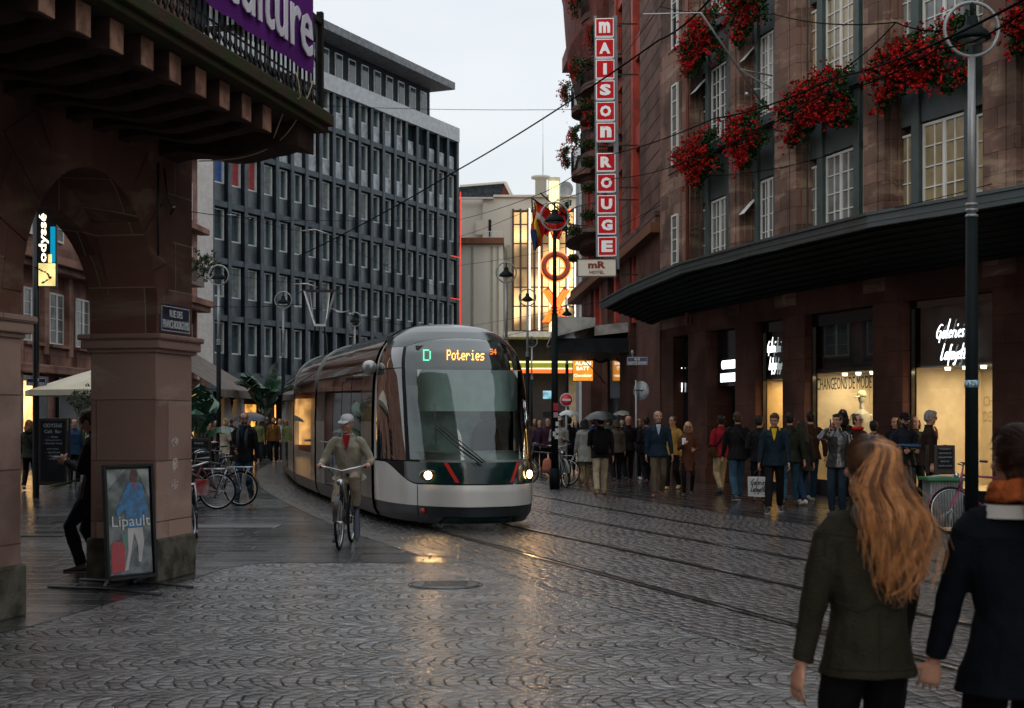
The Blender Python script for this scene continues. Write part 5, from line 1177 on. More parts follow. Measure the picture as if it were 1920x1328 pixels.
# ---- flags
random.seed(4)
def flag(label, pole, quad, mats, stripes, d):
    t = thing('flag', label, 'flag', P(*pole[0], d)); q = MB(); q.tube([P(*pole[0], d), P(*pole[1], d)], .022, 6); q.build('flagpole', m_ldark, t, True)
    a, b_, c, e = [P(*p, d) for p in quad]; n, m_ = 14, 16; vs = []; q = MB()
    for i in range(n+1):
        for j in range(m_+1):
            u, v_ = i/n, j/m_; p = a.lerp(b_, u).lerp(e.lerp(c, u), v_); p.y += .13*math.sin(u*9+v_*3)*v_**.5; p.x += .05*math.sin(v_*8+u*4); vs.append(p)
    for i in range(n):
        for j in range(m_): k = i*(m_+1)+j; q.add([vs[k], vs[k+1], vs[k+m_+2], vs[k+m_+1]], [(0, 1, 2, 3)], stripes(i/n, j/m_), True)
    q.build('cloth', mats, t, True, fix=False)
fr_, fy_, fb_, fw_ = mat('flag_red', (.40, .012, .012), .7, var=.2), mat('flag_yellow', (.55, .40, .03), .7, var=.15), mat('flag_blue', (.012, .022, .07), .7, var=.2), mat('flag_white', (.35, .35, .33), .7)
flag('flag with dark blue, yellow and red hanging left of the lamp', ((997, 372), (1004, 470)), ((1000, 378), (1024, 398), (1018, 462), (996, 470)), [fb_, fy_, fr_], lambda u, v_: 0 if u < .3 and v_ > .5 else (1 if .42 < u+.35*(1-v_) < .72 else 2), 40)
flag('red and white flag with emblem hanging beside the lamp head', ((998, 372), (1038, 400)), ((1000, 374), (1040, 404), (1030, 446), (1016, 430)), [fr_, fw_], lambda u, v_: 1 if v_ > .35 and v_ < .6 and u < .6 else 0, 39.5)
flag('plain red flag drooping to the right of the lamp', ((1013, 362), (1060, 404)), ((1034, 398), (1064, 392), (1050, 450), (1034, 440)), [fr_], lambda u, v_: 0, 39)
# ---- signs
def post_sign(name, label, px, py, d, rad, face, extra=None, ybot=None, off=0):
    c = P(px, py, d); t = thing(name, label, 'road sign', (c.x, d, 0)); q = MB(); q.tube([(c.x+off, d+.03, 0), (c.x+off, d+.03, c.z+rad*1.1)], .03, 8); q.build('post', m_lgrey, t, True); return t, c
t, c = post_sign('no_entry_sign', 'round red no entry sign with white bar above the parked bicycles', 1062, 750, 40, .17, None)
q = MB(); q.lathe([(0, 0), (.17, 0), (.17, .01), (0, .01)], n=28); M = Matrix.Translation(c) @ Matrix.Rotation(R(90), 4, 'X'); q.v = [M @ p for p in q.v]; q.build('disc', mat('sign_red2', (.45, .015, .02), .4, emit=.08, ecol=(.5, .02, .02), var=0), t, True)
q = MB(); q.torus(c, .175, .012, (0, 1, 0), 28, 6); q.box(c.x-.12, c.x+.12, 39.975, 39.985, c.z-.03, c.z+.03); q.build('white_bar', mat('sign_white2', (.6, .6, .6), .4, var=0), t, True)
t, c = post_sign('road_sign_back', 'grey back of a round road sign on a pole by the store corner', 1203, 733, 38, .26, None, off=-.14)
q = MB(); q.lathe([(0, 0), (.25, 0), (.26, .01), (.25, .02), (0, .02)], n=28); M = Matrix.Translation(c) @ Matrix.Rotation(R(-40), 4, 'Z') @ Matrix.Rotation(R(90), 4, 'X'); q.v = [M @ p for p in q.v]; q.build('disc', mat('sign_back_grey', (.22, .24, .25), .5, .3, var=.3, vs=12), t, True)
q = MB(); q.box(c.x-.2, c.x+.2, 38.0-.06, 38.0-.03, c.z+.0, c.z+.03); q.build('clamp', m_black, t, True)
M = plane_M(P(1195, 677, 37.8), (-.15, -1, 0)); plate('street_name_plate', 'blue plate reading RUE SAINTE-BARBE on a pole by the store corner', M, .56, .23, [('RUE', .045, .14, .06), ('SAINTE-BARBE', -.045, .48, .065)], bg=(.012, .035, .10))
q = MB(); q.ell(P(1186, 661, 37.9), (.045, .045, .07), 6); q.tube([P(1186, 666, 37.9), P(1186, 671, 37.9)], .02, 6); o = q.build('pole_finial', m_lgrey); tag(o, 'small pale finial on top of the blue street plate', 'finial')
M = plane_M(P(68, 716, 30), (.1, -1, 0)); plate('street_name_plate', 'dark plate reading RUE DU 22 NOVEMBRE seen under the arch', M, .42, .17, [('RUE', .035, .12, .045), ('DU SEPT NOV', -.035, .34, .05)]); bpy.data.objects['street_name_plate.002']['label'] = 'small dark street plate starting RUE seen through the arch'
# chocolate shop lightbox and wrought iron bracket
M = plane_M(P(1093, 695, 58), (0, -1, 0)); a = 19.5/F*58; h = 20/F*58
t = thing('orange_lightbox_sign', 'glowing orange box sign reading ALAIN BATT Chocolatier', 'shop sign', P(1093, 695, 58))
q = MB(M); q.box(-a, a, -h, h, -.15, 0); q.build('case', m_black, t, True); q = MB(M); q.box(-a+.02, a-.02, -h+.02, h-.02, 0, .01); q.build('face', emis('lightbox_orange', (1, .36, .035), 1.25, .15, 3), t, True)
m_lw = emis('lightbox_white', (1, .9, .75), 2.6)
text_obj('lettering', 'ALAIN', a*1.5, h*.34, M @ Matrix.Translation((0, h*.68, .02)), m_lw, t, .01, .01); text_obj('lettering', 'BATT', a*1.2, h*.34, M @ Matrix.Translation((0, h*.2, .02)), m_lw, t, .01, .01); text_obj('lettering', 'Chocolatier', a*1.7, h*.26, M @ Matrix.Translation((0, -h*.45, .02)), m_lw, t, .01, .01)
t = thing('wrought_iron_bracket', 'black wrought iron bracket with a scrolled ring above the orange sign', 'bracket', P(1112, 665, 55))
q = MB(); c = P(1107, 664, 55)
for r in (.24, .17, .10): q.torus(c, r, .022, (0, 1, 0), 24, 6)
for k in range(6): q.tube([c+V((.1*math.cos(k), 0, .1*math.sin(k))), c+V((.24*math.cos(k+.5), 0, .24*math.sin(k+.5)))], .015, 5)
q.tube([P(1050, 655, 55), P(1085, 664, 55), P(1110, 690, 55), P(1135, 720, 55)], .02, 6); q.tube([P(1046, 648, 55), P(1096, 654, 55)], .02, 6); q.torus(P(1126, 665, 55), .3, .05, (0, 1, 0), 24, 6)
q.build('scrollwork', m_black, t, True)
# ---- poster stand before the pillar
ps0, ps1 = V((-3.93, 13.9, 0)), V((-3.66, 14.22, 0)); dirp = (ps1-ps0); Mp_ = seg_M(ps0, V((-3.58, 14.32, 0))); nP = -(Mp_.to_3x3() @ V((0, 1, 0)))
t = thing('poster_stand', 'black metal poster stand showing a figure in a blue jacket, before the pillar', 'poster stand', ps0)
Mt = Mp_ @ Matrix.Translation((0, 0, .10)) @ Matrix.Rotation(R(-4), 4, 'X'); PWd, PH = .52, 1.08
q = MB(Mt); q.box(-.03, 0, -.02, .03, 0, PH); q.box(PWd, PWd+.03, -.02, .03, 0, PH); q.box(-.03, PWd+.03, -.02, .03, -.03, 0); q.box(-.03, PWd+.03, -.02, .03, PH, PH+.03); q.box(0, PWd, .012, .028, 0, PH); q.build('frame', m_black, t, True, bevel=.004)
PL = lambda x, z: (x*PWd, -.0, z*PH)
def flat(name, polys, m, y, par=None):
    q = MB(Mt)
    for poly in polys: q.prism([(x*PWd, y, z*PH) for x, z in poly], (0, .002, 0))
    return q.build(name, m, par or t, True)
pic = flat('poster', [[(.03, .02), (.97, .02), (.97, .98), (.03, .98)]], mat('poster_street', (.035, .06, .07), .12, var=.7, vs=6, col2=(.16, .18, .18)), .006)
flat('printed_pavement', [[(.03, .02), (.97, .02), (.97, .2), (.03, .12)]], mat('poster_grey', (.10, .12, .13), .15, var=.5, vs=9), .0035, pic)
flat('printed_sky', [[(.03, .8), (.45, .98), (.03, .98)], [(.7, .98), (.97, .7), (.97, .98)]], mat('poster_sky', (.22, .25, .24), .15, var=.5, vs=6), .0035, pic)
flat('printed_jacket', [[(.46, .84), (.62, .88), (.80, .84), (.92, .62), (.86, .48), (.80, .60), (.80, .44), (.42, .45), (.40, .62), (.22, .54), (.20, .60)]], mat('poster_blue', (.01, .13, .30), .15, var=.4, vs=18), .001, pic)
flat('printed_figure', [[(.44, .44), (.78, .44), (.80, .30), (.72, .12), (.66, .13), (.66, .28), (.58, .40), (.50, .22), (.42, .06), (.34, .05), (.44, .24)]], mat('poster_pale', (.42, .40, .40), .15, var=.2), .0005, pic)
flat('printed_head', [[(.56, .86), (.68, .86), (.72, .92), (.68, .975), (.58, .975), (.53, .92)]], mat('poster_hair', (.07, .018, .012), .15, var=.5, vs=25), .0, pic)
flat('printed_shirt', [[(.58, .87), (.67, .87), (.65, .78)]], mat('poster_red', (.35, .012, .02), .15, var=.2), .0, pic)
flat('printed_suitcase', [[(.06, .04), (.34, .05), (.36, .27), (.30, .32), (.10, .32), (.05, .26)]], MATS['poster_red'], .0, pic)
flat('printed_bag', [[(.52, .42), (.30, .38), (.34, .24), (.52, .26)]], mat('poster_green', (.06, .16, .13), .15), .0015, pic)
q = text_obj('lettering', 'Lipault', PWd*.86, PH*.13, Mt @ Matrix.Translation((PWd*.52, -.0035, PH*.49)) @ Matrix.Rotation(R(90), 4, 'X'), mat('poster_white', (.6, .6, .6), .3, var=0), pic, .002)
q = MB()
for a, b_ in ((G(90, 1103), G(302, 1118)), (G(150, 1089), G(362, 1104))):
    mid = (a+b_)/2; q.tube([a+UP*.015, mid+UP*.03, b_+UP*.015], .014, 6)
q.bar(G(196, 1108)+UP*.03, Mt @ V((0, 0, .0)), .03); q.bar(G(250, 1097)+UP*.03, Mt @ V((PWd, 0, 0)), .03); q.bar(G(200, 1110)+UP*.03, G(258, 1092)+UP*.03, .03)
q.build('feet', m_black, t, True)
# ---- chalkboard
def chalk(label, px0, px1, py0, py1, d, lines, tilt=0):
    t = thing('chalkboard', label, 'chalkboard', (X((px0+px1)/2, d), d, 0)); M = plane_M(P((px0+px1)/2, (py0+py1)/2, d), (.1, -1, 0)); a = (px1-px0)/F*d/2; h = (py1-py0)/F*d/2
    q = MB(M); q.box(-a, a, -h, h, -.04, 0); q.build('frame', mat('board_wood', (.02, .012, .01), .5), t, True, bevel=.01); q = MB(M); q.box(-a+.04, a-.04, -h+.08, h-.06, 0, .004); q.build('slate', mat('slate_board', (.012, .013, .015), .6, var=.3), t, True)
    q = MB(M); q.box(-a, -a+.04, -h, h, -.35, -.31); q.box(a-.04, a, -h, h, -.35, -.31); q.build('rear_leg', MATS['board_wood'], t, True)
    for s, yy, w_, hh in lines: text_obj('lettering', s, a*w_, h*hh, M @ Matrix.Translation((0, h*yy, .006)), mat('chalk', (.30, .33, .36), .9, var=.2), t, .003)
    return t
chalk('tall black chalkboard menu with ODYSSEE written in chalk under the arch', 73, 125, 784, 910, 29, [('ODYSSéE', .78, 1.3, .11), ('Café  Bar', .60, 1.2, .1), ('- vins', .44, .7, .06), ('- bières pression', .34, 1.2, .06), ('- chocolat chaud', .25, 1.3, .06), ('planches', .08, .8, .06), ('- tartines', -.02, 1.0, .06), ('- salades', -.12, .9, .05), ('- crêpes', -.22, .8, .05)])
chalk('dark menu board beside the bicycles right of the pillar', 352, 393, 822, 884, 33, [('menu', .7, .8, .12), ('- - - - - -', .4, 1.2, .03), ('- - - - - -', .1, 1.2, .03)])
t = chalk('black board with lines of capitals in front of the brightest shop window', 1752, 1792, 835, 890, 21, [('NOUVEAU', .74, 1.0, .09), ('NOUVELLE', .46, 1.2, .09), ('COLLECTION', .18, 1.3, .09), ('REZ DE', -.1, .8, .09), ('CHAUSSEE', -.4, 1.3, .09)])
# ================================================================ PLANTS AND PARASOLS
m_leaf = mat('geranium_leaf', (.022, .050, .016), .6, var=.45, vs=14); m_bloom = mat('geranium_red', (.20, .004, .005), .6, var=.5, vs=7, col2=(.50, .012, .010))
def leafball(q, c, r, n, s, rnd, mi=0, squash=(1, 1, 1)):
    for _ in range(n):
        d = V((rnd.gauss(0, 1), rnd.gauss(0, 1), rnd.gauss(0, 1))).normalized(); p = V(c)+V((d.x*r*squash[0], d.y*r*squash[1], d.z*r*squash[2]))*rnd.uniform(.45, 1)
        a = V((rnd.gauss(0, 1), rnd.gauss(0, 1), rnd.gauss(0, .7))).normalized()*s*rnd.uniform(.6, 1.3); b_ = a.orthogonal().normalized()*s*.7; q.add([p-a*.5, p+b_*.5, p+a*.5, p-b_*.5], [(0, 1, 2, 3)], mi)
def flowers(label, M, L, z0, z1, pr, dens=1, fs=.05, seed=1, group='red geranium boxes on the facades', bl=1.0, box=True):
    """overflowing window box: foliage, blossoms and trough; M: x along the sill, y inward"""
    rnd = random.Random(seed); o = M @ V((L/2, -pr/2, z0)); t = thing('flower_box', label, 'flower box', o, group=group)
    H = z1-z0; q = MB(M); nb = int(40*dens*L)
    lumps = []
    for k in range(nb):
        x = L/2+(L/2-.12)*max(-1, min(1, rnd.gauss(0, .62))); f = rnd.random()**.7; z = z1-H*f*(.84+.16*math.sin(x*3.1+seed)); y = -pr*(.35+.65*math.sin(min(1, f*1.3)*2.6)); lumps.append((x, y, z))
        leafball(q, (x, y+.05, z), .17, int(46*dens), .085, rnd, 0, (1, .8, 1))
    q.build('foliage', m_leaf, t, True, fix=False)
    q = MB(M)
    for x, y, z in lumps:
        for _ in range(int(rnd.uniform(1, 8.5)*bl)):
            c = V((x+rnd.gauss(0, .14), y-.07-abs(rnd.gauss(0, .07)), z+rnd.gauss(0, .13))); r = fs*rnd.uniform(.35, .9)
            for _ in range(7):
                p = c+V((rnd.gauss(0, r*.5), rnd.gauss(0, r*.5), rnd.gauss(0, r*.5))); a = V((rnd.gauss(0, 1), rnd.gauss(0, 1), rnd.gauss(0, 1))).normalized()*r*.6; b_ = a.orthogonal().normalized()*r*.6; q.add([p-a, p-b_, p+a, p+b_], [(0, 1, 2, 3)])
    q.build('blossoms', m_bloom, t, True, fix=False)
    if box: q = MB(M); q.box(.05, L-.05, -.22, .05, z1-.45, z1-.22); q.build('trough', m_green, t, True)
    return t
lab2 = ['smallest lower mass of red geraniums on the store, at the bay farthest up the street', 'red geraniums in the second store bay, just right of the drainpipe bay', 'wide mass of red geraniums in the middle store bay', 'largest mass of red geraniums, left of the near street lamp', 'red geraniums at the right edge behind the lamp ring']
for (px0, px1, k), lb in zip(BAYS, lab2):
    a, b_ = fac(px0), fac(px1 if k < 4 else 2000); M = inw(seg_M(a, b_), .35); L = (b_-a).length
    flowers(lb, M, L-.1, 7.7, 9.05, .78, 1.15 if k > 1 else .9, .055, 30+k, bl=1.1)
for (px0, px1, k), lb in zip(BAYS[:2], ['red geraniums hanging at the very top of the store, first bay', 'red geraniums cut by the top edge in the second store bay']):
    a, b_ = fac(px0), fac(px1); M = inw(seg_M(a, b_), .35); L = (b_-a).length; flowers(lb, M, L-.1, 10.7, 12.2, .75, .9, .055, 50+k)
hl = ['geranium cluster on the long lowest curved balcony', 'flower box on the second balcony level of the hotel', 'flower box on the third balcony level of the hotel', 'flower box on the rear second level balcony', 'flower box on the rear third level balcony', 'flower box high under the bow bay', 'flower box on the small near balcony', 'flower box on the small upper near balcony']
for i, ((M, pts, z), lb) in enumerate(zip(fb, hl)):
    L = pts[-1][0]; Mq = M @ Matrix.Translation((L*.15, -abs(pts[7][1])*.85, 0)); flowers(lb, Mq, L*.7, z+.2, z+1.25, .5, .45, .06, 70+i, 'flower boxes on the hotel balconies', .55, box=False)
for i, (px, py, r, lb) in enumerate(((1076, 432, 13, 'dark hanging plant ball left of the curved balcony'), (1075, 484, 9, 'small hanging plant below the curved balcony'), (1100, 120, 15, 'hanging plant against the sky beside the letter M A boxes'), (1098, 196, 14, 'hanging plant against the sky beside the letter S box'), (1102, 270, 14, 'hanging plant against the sky beside the letter N box'), (1103, 303, 13, 'hanging plant beside the letter R box'), (1103, 352, 13, 'hanging plant beside the letter O box'), (1103, 404, 14, 'hanging plant beside the letter G box'))):
    c = P(px, py, 52); rr = r/F*52; q = MB(); rnd = random.Random(i+5); leafball(q, c, rr, 420, .09, rnd, 0, (1.15, 1, .9)); t = thing('hanging_plant', lb, 'plant', c, group='hanging plants on the hotel front'); q.build('foliage', m_leaf, t, True, fix=False)
    q = MB()
    for _ in range(26 if i > 1 else 8): p = c+V((rnd.gauss(0, rr*.5), rnd.gauss(0, rr*.5), rnd.gauss(0, rr*.45))); q.ell(p, (.03, .03, .03), 3)
    q.build('blossoms', m_bloom, t, True); q = MB(); q.tube([c+V((.0, 0, -rr*.2)), c+V((.9, .2, -rr*.3))], .025, 5); q.build('bracket', m_black, t, True)
# banana plants
m_ban = mat('banana_leaf', (.02, .075, .035), .35, var=.4, vs=4, coat=.3); m_stem = mat('banana_stem', (.06, .07, .03), .6, var=.3)
def banana(label, loc, H, n, sd, sp=1.0):
    rnd = random.Random(sd); t = thing('banana_plant', label, 'plant', loc, group='banana plants on the cafe terrace'); q = MB(); q.tube([(0, 0, 0), (.05, 0, H*.3), (.0, 0, H*.62)], [.14, .11, .06], 8)
    lf = MB()
    for k in range(n):
        a = k*2.4+rnd.uniform(-.3, .3); lean = rnd.uniform(.25, .85)*sp; Lf = H*rnd.uniform(.42, .62); b0 = V((0, 0, H*rnd.uniform(.3, .55))); dr = V((math.cos(a), math.sin(a), 0)); sd_ = V((-dr.y, dr.x, 0)); pts = []
        for i in range(13):
            u = i/12; pts.append(b0+dr*(lean*Lf*u*(.5+.6*u))+UP*(Lf*u*(1.1-.65*u*u*lean*1.3)))
        q.tube(pts[:5], [.035, .03, .025, .022, .02], 5)
        w_ = Lf*.20
        for i in range(3, 12):      # each blade is split into strips that hang a little
            for s in (-1, 1):
                ww0 = w_*math.sin((i-2.5)/10*math.pi)**.6; ww1 = w_*math.sin(min(1, (i-1.5)/10)*math.pi)**.6 if i < 11 else .01; dp = rnd.uniform(.02, .12)
                p0, p1 = pts[i], pts[i+1].lerp(pts[i], .06); lf.add([p0, p1, p1+sd_*s*ww1-UP*(dp+.25*ww1), p0+sd_*s*ww0-UP*(dp+.25*ww0)], [(0, 1, 2, 3)], 0, True)
    q.build('stem', m_stem, t); lf.build('leaves', m_ban, t, fix=False)
    q = MB(); q.lathe([(.28, 0), (.34, .45), (.36, .5), (.3, .5), (.28, .45), (0, .44)], n=16); q.build('pot', m_black, t)
banana('large banana plant directly right of the pillar', (X(368, 34), 34, 0), 2.7, 13, 2); banana('banana plant with upright leaf between the umbrella and the tram', (X(497, 66), 66, 0), 4.2, 13, 8, .8)
# shrub by the parasol and small olive on the balcony
def bush(label, c, r, n, s, sd, name='potted_olive', pot=True, cat='plant'):
    rnd = random.Random(sd); t = thing(name, label, cat, (c.x, c.y, 0 if pot else c.z-r)); q = MB()
    for _ in range(n): d = V((rnd.gauss(0, 1), rnd.gauss(0, 1), rnd.gauss(0, 1))).normalized(); e = c+d*r*rnd.uniform(.3, 1.1); leafball(q, e, r*.16, 12, s, rnd)
    q.build('foliage', mat('olive_leaf', (.045, .06, .03), .6, var=.4, vs=9), t, True, fix=False); q = MB(); base = V((c.x, c.y, 0.3 if pot else c.z-r))
    for _ in range(9): d = V((rnd.gauss(0, 1), rnd.gauss(0, 1), abs(rnd.gauss(0, 1)))).normalized(); q.tube([base, base.lerp(c, .5), c+d*r*.8], [.02, .012, .005], 5)
    q.build('branches', m_stem, t, True)
    if pot: q = MB(); q.lathe([(.15, 0), (.2, .38), (0, .38)], (c.x, c.y, 0), 14); q.build('pot', m_black, t, True)
bush('feathery potted plant behind the leaning man under the parasol', P(158, 752, 29), .33, 60, .05, 3); bush('straggly plant on the pink building balcony', P(383, 494, 62), .75, 70, .12, 9, pot=False)
# parasols
m_canv = mat('cream_canvas', (.50, .46, .36), .75, var=.08, vs=2)
t = thing('open_parasol', 'large open cream parasol seen under the arch', 'parasol', (X(186, 31), 31, 0)); c = V((X(186, 31), 31, 0)); R0 = 1.62; zt0, ze = Z(690, 31), Z(733, 31)
q = MB(); rings = []
for f in (0.02, .35, .7, 1): rings.append([c+V((R0*f*math.cos(2*math.pi*k/8), R0*f*math.sin(2*math.pi*k/8), lerp(zt0, ze, f**1.05))) for k in range(8)])
rings.append([p-UP*.12 for p in rings[-1]]); q.loft(rings, smooth=False); q.build('canopy', m_canv, t, True, fix=False)
q = MB(); q.tube([c, c+UP*zt0], .035, 8); q.lathe([(.3, 0), (.3, .08), (.05, .1)], c, 16)
for k in range(8): q.bar(c+UP*(zt0-.12), c+V((R0*.95*math.cos(2*math.pi*k/8), R0*.95*math.sin(2*math.pi*k/8), ze-.03)), .03)
q.build('pole_and_ribs', m_black, t, True)
def closed(label, px, py, d, k=1):
    t = thing('closed_parasol', label, 'parasol', (X(px, d), d, 0), group='closed white parasols on the terrace'); zt = Z(py, d); n = 16; rings = []
    for f, r in ((0, .05), (.07, .22), (.10, .18), (.35, .25), (.7, .32), (1, .42)): rings.append([V((r*k*(1+.22*math.cos(j*math.pi))*math.cos(2*math.pi*j/n), r*k*(1+.22*math.cos(j*math.pi))*math.sin(2*math.pi*j/n), zt-1.75*k*f)) for j in range(n)])
    q = MB(); q.loft(rings); q.build('canopy', mat('white_canvas', (.50, .50, .48), .75, var=.1), t); q = MB(); q.tube([(0, 0, 0), (0, 0, zt)], .03, 6); q.build('pole', m_black, t)
closed('closed white parasol nearer the lamp, left one of the pair', 423, 745, 66); closed('closed white parasol behind the man with the scarf, right one of the pair', 447, 746, 67)
# ---- bin / table with green rim and mannequin, glass case
t = thing('street_counter', 'zinc ribbed counter with a green top by the parked bicycle', 'counter', (X(1771, 21.2), 21.2, 0)); c = V((X(1771, 21.2), 21.2, 0)); hh = Z(895, 21.2)
q = MB(); q.box(c.x-.24, c.x+.24, 21.1, 21.5, .05, hh-.05)
for k in range(12): q.tube([(c.x-.23+k*.042, 21.09, .06), (c.x-.23+k*.042, 21.09, hh-.05)], .012, 6)
q.build('ribbed_body', mat('zinc', (.17, .19, .19), .45, .4, var=.3), t, True); q = MB(); q.box(c.x-.29, c.x+.29, 21.04, 21.56, hh-.05, hh); q.build('green_top', mat('green_enamel', (.01, .16, .055), .35, var=.1), t, True, bevel=.01)
q = MB(); q.box(c.x-.2, c.x+.15, 21.1, 21.4, hh, hh+.012); q.box(c.x-.1, c.x+.22, 21.2, 21.5, hh+.012, hh+.02); q.build('papers', mat('paper', (.45, .45, .43), .7), t, True)
t = thing('display_plinth', 'cream plinth with red shoes inside the right shop window', 'plinth', M4 @ V((L4*.86, .6, .3))); q = MB(M4); q.box(L4*.74, L4*.99, .45, .95, .35, .95); q.build('plinth', m_shopwall, t, True)
t = thing('red_shoes', 'pair of red shoes on the plinth in the right shop window', 'shoes', M4 @ V((L4*.86, .6, .95))); q = MB(M4)
for k in range(2): q.loft([[V((L4*.80+x+k*.35, .6+k*.12+.05*math.cos(a)*w_, .955+h_*(.5+.5*math.sin(a)))) for a in [j*math.pi/4 for j in range(8)]] for x, w_, h_ in ((0, .5, .03), (.08, 1, .05), (.18, .8, .08), (.27, .9, .14), (.32, .4, .12))])
q.build('shoe', mat('shoe_red', (.5, .02, .02), .3, var=0), t, True)
# ================================================================ PEOPLE
def ik(a, b, l1, l2, pole):
    a, b = V(a), V(b); d = b-a; L = min(d.length, (l1+l2)*.999); b = a+d.normalized()*L; x = (l1*l1-l2*l2+L*L)/(2*L); h = math.sqrt(max(0, l1*l1-x*x))
    u = d.normalized(); p = V(pole)-u*u.dot(V(pole)); p = p.normalized() if p.length > 1e-6 else u.orthogonal(); return a+u*x+p*h, b
def remesh(q, name, m, parent, vox, wr=0, wf=9, seed=0, smooth=1, sub=None):
    me = bpy.data.meshes.new('tmp'); me.from_pydata([tuple(p) for p in q.v], [], q.f)
    bm = bmesh.new(); bm.from_mesh(me); bmesh.ops.recalc_face_normals(bm, faces=bm.faces); bm.to_mesh(me); bm.free()
    o = bpy.data.objects.new('tmp', me); md = o.modifiers.new('r', 'REMESH'); md.mode = 'VOXEL'; md.voxel_size = vox
    if smooth: s = o.modifiers.new('s', 'SMOOTH'); s.factor = .6; s.iterations = smooth
    n = baked(o)
    n.name = name; n.materials.clear(); n.materials.append(m)
    if wr:    # cloth folds
        N_ = len(n.vertices); co_ = [0.0]*(3*N_); no_ = [0.0]*(3*N_)
        n.vertices.foreach_get('co', co_); n.vertices.foreach_get('normal', no_); nn_ = noise.noise
        for i in range(0, 3*N_, 3):
            x, y, z = co_[i:i+3]; f = (nn_(V((x*wf+seed, y*wf, z*wf*.45)))*.65+nn_(V((x*wf*2.3, y*wf*2.3+seed, z*wf*1.6)))*.35)*wr
            co_[i] = x+no_[i]*f; co_[i+1] = y+no_[i+1]*f; co_[i+2] = z+no_[i+2]*f
        n.vertices.foreach_set('co', co_)
    n.polygons.foreach_set('use_smooth', [True]*len(n.polygons)); n.update()
    return link(name, n, parent)
def ring(c, rx, ry, n=14, up=None, ax=None, p=2.0):
    """ring around centre c; rx along ax, ry along the third axis"""
    up = V(up or (0, 0, 1)).normalized(); ax = V(ax or (1, 0, 0)); ax = (ax-up*ax.dot(up)).normalized(); fy = up.cross(ax); out = []
    for k in range(n):
        a = 2*math.pi*k/n; cx_, sx_ = math.cos(a), math.sin(a); e = 2/p; out.append(V(c)+ax*rx*math.copysign(abs(cx_)**e, cx_)+fy*ry*math.copysign(abs(sx_)**e, sx_))
    return out
def hand(q, w, d, side, curl=.5, palm=(0, 1, 0), k=1.0, spread=.018):
    """w wrist, d direction of the hand, palm: direction the palm faces"""
    d = V(d).normalized(); pn_ = V(palm); pn_ = (pn_-d*pn_.dot(d)).normalized() if (pn_-d*pn_.dot(d)).length > 1e-4 else d.orthogonal(); s = d.cross(pn_)*side
    q.loft([ring(w+d*t*k, a*k, b*k, 10, d, s) for t, a, b in ((-.02, .022, .020), (.01, .028, .018), (.04, .040, .016), (.075, .043, .015), (.092, .036, .011))])
    for i, (L, r) in enumerate(((.068, .0076), (.078, .0080), (.072, .0077), (.056, .0068))):
        b0 = w+d*.082*k+s*(.034-.0228*i)*k; dd = (d+s*(.10-.07*i)).normalized(); a1, a2 = curl*.9, curl*1.9
        p1 = b0+(dd*math.cos(a1*.6)+pn_*math.sin(a1*.6))*L*.42*k; p2 = p1+(dd*math.cos(a1+a2*.3)+pn_*math.sin(a1+a2*.3))*L*.33*k; p3 = p2+(dd*math.cos(a2)+pn_*math.sin(a2))*L*.27*k
        q.tube([b0-dd*.02*k, b0, p1, p2, p3], [r*1.05*k, r*1.05*k, r*k, r*.95*k, r*.7*k], 7)
    b0 = w+d*.022*k+s*.022*k; dt = (d*.62+s*.72+pn_*.3).normalized(); p1 = b0+dt*.040*k; p2 = p1+(dt+d*.5+pn_*curl).normalized()*.030*k; p3 = p2+(d*.8+dt*.3+pn_*curl*1.3).normalized()*.024*k
    q.tube([b0, p1, p2, p3], [.014*k, .0115*k, .010*k, .007*k], 7)
SKIN = mat('skin', (.36, .185, .125), .5, var=.10, vs=9); SKIND = mat('skin_brown', (.14, .07, .045), .5, var=.1, vs=9)
m_eye = mat('eye_dark', (.02, .012, .01), .2, var=0); m_lip = mat('lips', (.20, .06, .05), .5, var=0)
HAIR = {k: mat('hair_'+k, c, .5, spec=.18, var=.35, vs=18, bump=.5, bs=55, stretch=(3, 3, .6)) for k, c in dict(black=(.010, .008, .007), brown=(.045, .024, .014), ginger=(.20, .075, .025), blond=(.36, .24, .11), grey=(.20, .20, .19), white=(.4, .4, .38)).items()}
def cloth(c, rough=.8, var=.16):
    if max(c) < .2: c = tuple(x*.62 for x in c)
    return mat('cloth_%.3f_%.3f_%.3f_%.1f' % (*c, rough), c, rough, spec=.1 if rough > .5 else .4, var=var, vs=7, bump=.35, bs=26)
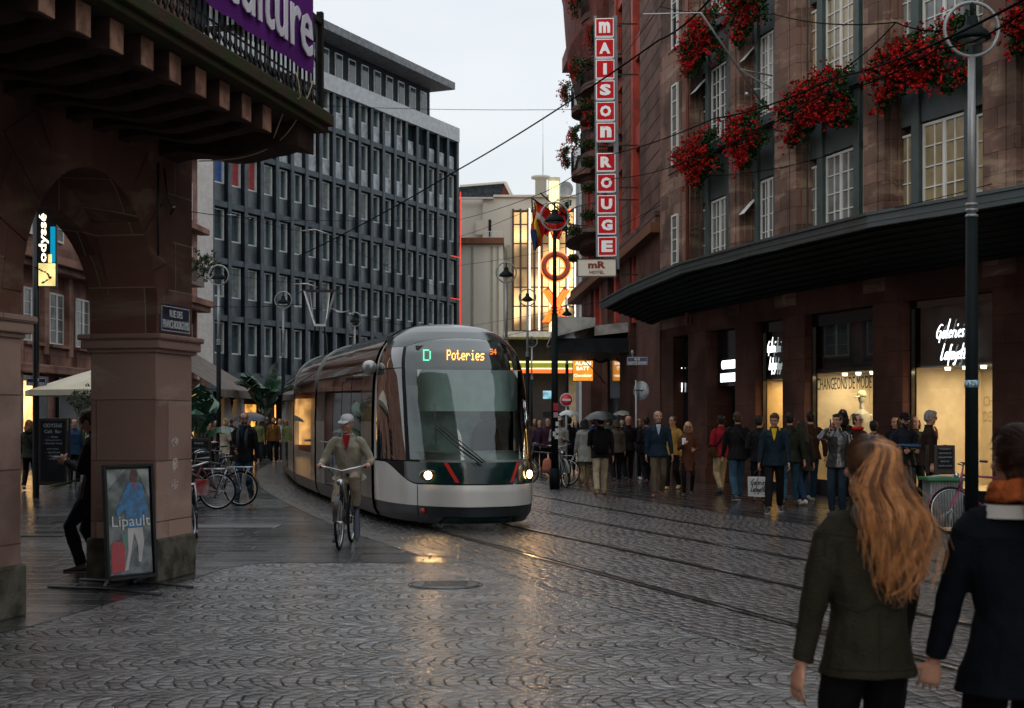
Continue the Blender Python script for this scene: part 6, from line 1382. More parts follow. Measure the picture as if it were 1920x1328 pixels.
def person(label, px, pyf, fdeg, h=1.72, top=(.02, .02, .025), bottom=(.02, .02, .03), shoes=(.02, .018, .016), hair='brown', style='short', coat=0, skirt=0, stride=.0, lh=None, rh=None, lean=0, head=(0, 0), hat=None, scarf=None, shirt=None, skin=None, d=None, vox=None, female=False, glasses=False, beard=False, soles=None, eyes=True, build=1.0, hips=None, feet=None, z=0, sitz=None, group=None, loc=None, hoodie=None, topm=None, curl=(.6, .6), palms=None, elb=None, legs_=None):
    """fdeg: direction faced, 0 = away from the camera, 180 = towards it, 90 = to the left of the picture. lh/rh: hand targets in body space (x right, y forward, z up)"""
    d = d or gd(pyf); L0 = V((X(px, d), d, z)) if loc is None else V(loc); k = h/1.75; vox = vox or (.0095 if d < 27 else .011 if d < 36 else .015)
    t = thing('person', label, 'person', L0, R(fdeg), group); skin = skin or SKIN; sd = px
    # joints
    hz = .93*k if hips is None else hips; ln = lean; hipc = V((0, 0, hz)); sp = V((0, math.sin(ln), math.cos(ln)))
    ch = hipc+sp*.36*k; sh = hipc+sp*.50*k; nk = hipc+sp*.575*k; sw = (.165 if female else .19)*k*build; hw = .085*k
    stride *= 1.45; rv = random.Random(int(px*7+pyf)); hy, hx = head;
    if lh is None and rv.random() < .45: lh = rv.choice((V((-.17, .20, hz+.10)), V((-.20, .10, hz-.02)), V((-.26, .16, hz-.04))))
    if rh is None and rv.random() < .45: rh = rv.choice((V((.15, .22, hz+.16)), V((.20, .10, hz-.02)), V((.27, -.10, hz-.06))))
    if (hy, hx) == (0, 0): hy = rv.uniform(-.5, .5); hx = rv.uniform(-.05, .3)
    lean = lean or rv.uniform(-.02, .06)
    hd_up = V((0, math.sin(ln*.3+hx), math.cos(ln*.3+hx))); hc = nk+hd_up*.135*k; RM = Matrix.Rotation(hy, 3, 'Z')
    fwd = RM @ V((0, math.cos(ln*.3+hx), -math.sin(ln*.3+hx))); hr = fwd.cross(hd_up).normalized(); Mh = Matrix((hr, fwd, hd_up)).transposed().to_4x4(); Mh.translation = hc
    fa = legs_ or [V((-hw*1.05, -stride, .075)), V((hw*1.05, stride, .075))]
    if stride and not legs_: fa[0].z += .045
    lg = []
    for s, f in zip((-1, 1), fa):
        hp = hipc+V((s*hw, 0, -.02)); f = V(f); kn, f2 = ik(hp, f, .43*k, .42*k, (s*.12, 1, 0)); lg.append((hp, kn, f2))
    am = []
    for s, tg in ((-1, lh), (1, rh)):
        so_ = sh+V((s*(sw-.006), 0, -.035*k)); dv = V((s*(sw+.07), .05-s*stride*.35, hz-.12*k)); tg2 = V(tg) if tg is not None else dv
        el, wr_ = ik(so_, tg2, .29*k, .255*k, (elb or {}).get(s, (s*.5, -1, -.4))); am.append((so_, el, wr_))
    # body: one surface
    q = MB(Mh); kk = k*(.96 if female else 1)
    rr = [(-.115, .030, .040, .025), (-.10, .045, .055, .020), (-.075, .058, .070, .010), (-.04, .066, .083, .004), (0, .073, .092, 0), (.04, .077, .098, -.004), (.075, .073, .092, -.008), (.10, .055, .070, -.01), (.118, .025, .035, -.01)]
    q.loft([ring((0, y*kk, z_*kk), a*kk, b_*kk, 16) for z_, a, b_, y in rr])
    q.loft([ring((0, (y)*kk, z_*kk), a*kk, b_*kk, 8) for z_, a, b_, y in ((.022, .008, .006, .090), (.0, .010, .010, .098), (-.020, .014, .014, .102), (-.030, .012, .010, .094))])
    q.ell((0, .078*kk, -.098*kk), (.020*kk, .016*kk, .014*kk), 6); q.ell((0, .086*kk, -.060*kk), (.024*kk, .012*kk, .010*kk), 6); q.ell((0, .083*kk, .034*kk), (.050*kk, .014*kk, .010*kk), 6)
    for s in (-1, 1): q.ell((s*.076*kk, -.004*kk, -.010*kk), (.010*kk, .020*kk, .032*kk), 6); q.ell((s*.040*kk, .070*kk, -.028*kk), (.022*kk, .020*kk, .020*kk), 6)
    q.M = Matrix.Identity(4)
    q.tube([nk-sp*.10*k, nk-sp*.02*k, hc-hd_up*.07*k], [.060*k, .053*k, .050*k], 12)
    tr = [(hipc-V((0, 0, .10*k)), .13, .10), (hipc, .15*(1.05 if female else 1), .105), (hipc+sp*.14*k, .125, .095), (hipc+sp*.30*k, .15*build, .105), (hipc+sp*.43*k, .140*build, .09), (hipc+sp*.50*k, .09*build, .065), (hipc+sp*.54*k, .055, .05)]
    q.loft([ring(c, a*k, b_*k, 16, sp) for c, a, b_ in tr])
    for (hp, kn, f) in lg: q.tube([hp, hp.lerp(kn, .4), kn, kn.lerp(f, .35), f], [.085*k, .072*k, .052*k, .052*k, .036*k], 10)
    for s, (a, e, w_) in zip((-1, 1), am): q.tube([a.lerp(e, .08)-V((s*.03, 0, 0)), a.lerp(e, .5), e, e.lerp(w_, .4), w_], [.043*k, .043*k, .038*k, .036*k, .024*k], 10)
    pls = palms or {}
    for i, (s, (a, e, w_)) in enumerate(zip((-1, 1), am)): hand(q, w_, (w_-e), s, curl[i], pls.get(s, (-s, .3, 0)), kk*1.02)
    remesh(q, 'body', skin, t, .0048 if d < 6 else min(vox, .0085) if d < 36 else vox, smooth=1)
    if eyes and d < 45 and 90 < fdeg % 360 < 270:
        for s in (-1, 1): e_ = MB(Mh); e_.ell((s*.031*kk, .080*kk, .012*kk), (.013*kk, .010*kk, .0075*kk), 5); e_.build('eye', m_eye, t)
        e_ = MB(Mh); e_.ell((0, .094*kk, -.060*kk), (.022*kk, .007*kk, .006*kk), 5); e_.build('mouth', m_lip, t)
        e_ = MB(Mh)
        for s in (-1, 1): e_.tube([(s*.014*kk, .094*kk, .034*kk), (s*.034*kk, .090*kk, .038*kk), (s*.05*kk, .078*kk, .032*kk)], .0045*kk, 5)
        e_.build('eyebrows', HAIR[hair] if hair not in ('blond',) else HAIR['brown'], t)
    if glasses:
        e_ = MB(Mh)
        for s in (-1, 1): e_.torus((s*.032*kk, .100*kk, .010*kk), .021*kk, .0032, (0, 1, 0), 14, 4); e_.tube([(s*.05*kk, .097*kk, .014*kk), (s*.078*kk, .01*kk, .012*kk)], .0028, 4)
        e_.tube([(-.011*kk, .103*kk, .012*kk), (.011*kk, .103*kk, .012*kk)], .003, 4); e_.build('glasses', m_black, t)
    # hair
    if style != 'bald':
        q = MB(Mh); q.ell((0, -.018*kk, .030*kk), (.086*kk, .100*kk, .098*kk), 10); q.ell((0, -.035*kk, -.02*kk), (.076*kk, .075*kk, .075*kk), 8)
        if style in ('short',): pass
        if style == 'fuller': q.ell((0, .03*kk, .085*kk), (.070*kk, .06*kk, .04*kk), 7)
        if style in ('bob', 'long', 'wavy', 'curly'):
            Lh = dict(bob=.17, long=.42, wavy=.26, curly=.20)[style]*kk; 
            q.loft([ring((0, -.045*kk-.02*f, .02*kk-Lh*f), .088*kk*(1+.25*math.sin(f*3)), .062*kk, 14) for f in (0, .25, .5, .75, 1)])
            for s in (-1, 1): q.tube([(s*.074*kk, .03*kk, .05*kk), (s*.088*kk, .02*kk, -.03*kk), (s*.09*kk, .02*kk, -min(Lh, .2)*.8)], [.02*kk, .026*kk, .018*kk], 8)
        if style == 'bun': q.ell((0, -.10*kk, .09*kk), (.045*kk, .045*kk, .045*kk), 8)
        if style == 'tail': q.tube([(0, -.09*kk, .05*kk), (0, -.14*kk, 0), (0, -.13*kk, -.16*kk)], [.03*kk, .035*kk, .015*kk], 8)
        remesh(q, 'hair', HAIR[hair], t, max(vox, .009), wr=(.022 if style in ('curly', 'wavy') else .010)*kk, wf=26 if style in ('curly', 'wavy') else 40, seed=sd)
    if beard: q = MB(Mh); q.loft([ring((0, (.028+y)*kk, z_*kk), a*kk, b_*kk, 12) for z_, a, b_, y in ((-.122, .030, .030, .02), (-.10, .052, .052, .01), (-.07, .066, .064, 0), (-.05, .068, .058, 0))]); remesh(q, 'beard', HAIR[hair], t, .009, wr=.006, wf=40)
    if hat:
        q = MB(Mh); q.loft([ring((0, -.005*kk, z_*kk), a*kk, b_*kk, 18) for z_, a, b_ in ((.035, .086, .104), (.06, .088, .106), (.095, .080, .095), (.122, .055, .068), (.132, .015, .02))]); q.loft([ring((0, y*kk, (.052-.0*y)*kk-yy), a*kk, .012, 14, (0, 1, 0)) for y, a, yy in ((.07, .07, 0), (.11, .075, .006), (.15, .055, .018), (.165, .02, .024))])
        q.build('cap', cloth(hat), t)
    # trousers
    tm = cloth(bottom)
    if not skirt:
        q = MB(); q.loft([ring(c, a*k, b_*k, 16, sp) for c, a, b_ in ((hipc-V((0, 0, .09*k)), .142, .112), (hipc-V((0, 0, .02*k)), .156, .120), (hipc+sp*.06*k, .146, .112), (hipc+sp*.12*k, .148, .112))])
        for (hp, kn, f) in lg: fe = f+(kn-f).normalized()*.015; q.tube([hp+V((0, 0, .02)), hp.lerp(kn, .35), hp.lerp(kn, .8), kn, kn.lerp(fe, .35), kn.lerp(fe, .8), fe], [.088*k, .088*k, .074*k, .070*k, .070*k, .060*k, .058*k], 12)
        remesh(q, 'trousers', tm, t, vox, wr=.012, wf=11, seed=sd)
    else:
        q = MB()
        for (hp, kn, f) in lg: q.tube([hp.lerp(kn, .3), kn, kn.lerp(f, .4), f], [.078*k, .056*k, .055*k, .040*k], 10)
        remesh(q, 'tights', tm, t, vox, smooth=1)
    # shoes
    for s, (hp, kn, f) in zip((-1, 1), lg):
        sh_ = (f-kn).normalized(); fd = V((s*.18, 1, 0)).normalized(); pitch = -sh_.y*.0; lift = max(0, f.z-.08); dz = -lift*1.6; q = MB(); 
        q.loft([ring(f+V((fd.x*y*k, fd.y*y*k, (zz+dz*y*(3.0 if y > 0 else 0))*1.0)), a*k, b_*k, 12, fd, (1, 0, 0)) for y, zz, a, b_ in ((-.065, -.035, .020, .022), (-.05, -.03, .033, .042), (0, -.022, .038, .050), (.06, -.034, .042, .036), (.12, -.043, .046, .027), (.165, -.047, .036, .020), (.185, -.05, .015, .012))])
        so2 = q.build('shoe', mat('shoe_%.2f_%.2f' % shoes[:2], shoes, .5, var=.1), t)
        if soles: q = MB(); q.loft([ring(f+V((fd.x*y*k, fd.y*y*k, -.066+dz*y*(3.0 if y > 0 else 0))), a*k, .011, 12, fd, (1, 0, 0)) for y, a in ((-.07, .02), (-.05, .036), (.05, .044), (.13, .048), (.18, .03))]); q.build('sole', cloth(soles), so2)
    # top
    q = MB(); cm = topm or cloth(top, .7); bl_ = coat if coat else .10
    flare = .02 if not coat else .045; g_ = 1.12
    rg = [(hipc-V((0, 0, bl_*k)), (.196+flare)*k, (.152+flare*.8)*k), (hipc, .190*k, .150*k), (hipc+sp*.14*k, .142*g_*(.93 if female else 1), .112*g_), (hipc+sp*.30*k, .158*g_*build, .118*g_), (hipc+sp*.43*k, .168*g_*build, .112*g_), (hipc+sp*.500*k, .120*build, .085), (hipc+sp*.54*k, .072, .068), (hipc+sp*.57*k, .064, .064)]
    if coat > .2: rg.insert(1, (hipc-V((0, 0, bl_*.5*k)), .158+flare*.5, .128+flare*.4))
    q.loft([ring(c, a*k, b_*k, 18, sp) for c, a, b_ in rg])
    for s, (a, e, w_) in zip((-1, 1), am): w2 = w_+(e-w_).normalized()*.02; q.tube([a-V((s*.085, 0, -.035)), a-V((s*.03, 0, -.012)), a+V((s*.008, 0, -.03)), a.lerp(e, .5), e, e.lerp(w2, .5), w2], [.046*k, .058*k, .062*k, .059*k, .054*k, .048*k, .038*k], 12)
    remesh(q, 'dress' if skirt else 'coat' if coat > .25 else 'jacket', cm, t, vox, wr=.014, wf=10, seed=sd+5)
    if coat < .3 and not skirt and (px*3+pyf) % 5 < 2.2 and 20 < d < 40:      # shoulder bag with a strap
        sg = 1 if (px+pyf) % 2 < 1 else -1; cb = hipc+V((sg*.20*k, -.06*k, .02)); q = MB(); q.loft([ring(cb+V((0, 0, zz)), a, .05, 12) for zz, a in ((-.13, .09), (-.11, .12), (.05, .12), (.10, .10))]); bgo = q.build('shoulder_bag', cloth(((.02, .015, .012), (.012, .012, .02), (.06, .03, .015))[int(px) % 3]), t)
        q = MB(); q.tube([cb+V((0, .0, .08)), hipc+sp*.28*k+V((sg*.10, -.165*k, 0)), sh+V((-sg*.10*k, -.085*k, .03))], .011, 5, flat=2.2); q.build('strap', cloth((.02, .015, .012)), bgo)
    # open collar
    if not skirt: q = MB(); q.loft([ring(nk+sp*zz*k-V((0, .005, 0)), a*k, b_*k, 14, sp) for zz, a, b_ in ((-.055, .088, .080), (-.02, .074, .070), (.012, .076, .074), (.014, .066, .062), (-.02, .060, .056))], cap=False); q.build('collar', cm, t)
    if shirt:
        q = MB(); pts = [V((x*k, y*k, 0))+hipc+sp*zz*k for x, y, zz in ((-.050, .098, .56), (.050, .098, .56), (.040, .136, .50), (.018, .148, .40), (0, .152, .34), (-.018, .148, .40), (-.040, .136, .50))]; q.prism(pts, (0, -.03, 0)); q.build('shirt_front', cloth(shirt), t)
    if hoodie: q = MB(); q.ell(nk-sp*.05*k+V((0, -.075*k, 0)), (.105*k, .06*k, .075*k), 8); q.build('hood', cloth(hoodie), t)
    if scarf: 
        q = MB(); q.torus(nk-sp*.005, .076*k, .034*k, sp, 22, 9)
        if isinstance(scarf[0], (tuple, list)) or style == 'x': pass
        remesh(q, 'scarf', cloth(scarf), t, .009, wr=.015, wf=26, seed=sd)
    return t, dict(am=am, lg=lg, hc=hc, nk=nk, sh=sh, hip=hipc, sp=sp, k=k, Mh=Mh)
def held(name, label, cat, t, M=None):
    o = thing(name, label, cat, t.location, t.rotation_euler.z); return o
JEAN = (.025, .060, .105); JEANL = (.04, .10, .16); KHAKI = (.25, .21, .15); KHAKID = (.13, .105, .075); BLK = (.010, .010, .013); NAVY = (.014, .030, .055)
D2 = lambda x, y, z: V((x, y, z))
# --- right pavement, near the store
p, j = person('smiling grey haired man in a navy zip jacket and khaki trousers', 1234, 932, 178, 1.82, NAVY, KHAKID, (.09, .04, .02), 'grey', 'short', stride=.13, shirt=(.32, .36, .42), lh=D2(-.31, .04, .80), rh=D2(.26, .04, .84), head=(.15, -.05), build=1.08)
p, j = person('blonde woman with glasses in a rust patterned dress and black tights holding a white phone', 1290, 931, 176, 1.60, (.12, .035, .018), BLK, BLK, 'blond', 'bob', skirt=1, coat=.34, stride=.06, lh=D2(-.12, .22, 1.0), rh=D2(.10, .24, 1.13), female=True, glasses=True, topm=mat('rust_print', (.16, .045, .02), .6, var=.5, vs=16, col2=(.05, .02, .012), bump=.2))
o = held('phone', 'white phone held by the woman in the rust patterned dress', 'phone', p); q = MB(); q.box(.06, .14, .26, .272, 1.12, 1.26); q.build('case', mat('phone_white', (.6, .62, .65), .3), o)
p, j = person('person leaning behind the navy jacket man in a mustard sleeved jacket', 1262, 905, 150, 1.72, (.30, .17, .04), BLK, (.4, .3, .15), 'brown', 'short', stride=.1, rh=D2(.36, .05, .95), d=33.5)
p, j = person('person in a crimson puffer jacket partly hidden by the black jacket man', 1352, 925, 20, 1.74, (.20, .008, .018), (.28, .22, .13), (.03, .03, .04), 'black', 'short', stride=.12, d=31.5)
p, j = person('man seen from behind in a black jacket and blue jeans with white soled shoes', 1383, 941, 5, 1.80, BLK, JEANL, (.015, .02, .04), 'brown', 'short', stride=.16, soles=(.5, .5, .5), build=1.1)
p, j = person('man looking down in a navy quilted jacket over a yellow hooded top', 1452, 962, 168, 1.76, (.010, .024, .040), BLK, (.01, .015, .03), 'brown', 'fuller', stride=.2, head=(-.2, .35), shirt=(.48, .32, .02), hoodie=(.48, .32, .02), soles=(.45, .45, .48), lh=D2(-.26, .1, .80) if 0 else None, rh=D2(.27, .12, .80), curl=(.6, 1.2))
hw_ = j['am'][1][2]; o = held('shopping_bag', 'white paper shopping bag with black script hanging from the hand of the man in yellow', 'shopping bag', p)
q = MB(Matrix.Translation(V((hw_.x+.02, hw_.y, 0)))); q.prism([(-.19, -.05, .28), (.17, -.05, .30), (.18, -.05, .64), (-.17, -.05, .64)], (0, .10, 0)); bg_ = q.build('bag', mat('paper_white', (.42, .43, .45), .7, var=.1), o)
q = MB(Matrix.Translation(V((hw_.x+.02, hw_.y, 0)))); 
for i in range(13): q.box(-.16, .155, .0505, .052, .33+.023*i, .3335+.023*i)
q.build('printed_lines', mat('faint_ink', (.2, .21, .23), .7, var=0), bg_)
q = MB(Matrix.Translation(V((hw_.x+.02, hw_.y, 0)))); q.tube([(-.08, 0, .64), (-.04, 0, .74), (.0, 0, .76), (.05, 0, .73), (.09, 0, .64)], .006, 5); q.build('handle', m_black, bg_)
for s, zz in (('Galeries', .50), ('Lafayette', .38)):
    qq = script(s, Matrix.Translation(V((hw_.x+.15, hw_.y+.056, zz))) @ Matrix.Rotation(R(180), 4, 'Z') @ Matrix.Rotation(R(90), 4, 'X'), .26, .10, m_fascia, 'lettering', .006); qq.parent = bg_; qq.matrix_parent_inverse = Matrix.Identity(4)
p, j = person('dark coated person with a shoulder bag behind the yellow topped man', 1424, 940, 350, 1.72, BLK, BLK, hair='black', style='short', stride=.1, d=28)
p, j = person('man from behind in a moss green jacket and blue jeans', 1481, 948, 345, 1.78, (.022, .032, .018), JEANL, (.06, .02, .01), 'black', 'short', stride=.16, d=27.0, build=1.08)
p, j = person('man from behind in a dark brown sweater with short black hair', 1520, 938, 5, 1.80, (.045, .018, .010), JEAN, (.3, .3, .3), 'black', 'short', stride=.10, d=28.5, build=1.08)
p, j = person('woman from behind with very long dark hair, dark coat, jeans and white trainers', 1504, 946, 15, 1.64, (.022, .024, .026), (.02, .05, .11), (.50, .48, .47), 'black', 'long', coat=.22, stride=.2, female=True, d=27.2)
p, j = person('dark haired man in a black leather jacket talking on the phone', 1570, 965, 155, 1.74, (.018, .019, .020), (.018, .035, .055), hair='black', style='fuller', rh=D2(.12, .12, 1.50), head=(-.25, .05), d=24.6, curl=(.6, 1.0), topm=mat('leather_black', (.018, .019, .02), .3, var=.3, vs=9, bump=.4, bs=18, coat=.3), elb={1: (.7, .2, -1), -1: (-.5, -1, -.4)})
o = held('phone', 'dark phone held to the ear of the leather jacket man', 'phone', p); hh_ = j['am'][1][2]; q = MB(); q.box(hh_.x-.035, hh_.x-.025, hh_.y-.03, hh_.y+.03, hh_.z+.03, hh_.z+.16); q.build('case', m_black, o)
p, j = person('woman in glasses with a thick red scarf beside the phone caller', 1608, 958, 200, 1.74, (.03, .012, .012), BLK, hair='brown', style='bun', scarf=(.42, .012, .012), glasses=True, female=True, head=(.25, .05), d=25.4)
p, j = person('person with black hair standing behind the phone caller at the window', 1580, 935, 10, 1.84, BLK, BLK, hair='black', style='curly', d=28.8)
p, j = person('shorter person with black hair below the mannequin', 1638, 950, 20, 1.62, BLK, BLK, hair='black', style='fuller', d=26.5)
p, j = person('bearded man in a black cap and jacket holding a folded blue umbrella', 1696, 955, 175, 1.76, (.014, .018, .026), (.05, .075, .10), hair='black', style='short', hat=(.012, .012, .016), beard=True, lh=D2(-.02, .30, 1.10), rh=D2(.20, .30, 1.10), curl=(1.0, 1.0), d=25.2)
o = held('folded_umbrella', 'half folded blue umbrella with a red handle held level by the man in the cap', 'umbrella', p); q = MB(); q.tube([(.30, .30, 1.19), (.10, .33, 1.20), (-.1, .36, 1.19), (-.35, .38, 1.16), (-.62, .38, 1.15)], [.03, .06, .075, .05, .008], 8, flat=.5); q.build('canopy', cloth((.012, .06, .16), .5), o); q = MB(); q.tube([(.28, .30, 1.19), (.5, .28, 1.21)], .014, 6); q.build('handle', mat('shoe_red', (.5, .02, .02), .3, var=0), o)
p, j = person('woman with brown hair looking past the man in the cap', 1716, 940, 190, 1.70, BLK, BLK, hair='brown', style='bob', female=True, d=27.0)
p, j = person('dark haired person left of the man in the cap', 1680, 938, 150, 1.70, BLK, BLK, hair='black', style='bob', d=27.5)
p, j = person('grey haired older man in profile with a coral shirt under a brown jacket', 1742, 962, 262, 1.80, (.030, .018, .013), BLK, (.4, .4, .4), 'grey', 'fuller', stride=.08, glasses=True, shirt=(.5, .07, .03), d=24.6, eyes=False, build=1.08)
# mannequin in the window
Mq = inw(M3, .7); mq = thing('mannequin', 'white mannequin in a cap and pale jacket in the slogan window', 'mannequin', Mq @ V((pxl(Mq, 1616), 0, 0)))
# --- the far crowd at the cinema street
p, j = person('man walking away with a black backpack and beige trousers under a dark umbrella', 1126, 930, 0, 1.74, BLK, (.33, .28, .19), (.25, .13, .05), 'black', 'short', stride=.17, lh=D2(-.14, .25, 1.15), build=1.1)
o = held('backpack', 'black backpack on the man under the dark umbrella', 'backpack', p); q = MB(); q.loft([ring((0, -.20, z_), a, b_, 14) for z_, a, b_ in ((.93, .12, .05), (.98, .16, .09), (1.2, .17, .10), (1.38, .14, .08), (1.44, .08, .04))]); q.build('bag', cloth((.008, .008, .010)), o)
def umbrella(label, px, py, d, r, col, hand=None, m=None, tilt=(0, 0)):
    c = P(px, py, d); t = thing('umbrella', label, 'umbrella', c); Mt_ = Matrix.Rotation(tilt[0], 4, 'X') @ Matrix.Rotation(tilt[1], 4, 'Y'); q = MB(Mt_); n = 8; rings = []
    for f, z_ in ((.02, 0), (.3, -.025), (.6, -.09), (.85, -.18), (1, -.27)):
        rings.append([V((r*f*(1-.06*(k % 2)*f)*math.cos(2*math.pi*k/16), r*f*(1-.06*(k % 2)*f)*math.sin(2*math.pi*k/16), z_*r/.55+.03*f*(k % 2))) for k in range(16)])
    q.loft(rings, cap=False); q.add([p for p in rings[0]], [tuple(range(16))]); o = q.build('canopy', m or cloth(col, .4), t, fix=False); q = MB(Mt_); q.tube([(0, 0, .05), (0, 0, -.75)], .008, 6)
    for k in range(8): a = k*math.pi/4; q.tube([(0, 0, -.25), (r*.6*math.cos(a), r*.6*math.sin(a), -.10*r/.55)], .004, 4)
    q.build('shaft', m_black, t); return t
umbrella('dark green umbrella over the man with the backpack', 1127, 771, 30.6, .40, (.012, .022, .024))
umbrella('clear umbrella over the person in the pale jacket', 1067, 769, 36, .30, (.2, .2, .2), m=mat('clear_plastic', (.30, .31, .30), .15, var=.2))
umbrella('pale umbrella far back in the crowd', 1167, 770, 50, .36, (.28, .28, .25))
umbrella('dark blue umbrella behind the man with the scarf', 470, 773, 42, .56, (.012, .022, .04))
p, j = person('person in a pale grey jacket standing by the stickered lamp pole', 1048, 890, 172, 1.72, (.25, .25, .23), BLK, hair='brown', style='bob', lh=D2(-.12, .2, 1.15), rh=D2(.12, .2, 1.12), d=37, hat=(.3, .3, .3))
p, j = person('woman from behind in a long light grey coat', 1096, 893, 8, 1.66, (.22, .22, .21), (.20, .15, .08), (.1, .06, .03), 'black', 'bob', coat=.30, stride=.1, female=True, d=35.5)
p, j = person('woman with brown hair in a grey brown top beside the backpack man', 1156, 885, 5, 1.66, (.11, .085, .065), BLK, hair='brown', style='bob', female=True, stride=.1, d=37)
p, j = person('bald broad man from behind in a black coat', 1178, 886, 10, 1.74, BLK, BLK, hair='brown', style='bald', build=1.15, stride=.08, d=37.5)
p, j = person('woman in dark clothes with white trainers walking behind the bald man', 1198, 884, 200, 1.68, (.05, .04, .04), BLK, (.4, .4, .4), 'brown', 'long', female=True, stride=.16, d=39)
p, j = person('person in black stepping between the crowd and the navy jacket man', 1213, 892, 15, 1.70, BLK, BLK, hair='black', style='short', stride=.14, d=36)
cr_ = [(1012, 876, 46, 'person in a dark purple jacket nearest the tram side', (.05, .025, .06), 'grey', 'bald'), (1027, 872, 43, 'person in a maroon coat left of the lamp pole', (.05, .015, .03), 'brown', 'bald'), (1066, 878, 41, 'person in a dark coat under the clear umbrella', (.012, .012, .016), 'black', 'short'), (1080, 872, 44, 'person in a teal jacket right of the no entry sign', (.015, .06, .075), 'black', 'bob'), (1112, 868, 47, 'person in royal blue behind the umbrella man', (.02, .05, .14), 'black', 'short'), (1140, 866, 50, 'person in grey green under the pale umbrella', (.07, .09, .08), 'brown', 'short'), (1166, 868, 48, 'person in a blue jacket behind the woman with brown hair', (.03, .05, .08), 'grey', 'short'), (1003, 866, 52, 'small figure in brown beside the tram corner', (.09, .05, .03), 'brown', 'bob'), (1036, 862, 56, 'small far figure behind the maroon coat', (.03, .02, .02), 'black', 'short'), (1092, 860, 60, 'small far figure between the grey coat and the umbrella', (.04, .03, .03), 'brown', 'bob'), (1126, 858, 64, 'distant figure under the cinema lights', (.05, .05, .05), 'black', 'short'), (1186, 864, 54, 'distant figure in the gap right of the bald man', (.02, .02, .03), 'brown', 'short')]
for i, (px, py, d, lb, c_, hr_, stl) in enumerate(cr_): person(lb, px, py, (10, 350, 25, 185)[i % 4], 1.62+.05*(i % 3), c_, BLK, hair=hr_, style=stl, d=d, stride=.08, eyes=False)
# --- left side
p, j = person('bearded man with sunglasses, black jacket, grey scarf and blue jeans walking with a phone', 458, 946, 172, 1.78, (.010, .010, .012), (.03, .075, .12), (.02, .015, .015), 'brown', 'short', stride=.12, beard=True, glasses=True, rh=D2(.08, .30, 1.05), lh=D2(-.30, .03, .82), shirt=(.015, .035, .07), scarf=(.06, .06, .065))
q = MB()
for s in (-1, 1): q.tube([(s*.07, .03, 1.50), (s*.085, .13, 1.42), (s*.08, .165, 1.25), (s*.085, .16, 1.02)], [.03, .032, .034, .03], 8, flat=.45)
q.build('scarf_ends', cloth((.06, .06, .065)), p)
o = held('phone', 'black phone in the hand of the man with the scarf', 'phone', p); q = MB(); q.box(.04, .16, .36, .372, 1.05, 1.12); q.build('case', m_black, o)
person('woman from behind with a blonde bun and beige coat by the lamp', 422, 890, 320, 1.66, (.26, .22, .17), BLK, hair='blond', style='bun', coat=.25, female=True, d=41)
person('curly blonde woman carrying a blue and white bag next to the pillar', 374, 880, 300, 1.70, (.03, .05, .07), BLK, hair='blond', style='curly', female=True, d=44)
person('young person with a ponytail facing right near the pillar', 391, 885, 250, 1.55, (.04, .03, .03), BLK, hair='brown', style='tail', female=True, d=42)
person('person with a yellow green shawl over dark clothes', 484, 868, 200, 1.70, (.17, .19, .07), (.02, .03, .04), hair='brown', style='wavy', female=True, d=53)
person('man in an orange brown jacket over a mustard sweater', 513, 868, 178, 1.74, (.17, .075, .02), BLK, hair='brown', style='fuller', beard=True, d=54, shirt=(.3, .15, .02), scarf=(.02, .015, .015))
person('person in black close behind the orange jacket man', 500, 866, 190, 1.74, (.03, .02, .018), BLK, hair='black', style='short', d=57)
person('person in a white top next to the tram with white shoes', 524, 868, 185, 1.68, (.35, .35, .36), BLK, (.5, .5, .5), 'black', 'short', d=55)
person('person under the dark blue umbrella far back', 466, 875, 185, 1.70, BLK, BLK, hair='black', style='short', d=46, female=True)
person('seated looking distant figure by the banana plant', 404, 862, 200, 1.60, (.18, .14, .10), BLK, hair='blond', style='bob', d=58)
person('small figure in front of the lit cafe window', 434, 860, 10, 1.65, (.05, .05, .06), BLK, hair='brown', style='short', d=62)
person('red haired woman from behind in a green hooded coat under the arch', 55, 915, 0, 1.64, (.035, .042, .032), BLK, (.3, .3, .3), 'ginger', 'curly', coat=.12, stride=.10, hoodie=(.035, .042, .032), female=True, d=33)
person('person in a blue jacket behind the chalkboard', 139, 900, 200, 1.66, (.02, .06, .12), BLK, hair='black', style='short', d=35, eyes=False)
# leaning man: back against the pillar, one foot up
p, j = person('man in a dark brown jacket leaning against the pillar looking down at his phone', 152, 1078, 84, 1.86, (.022, .010, .008), (.008, .012, .020), (.045, .022, .015), 'brown', 'short', lean=.02, head=(0, .6), lh=D2(-.06, .33, 1.20), rh=D2(.06, .33, 1.18), loc=(-4.50, 15.42, 0), d=15.3, hips=.90, eyes=False, curl=(.9, .9), legs_=[V((-.10, .13, .075)), V((.10, -.06, .075))], soles=(.25, .2, .15), vox=.009)
o = held('phone', 'lit phone held by the leaning man', 'phone', p); q = MB(); q.box(-.05, .05, .40, .50, 1.235, 1.243); q.build('case', m_black, o); q = MB(); q.box(-.042, .042, .41, .49, 1.2435, 1.245); q.build('screen', emis('phone_glow', (.5, .4, .4), .5), o)
# bunch of stems
q = MB(); random.seed(2); b0 = P(150, 898, 15.2)
for k in range(9): q.tube([b0, b0+V((-.10-.02*k*.3, 0, -.04)), b0+V((-.33+random.uniform(-.04, .05), random.uniform(-.05, .05), -.10+random.uniform(-.03, .05)))], [.006, .006, .003], 5)
o = q.build('flower_bunch', mat('stem_green', (.10, .16, .05), .6, var=.3)); tag(o, 'bunch of pale green stems carried by the leaning man', 'flowers')
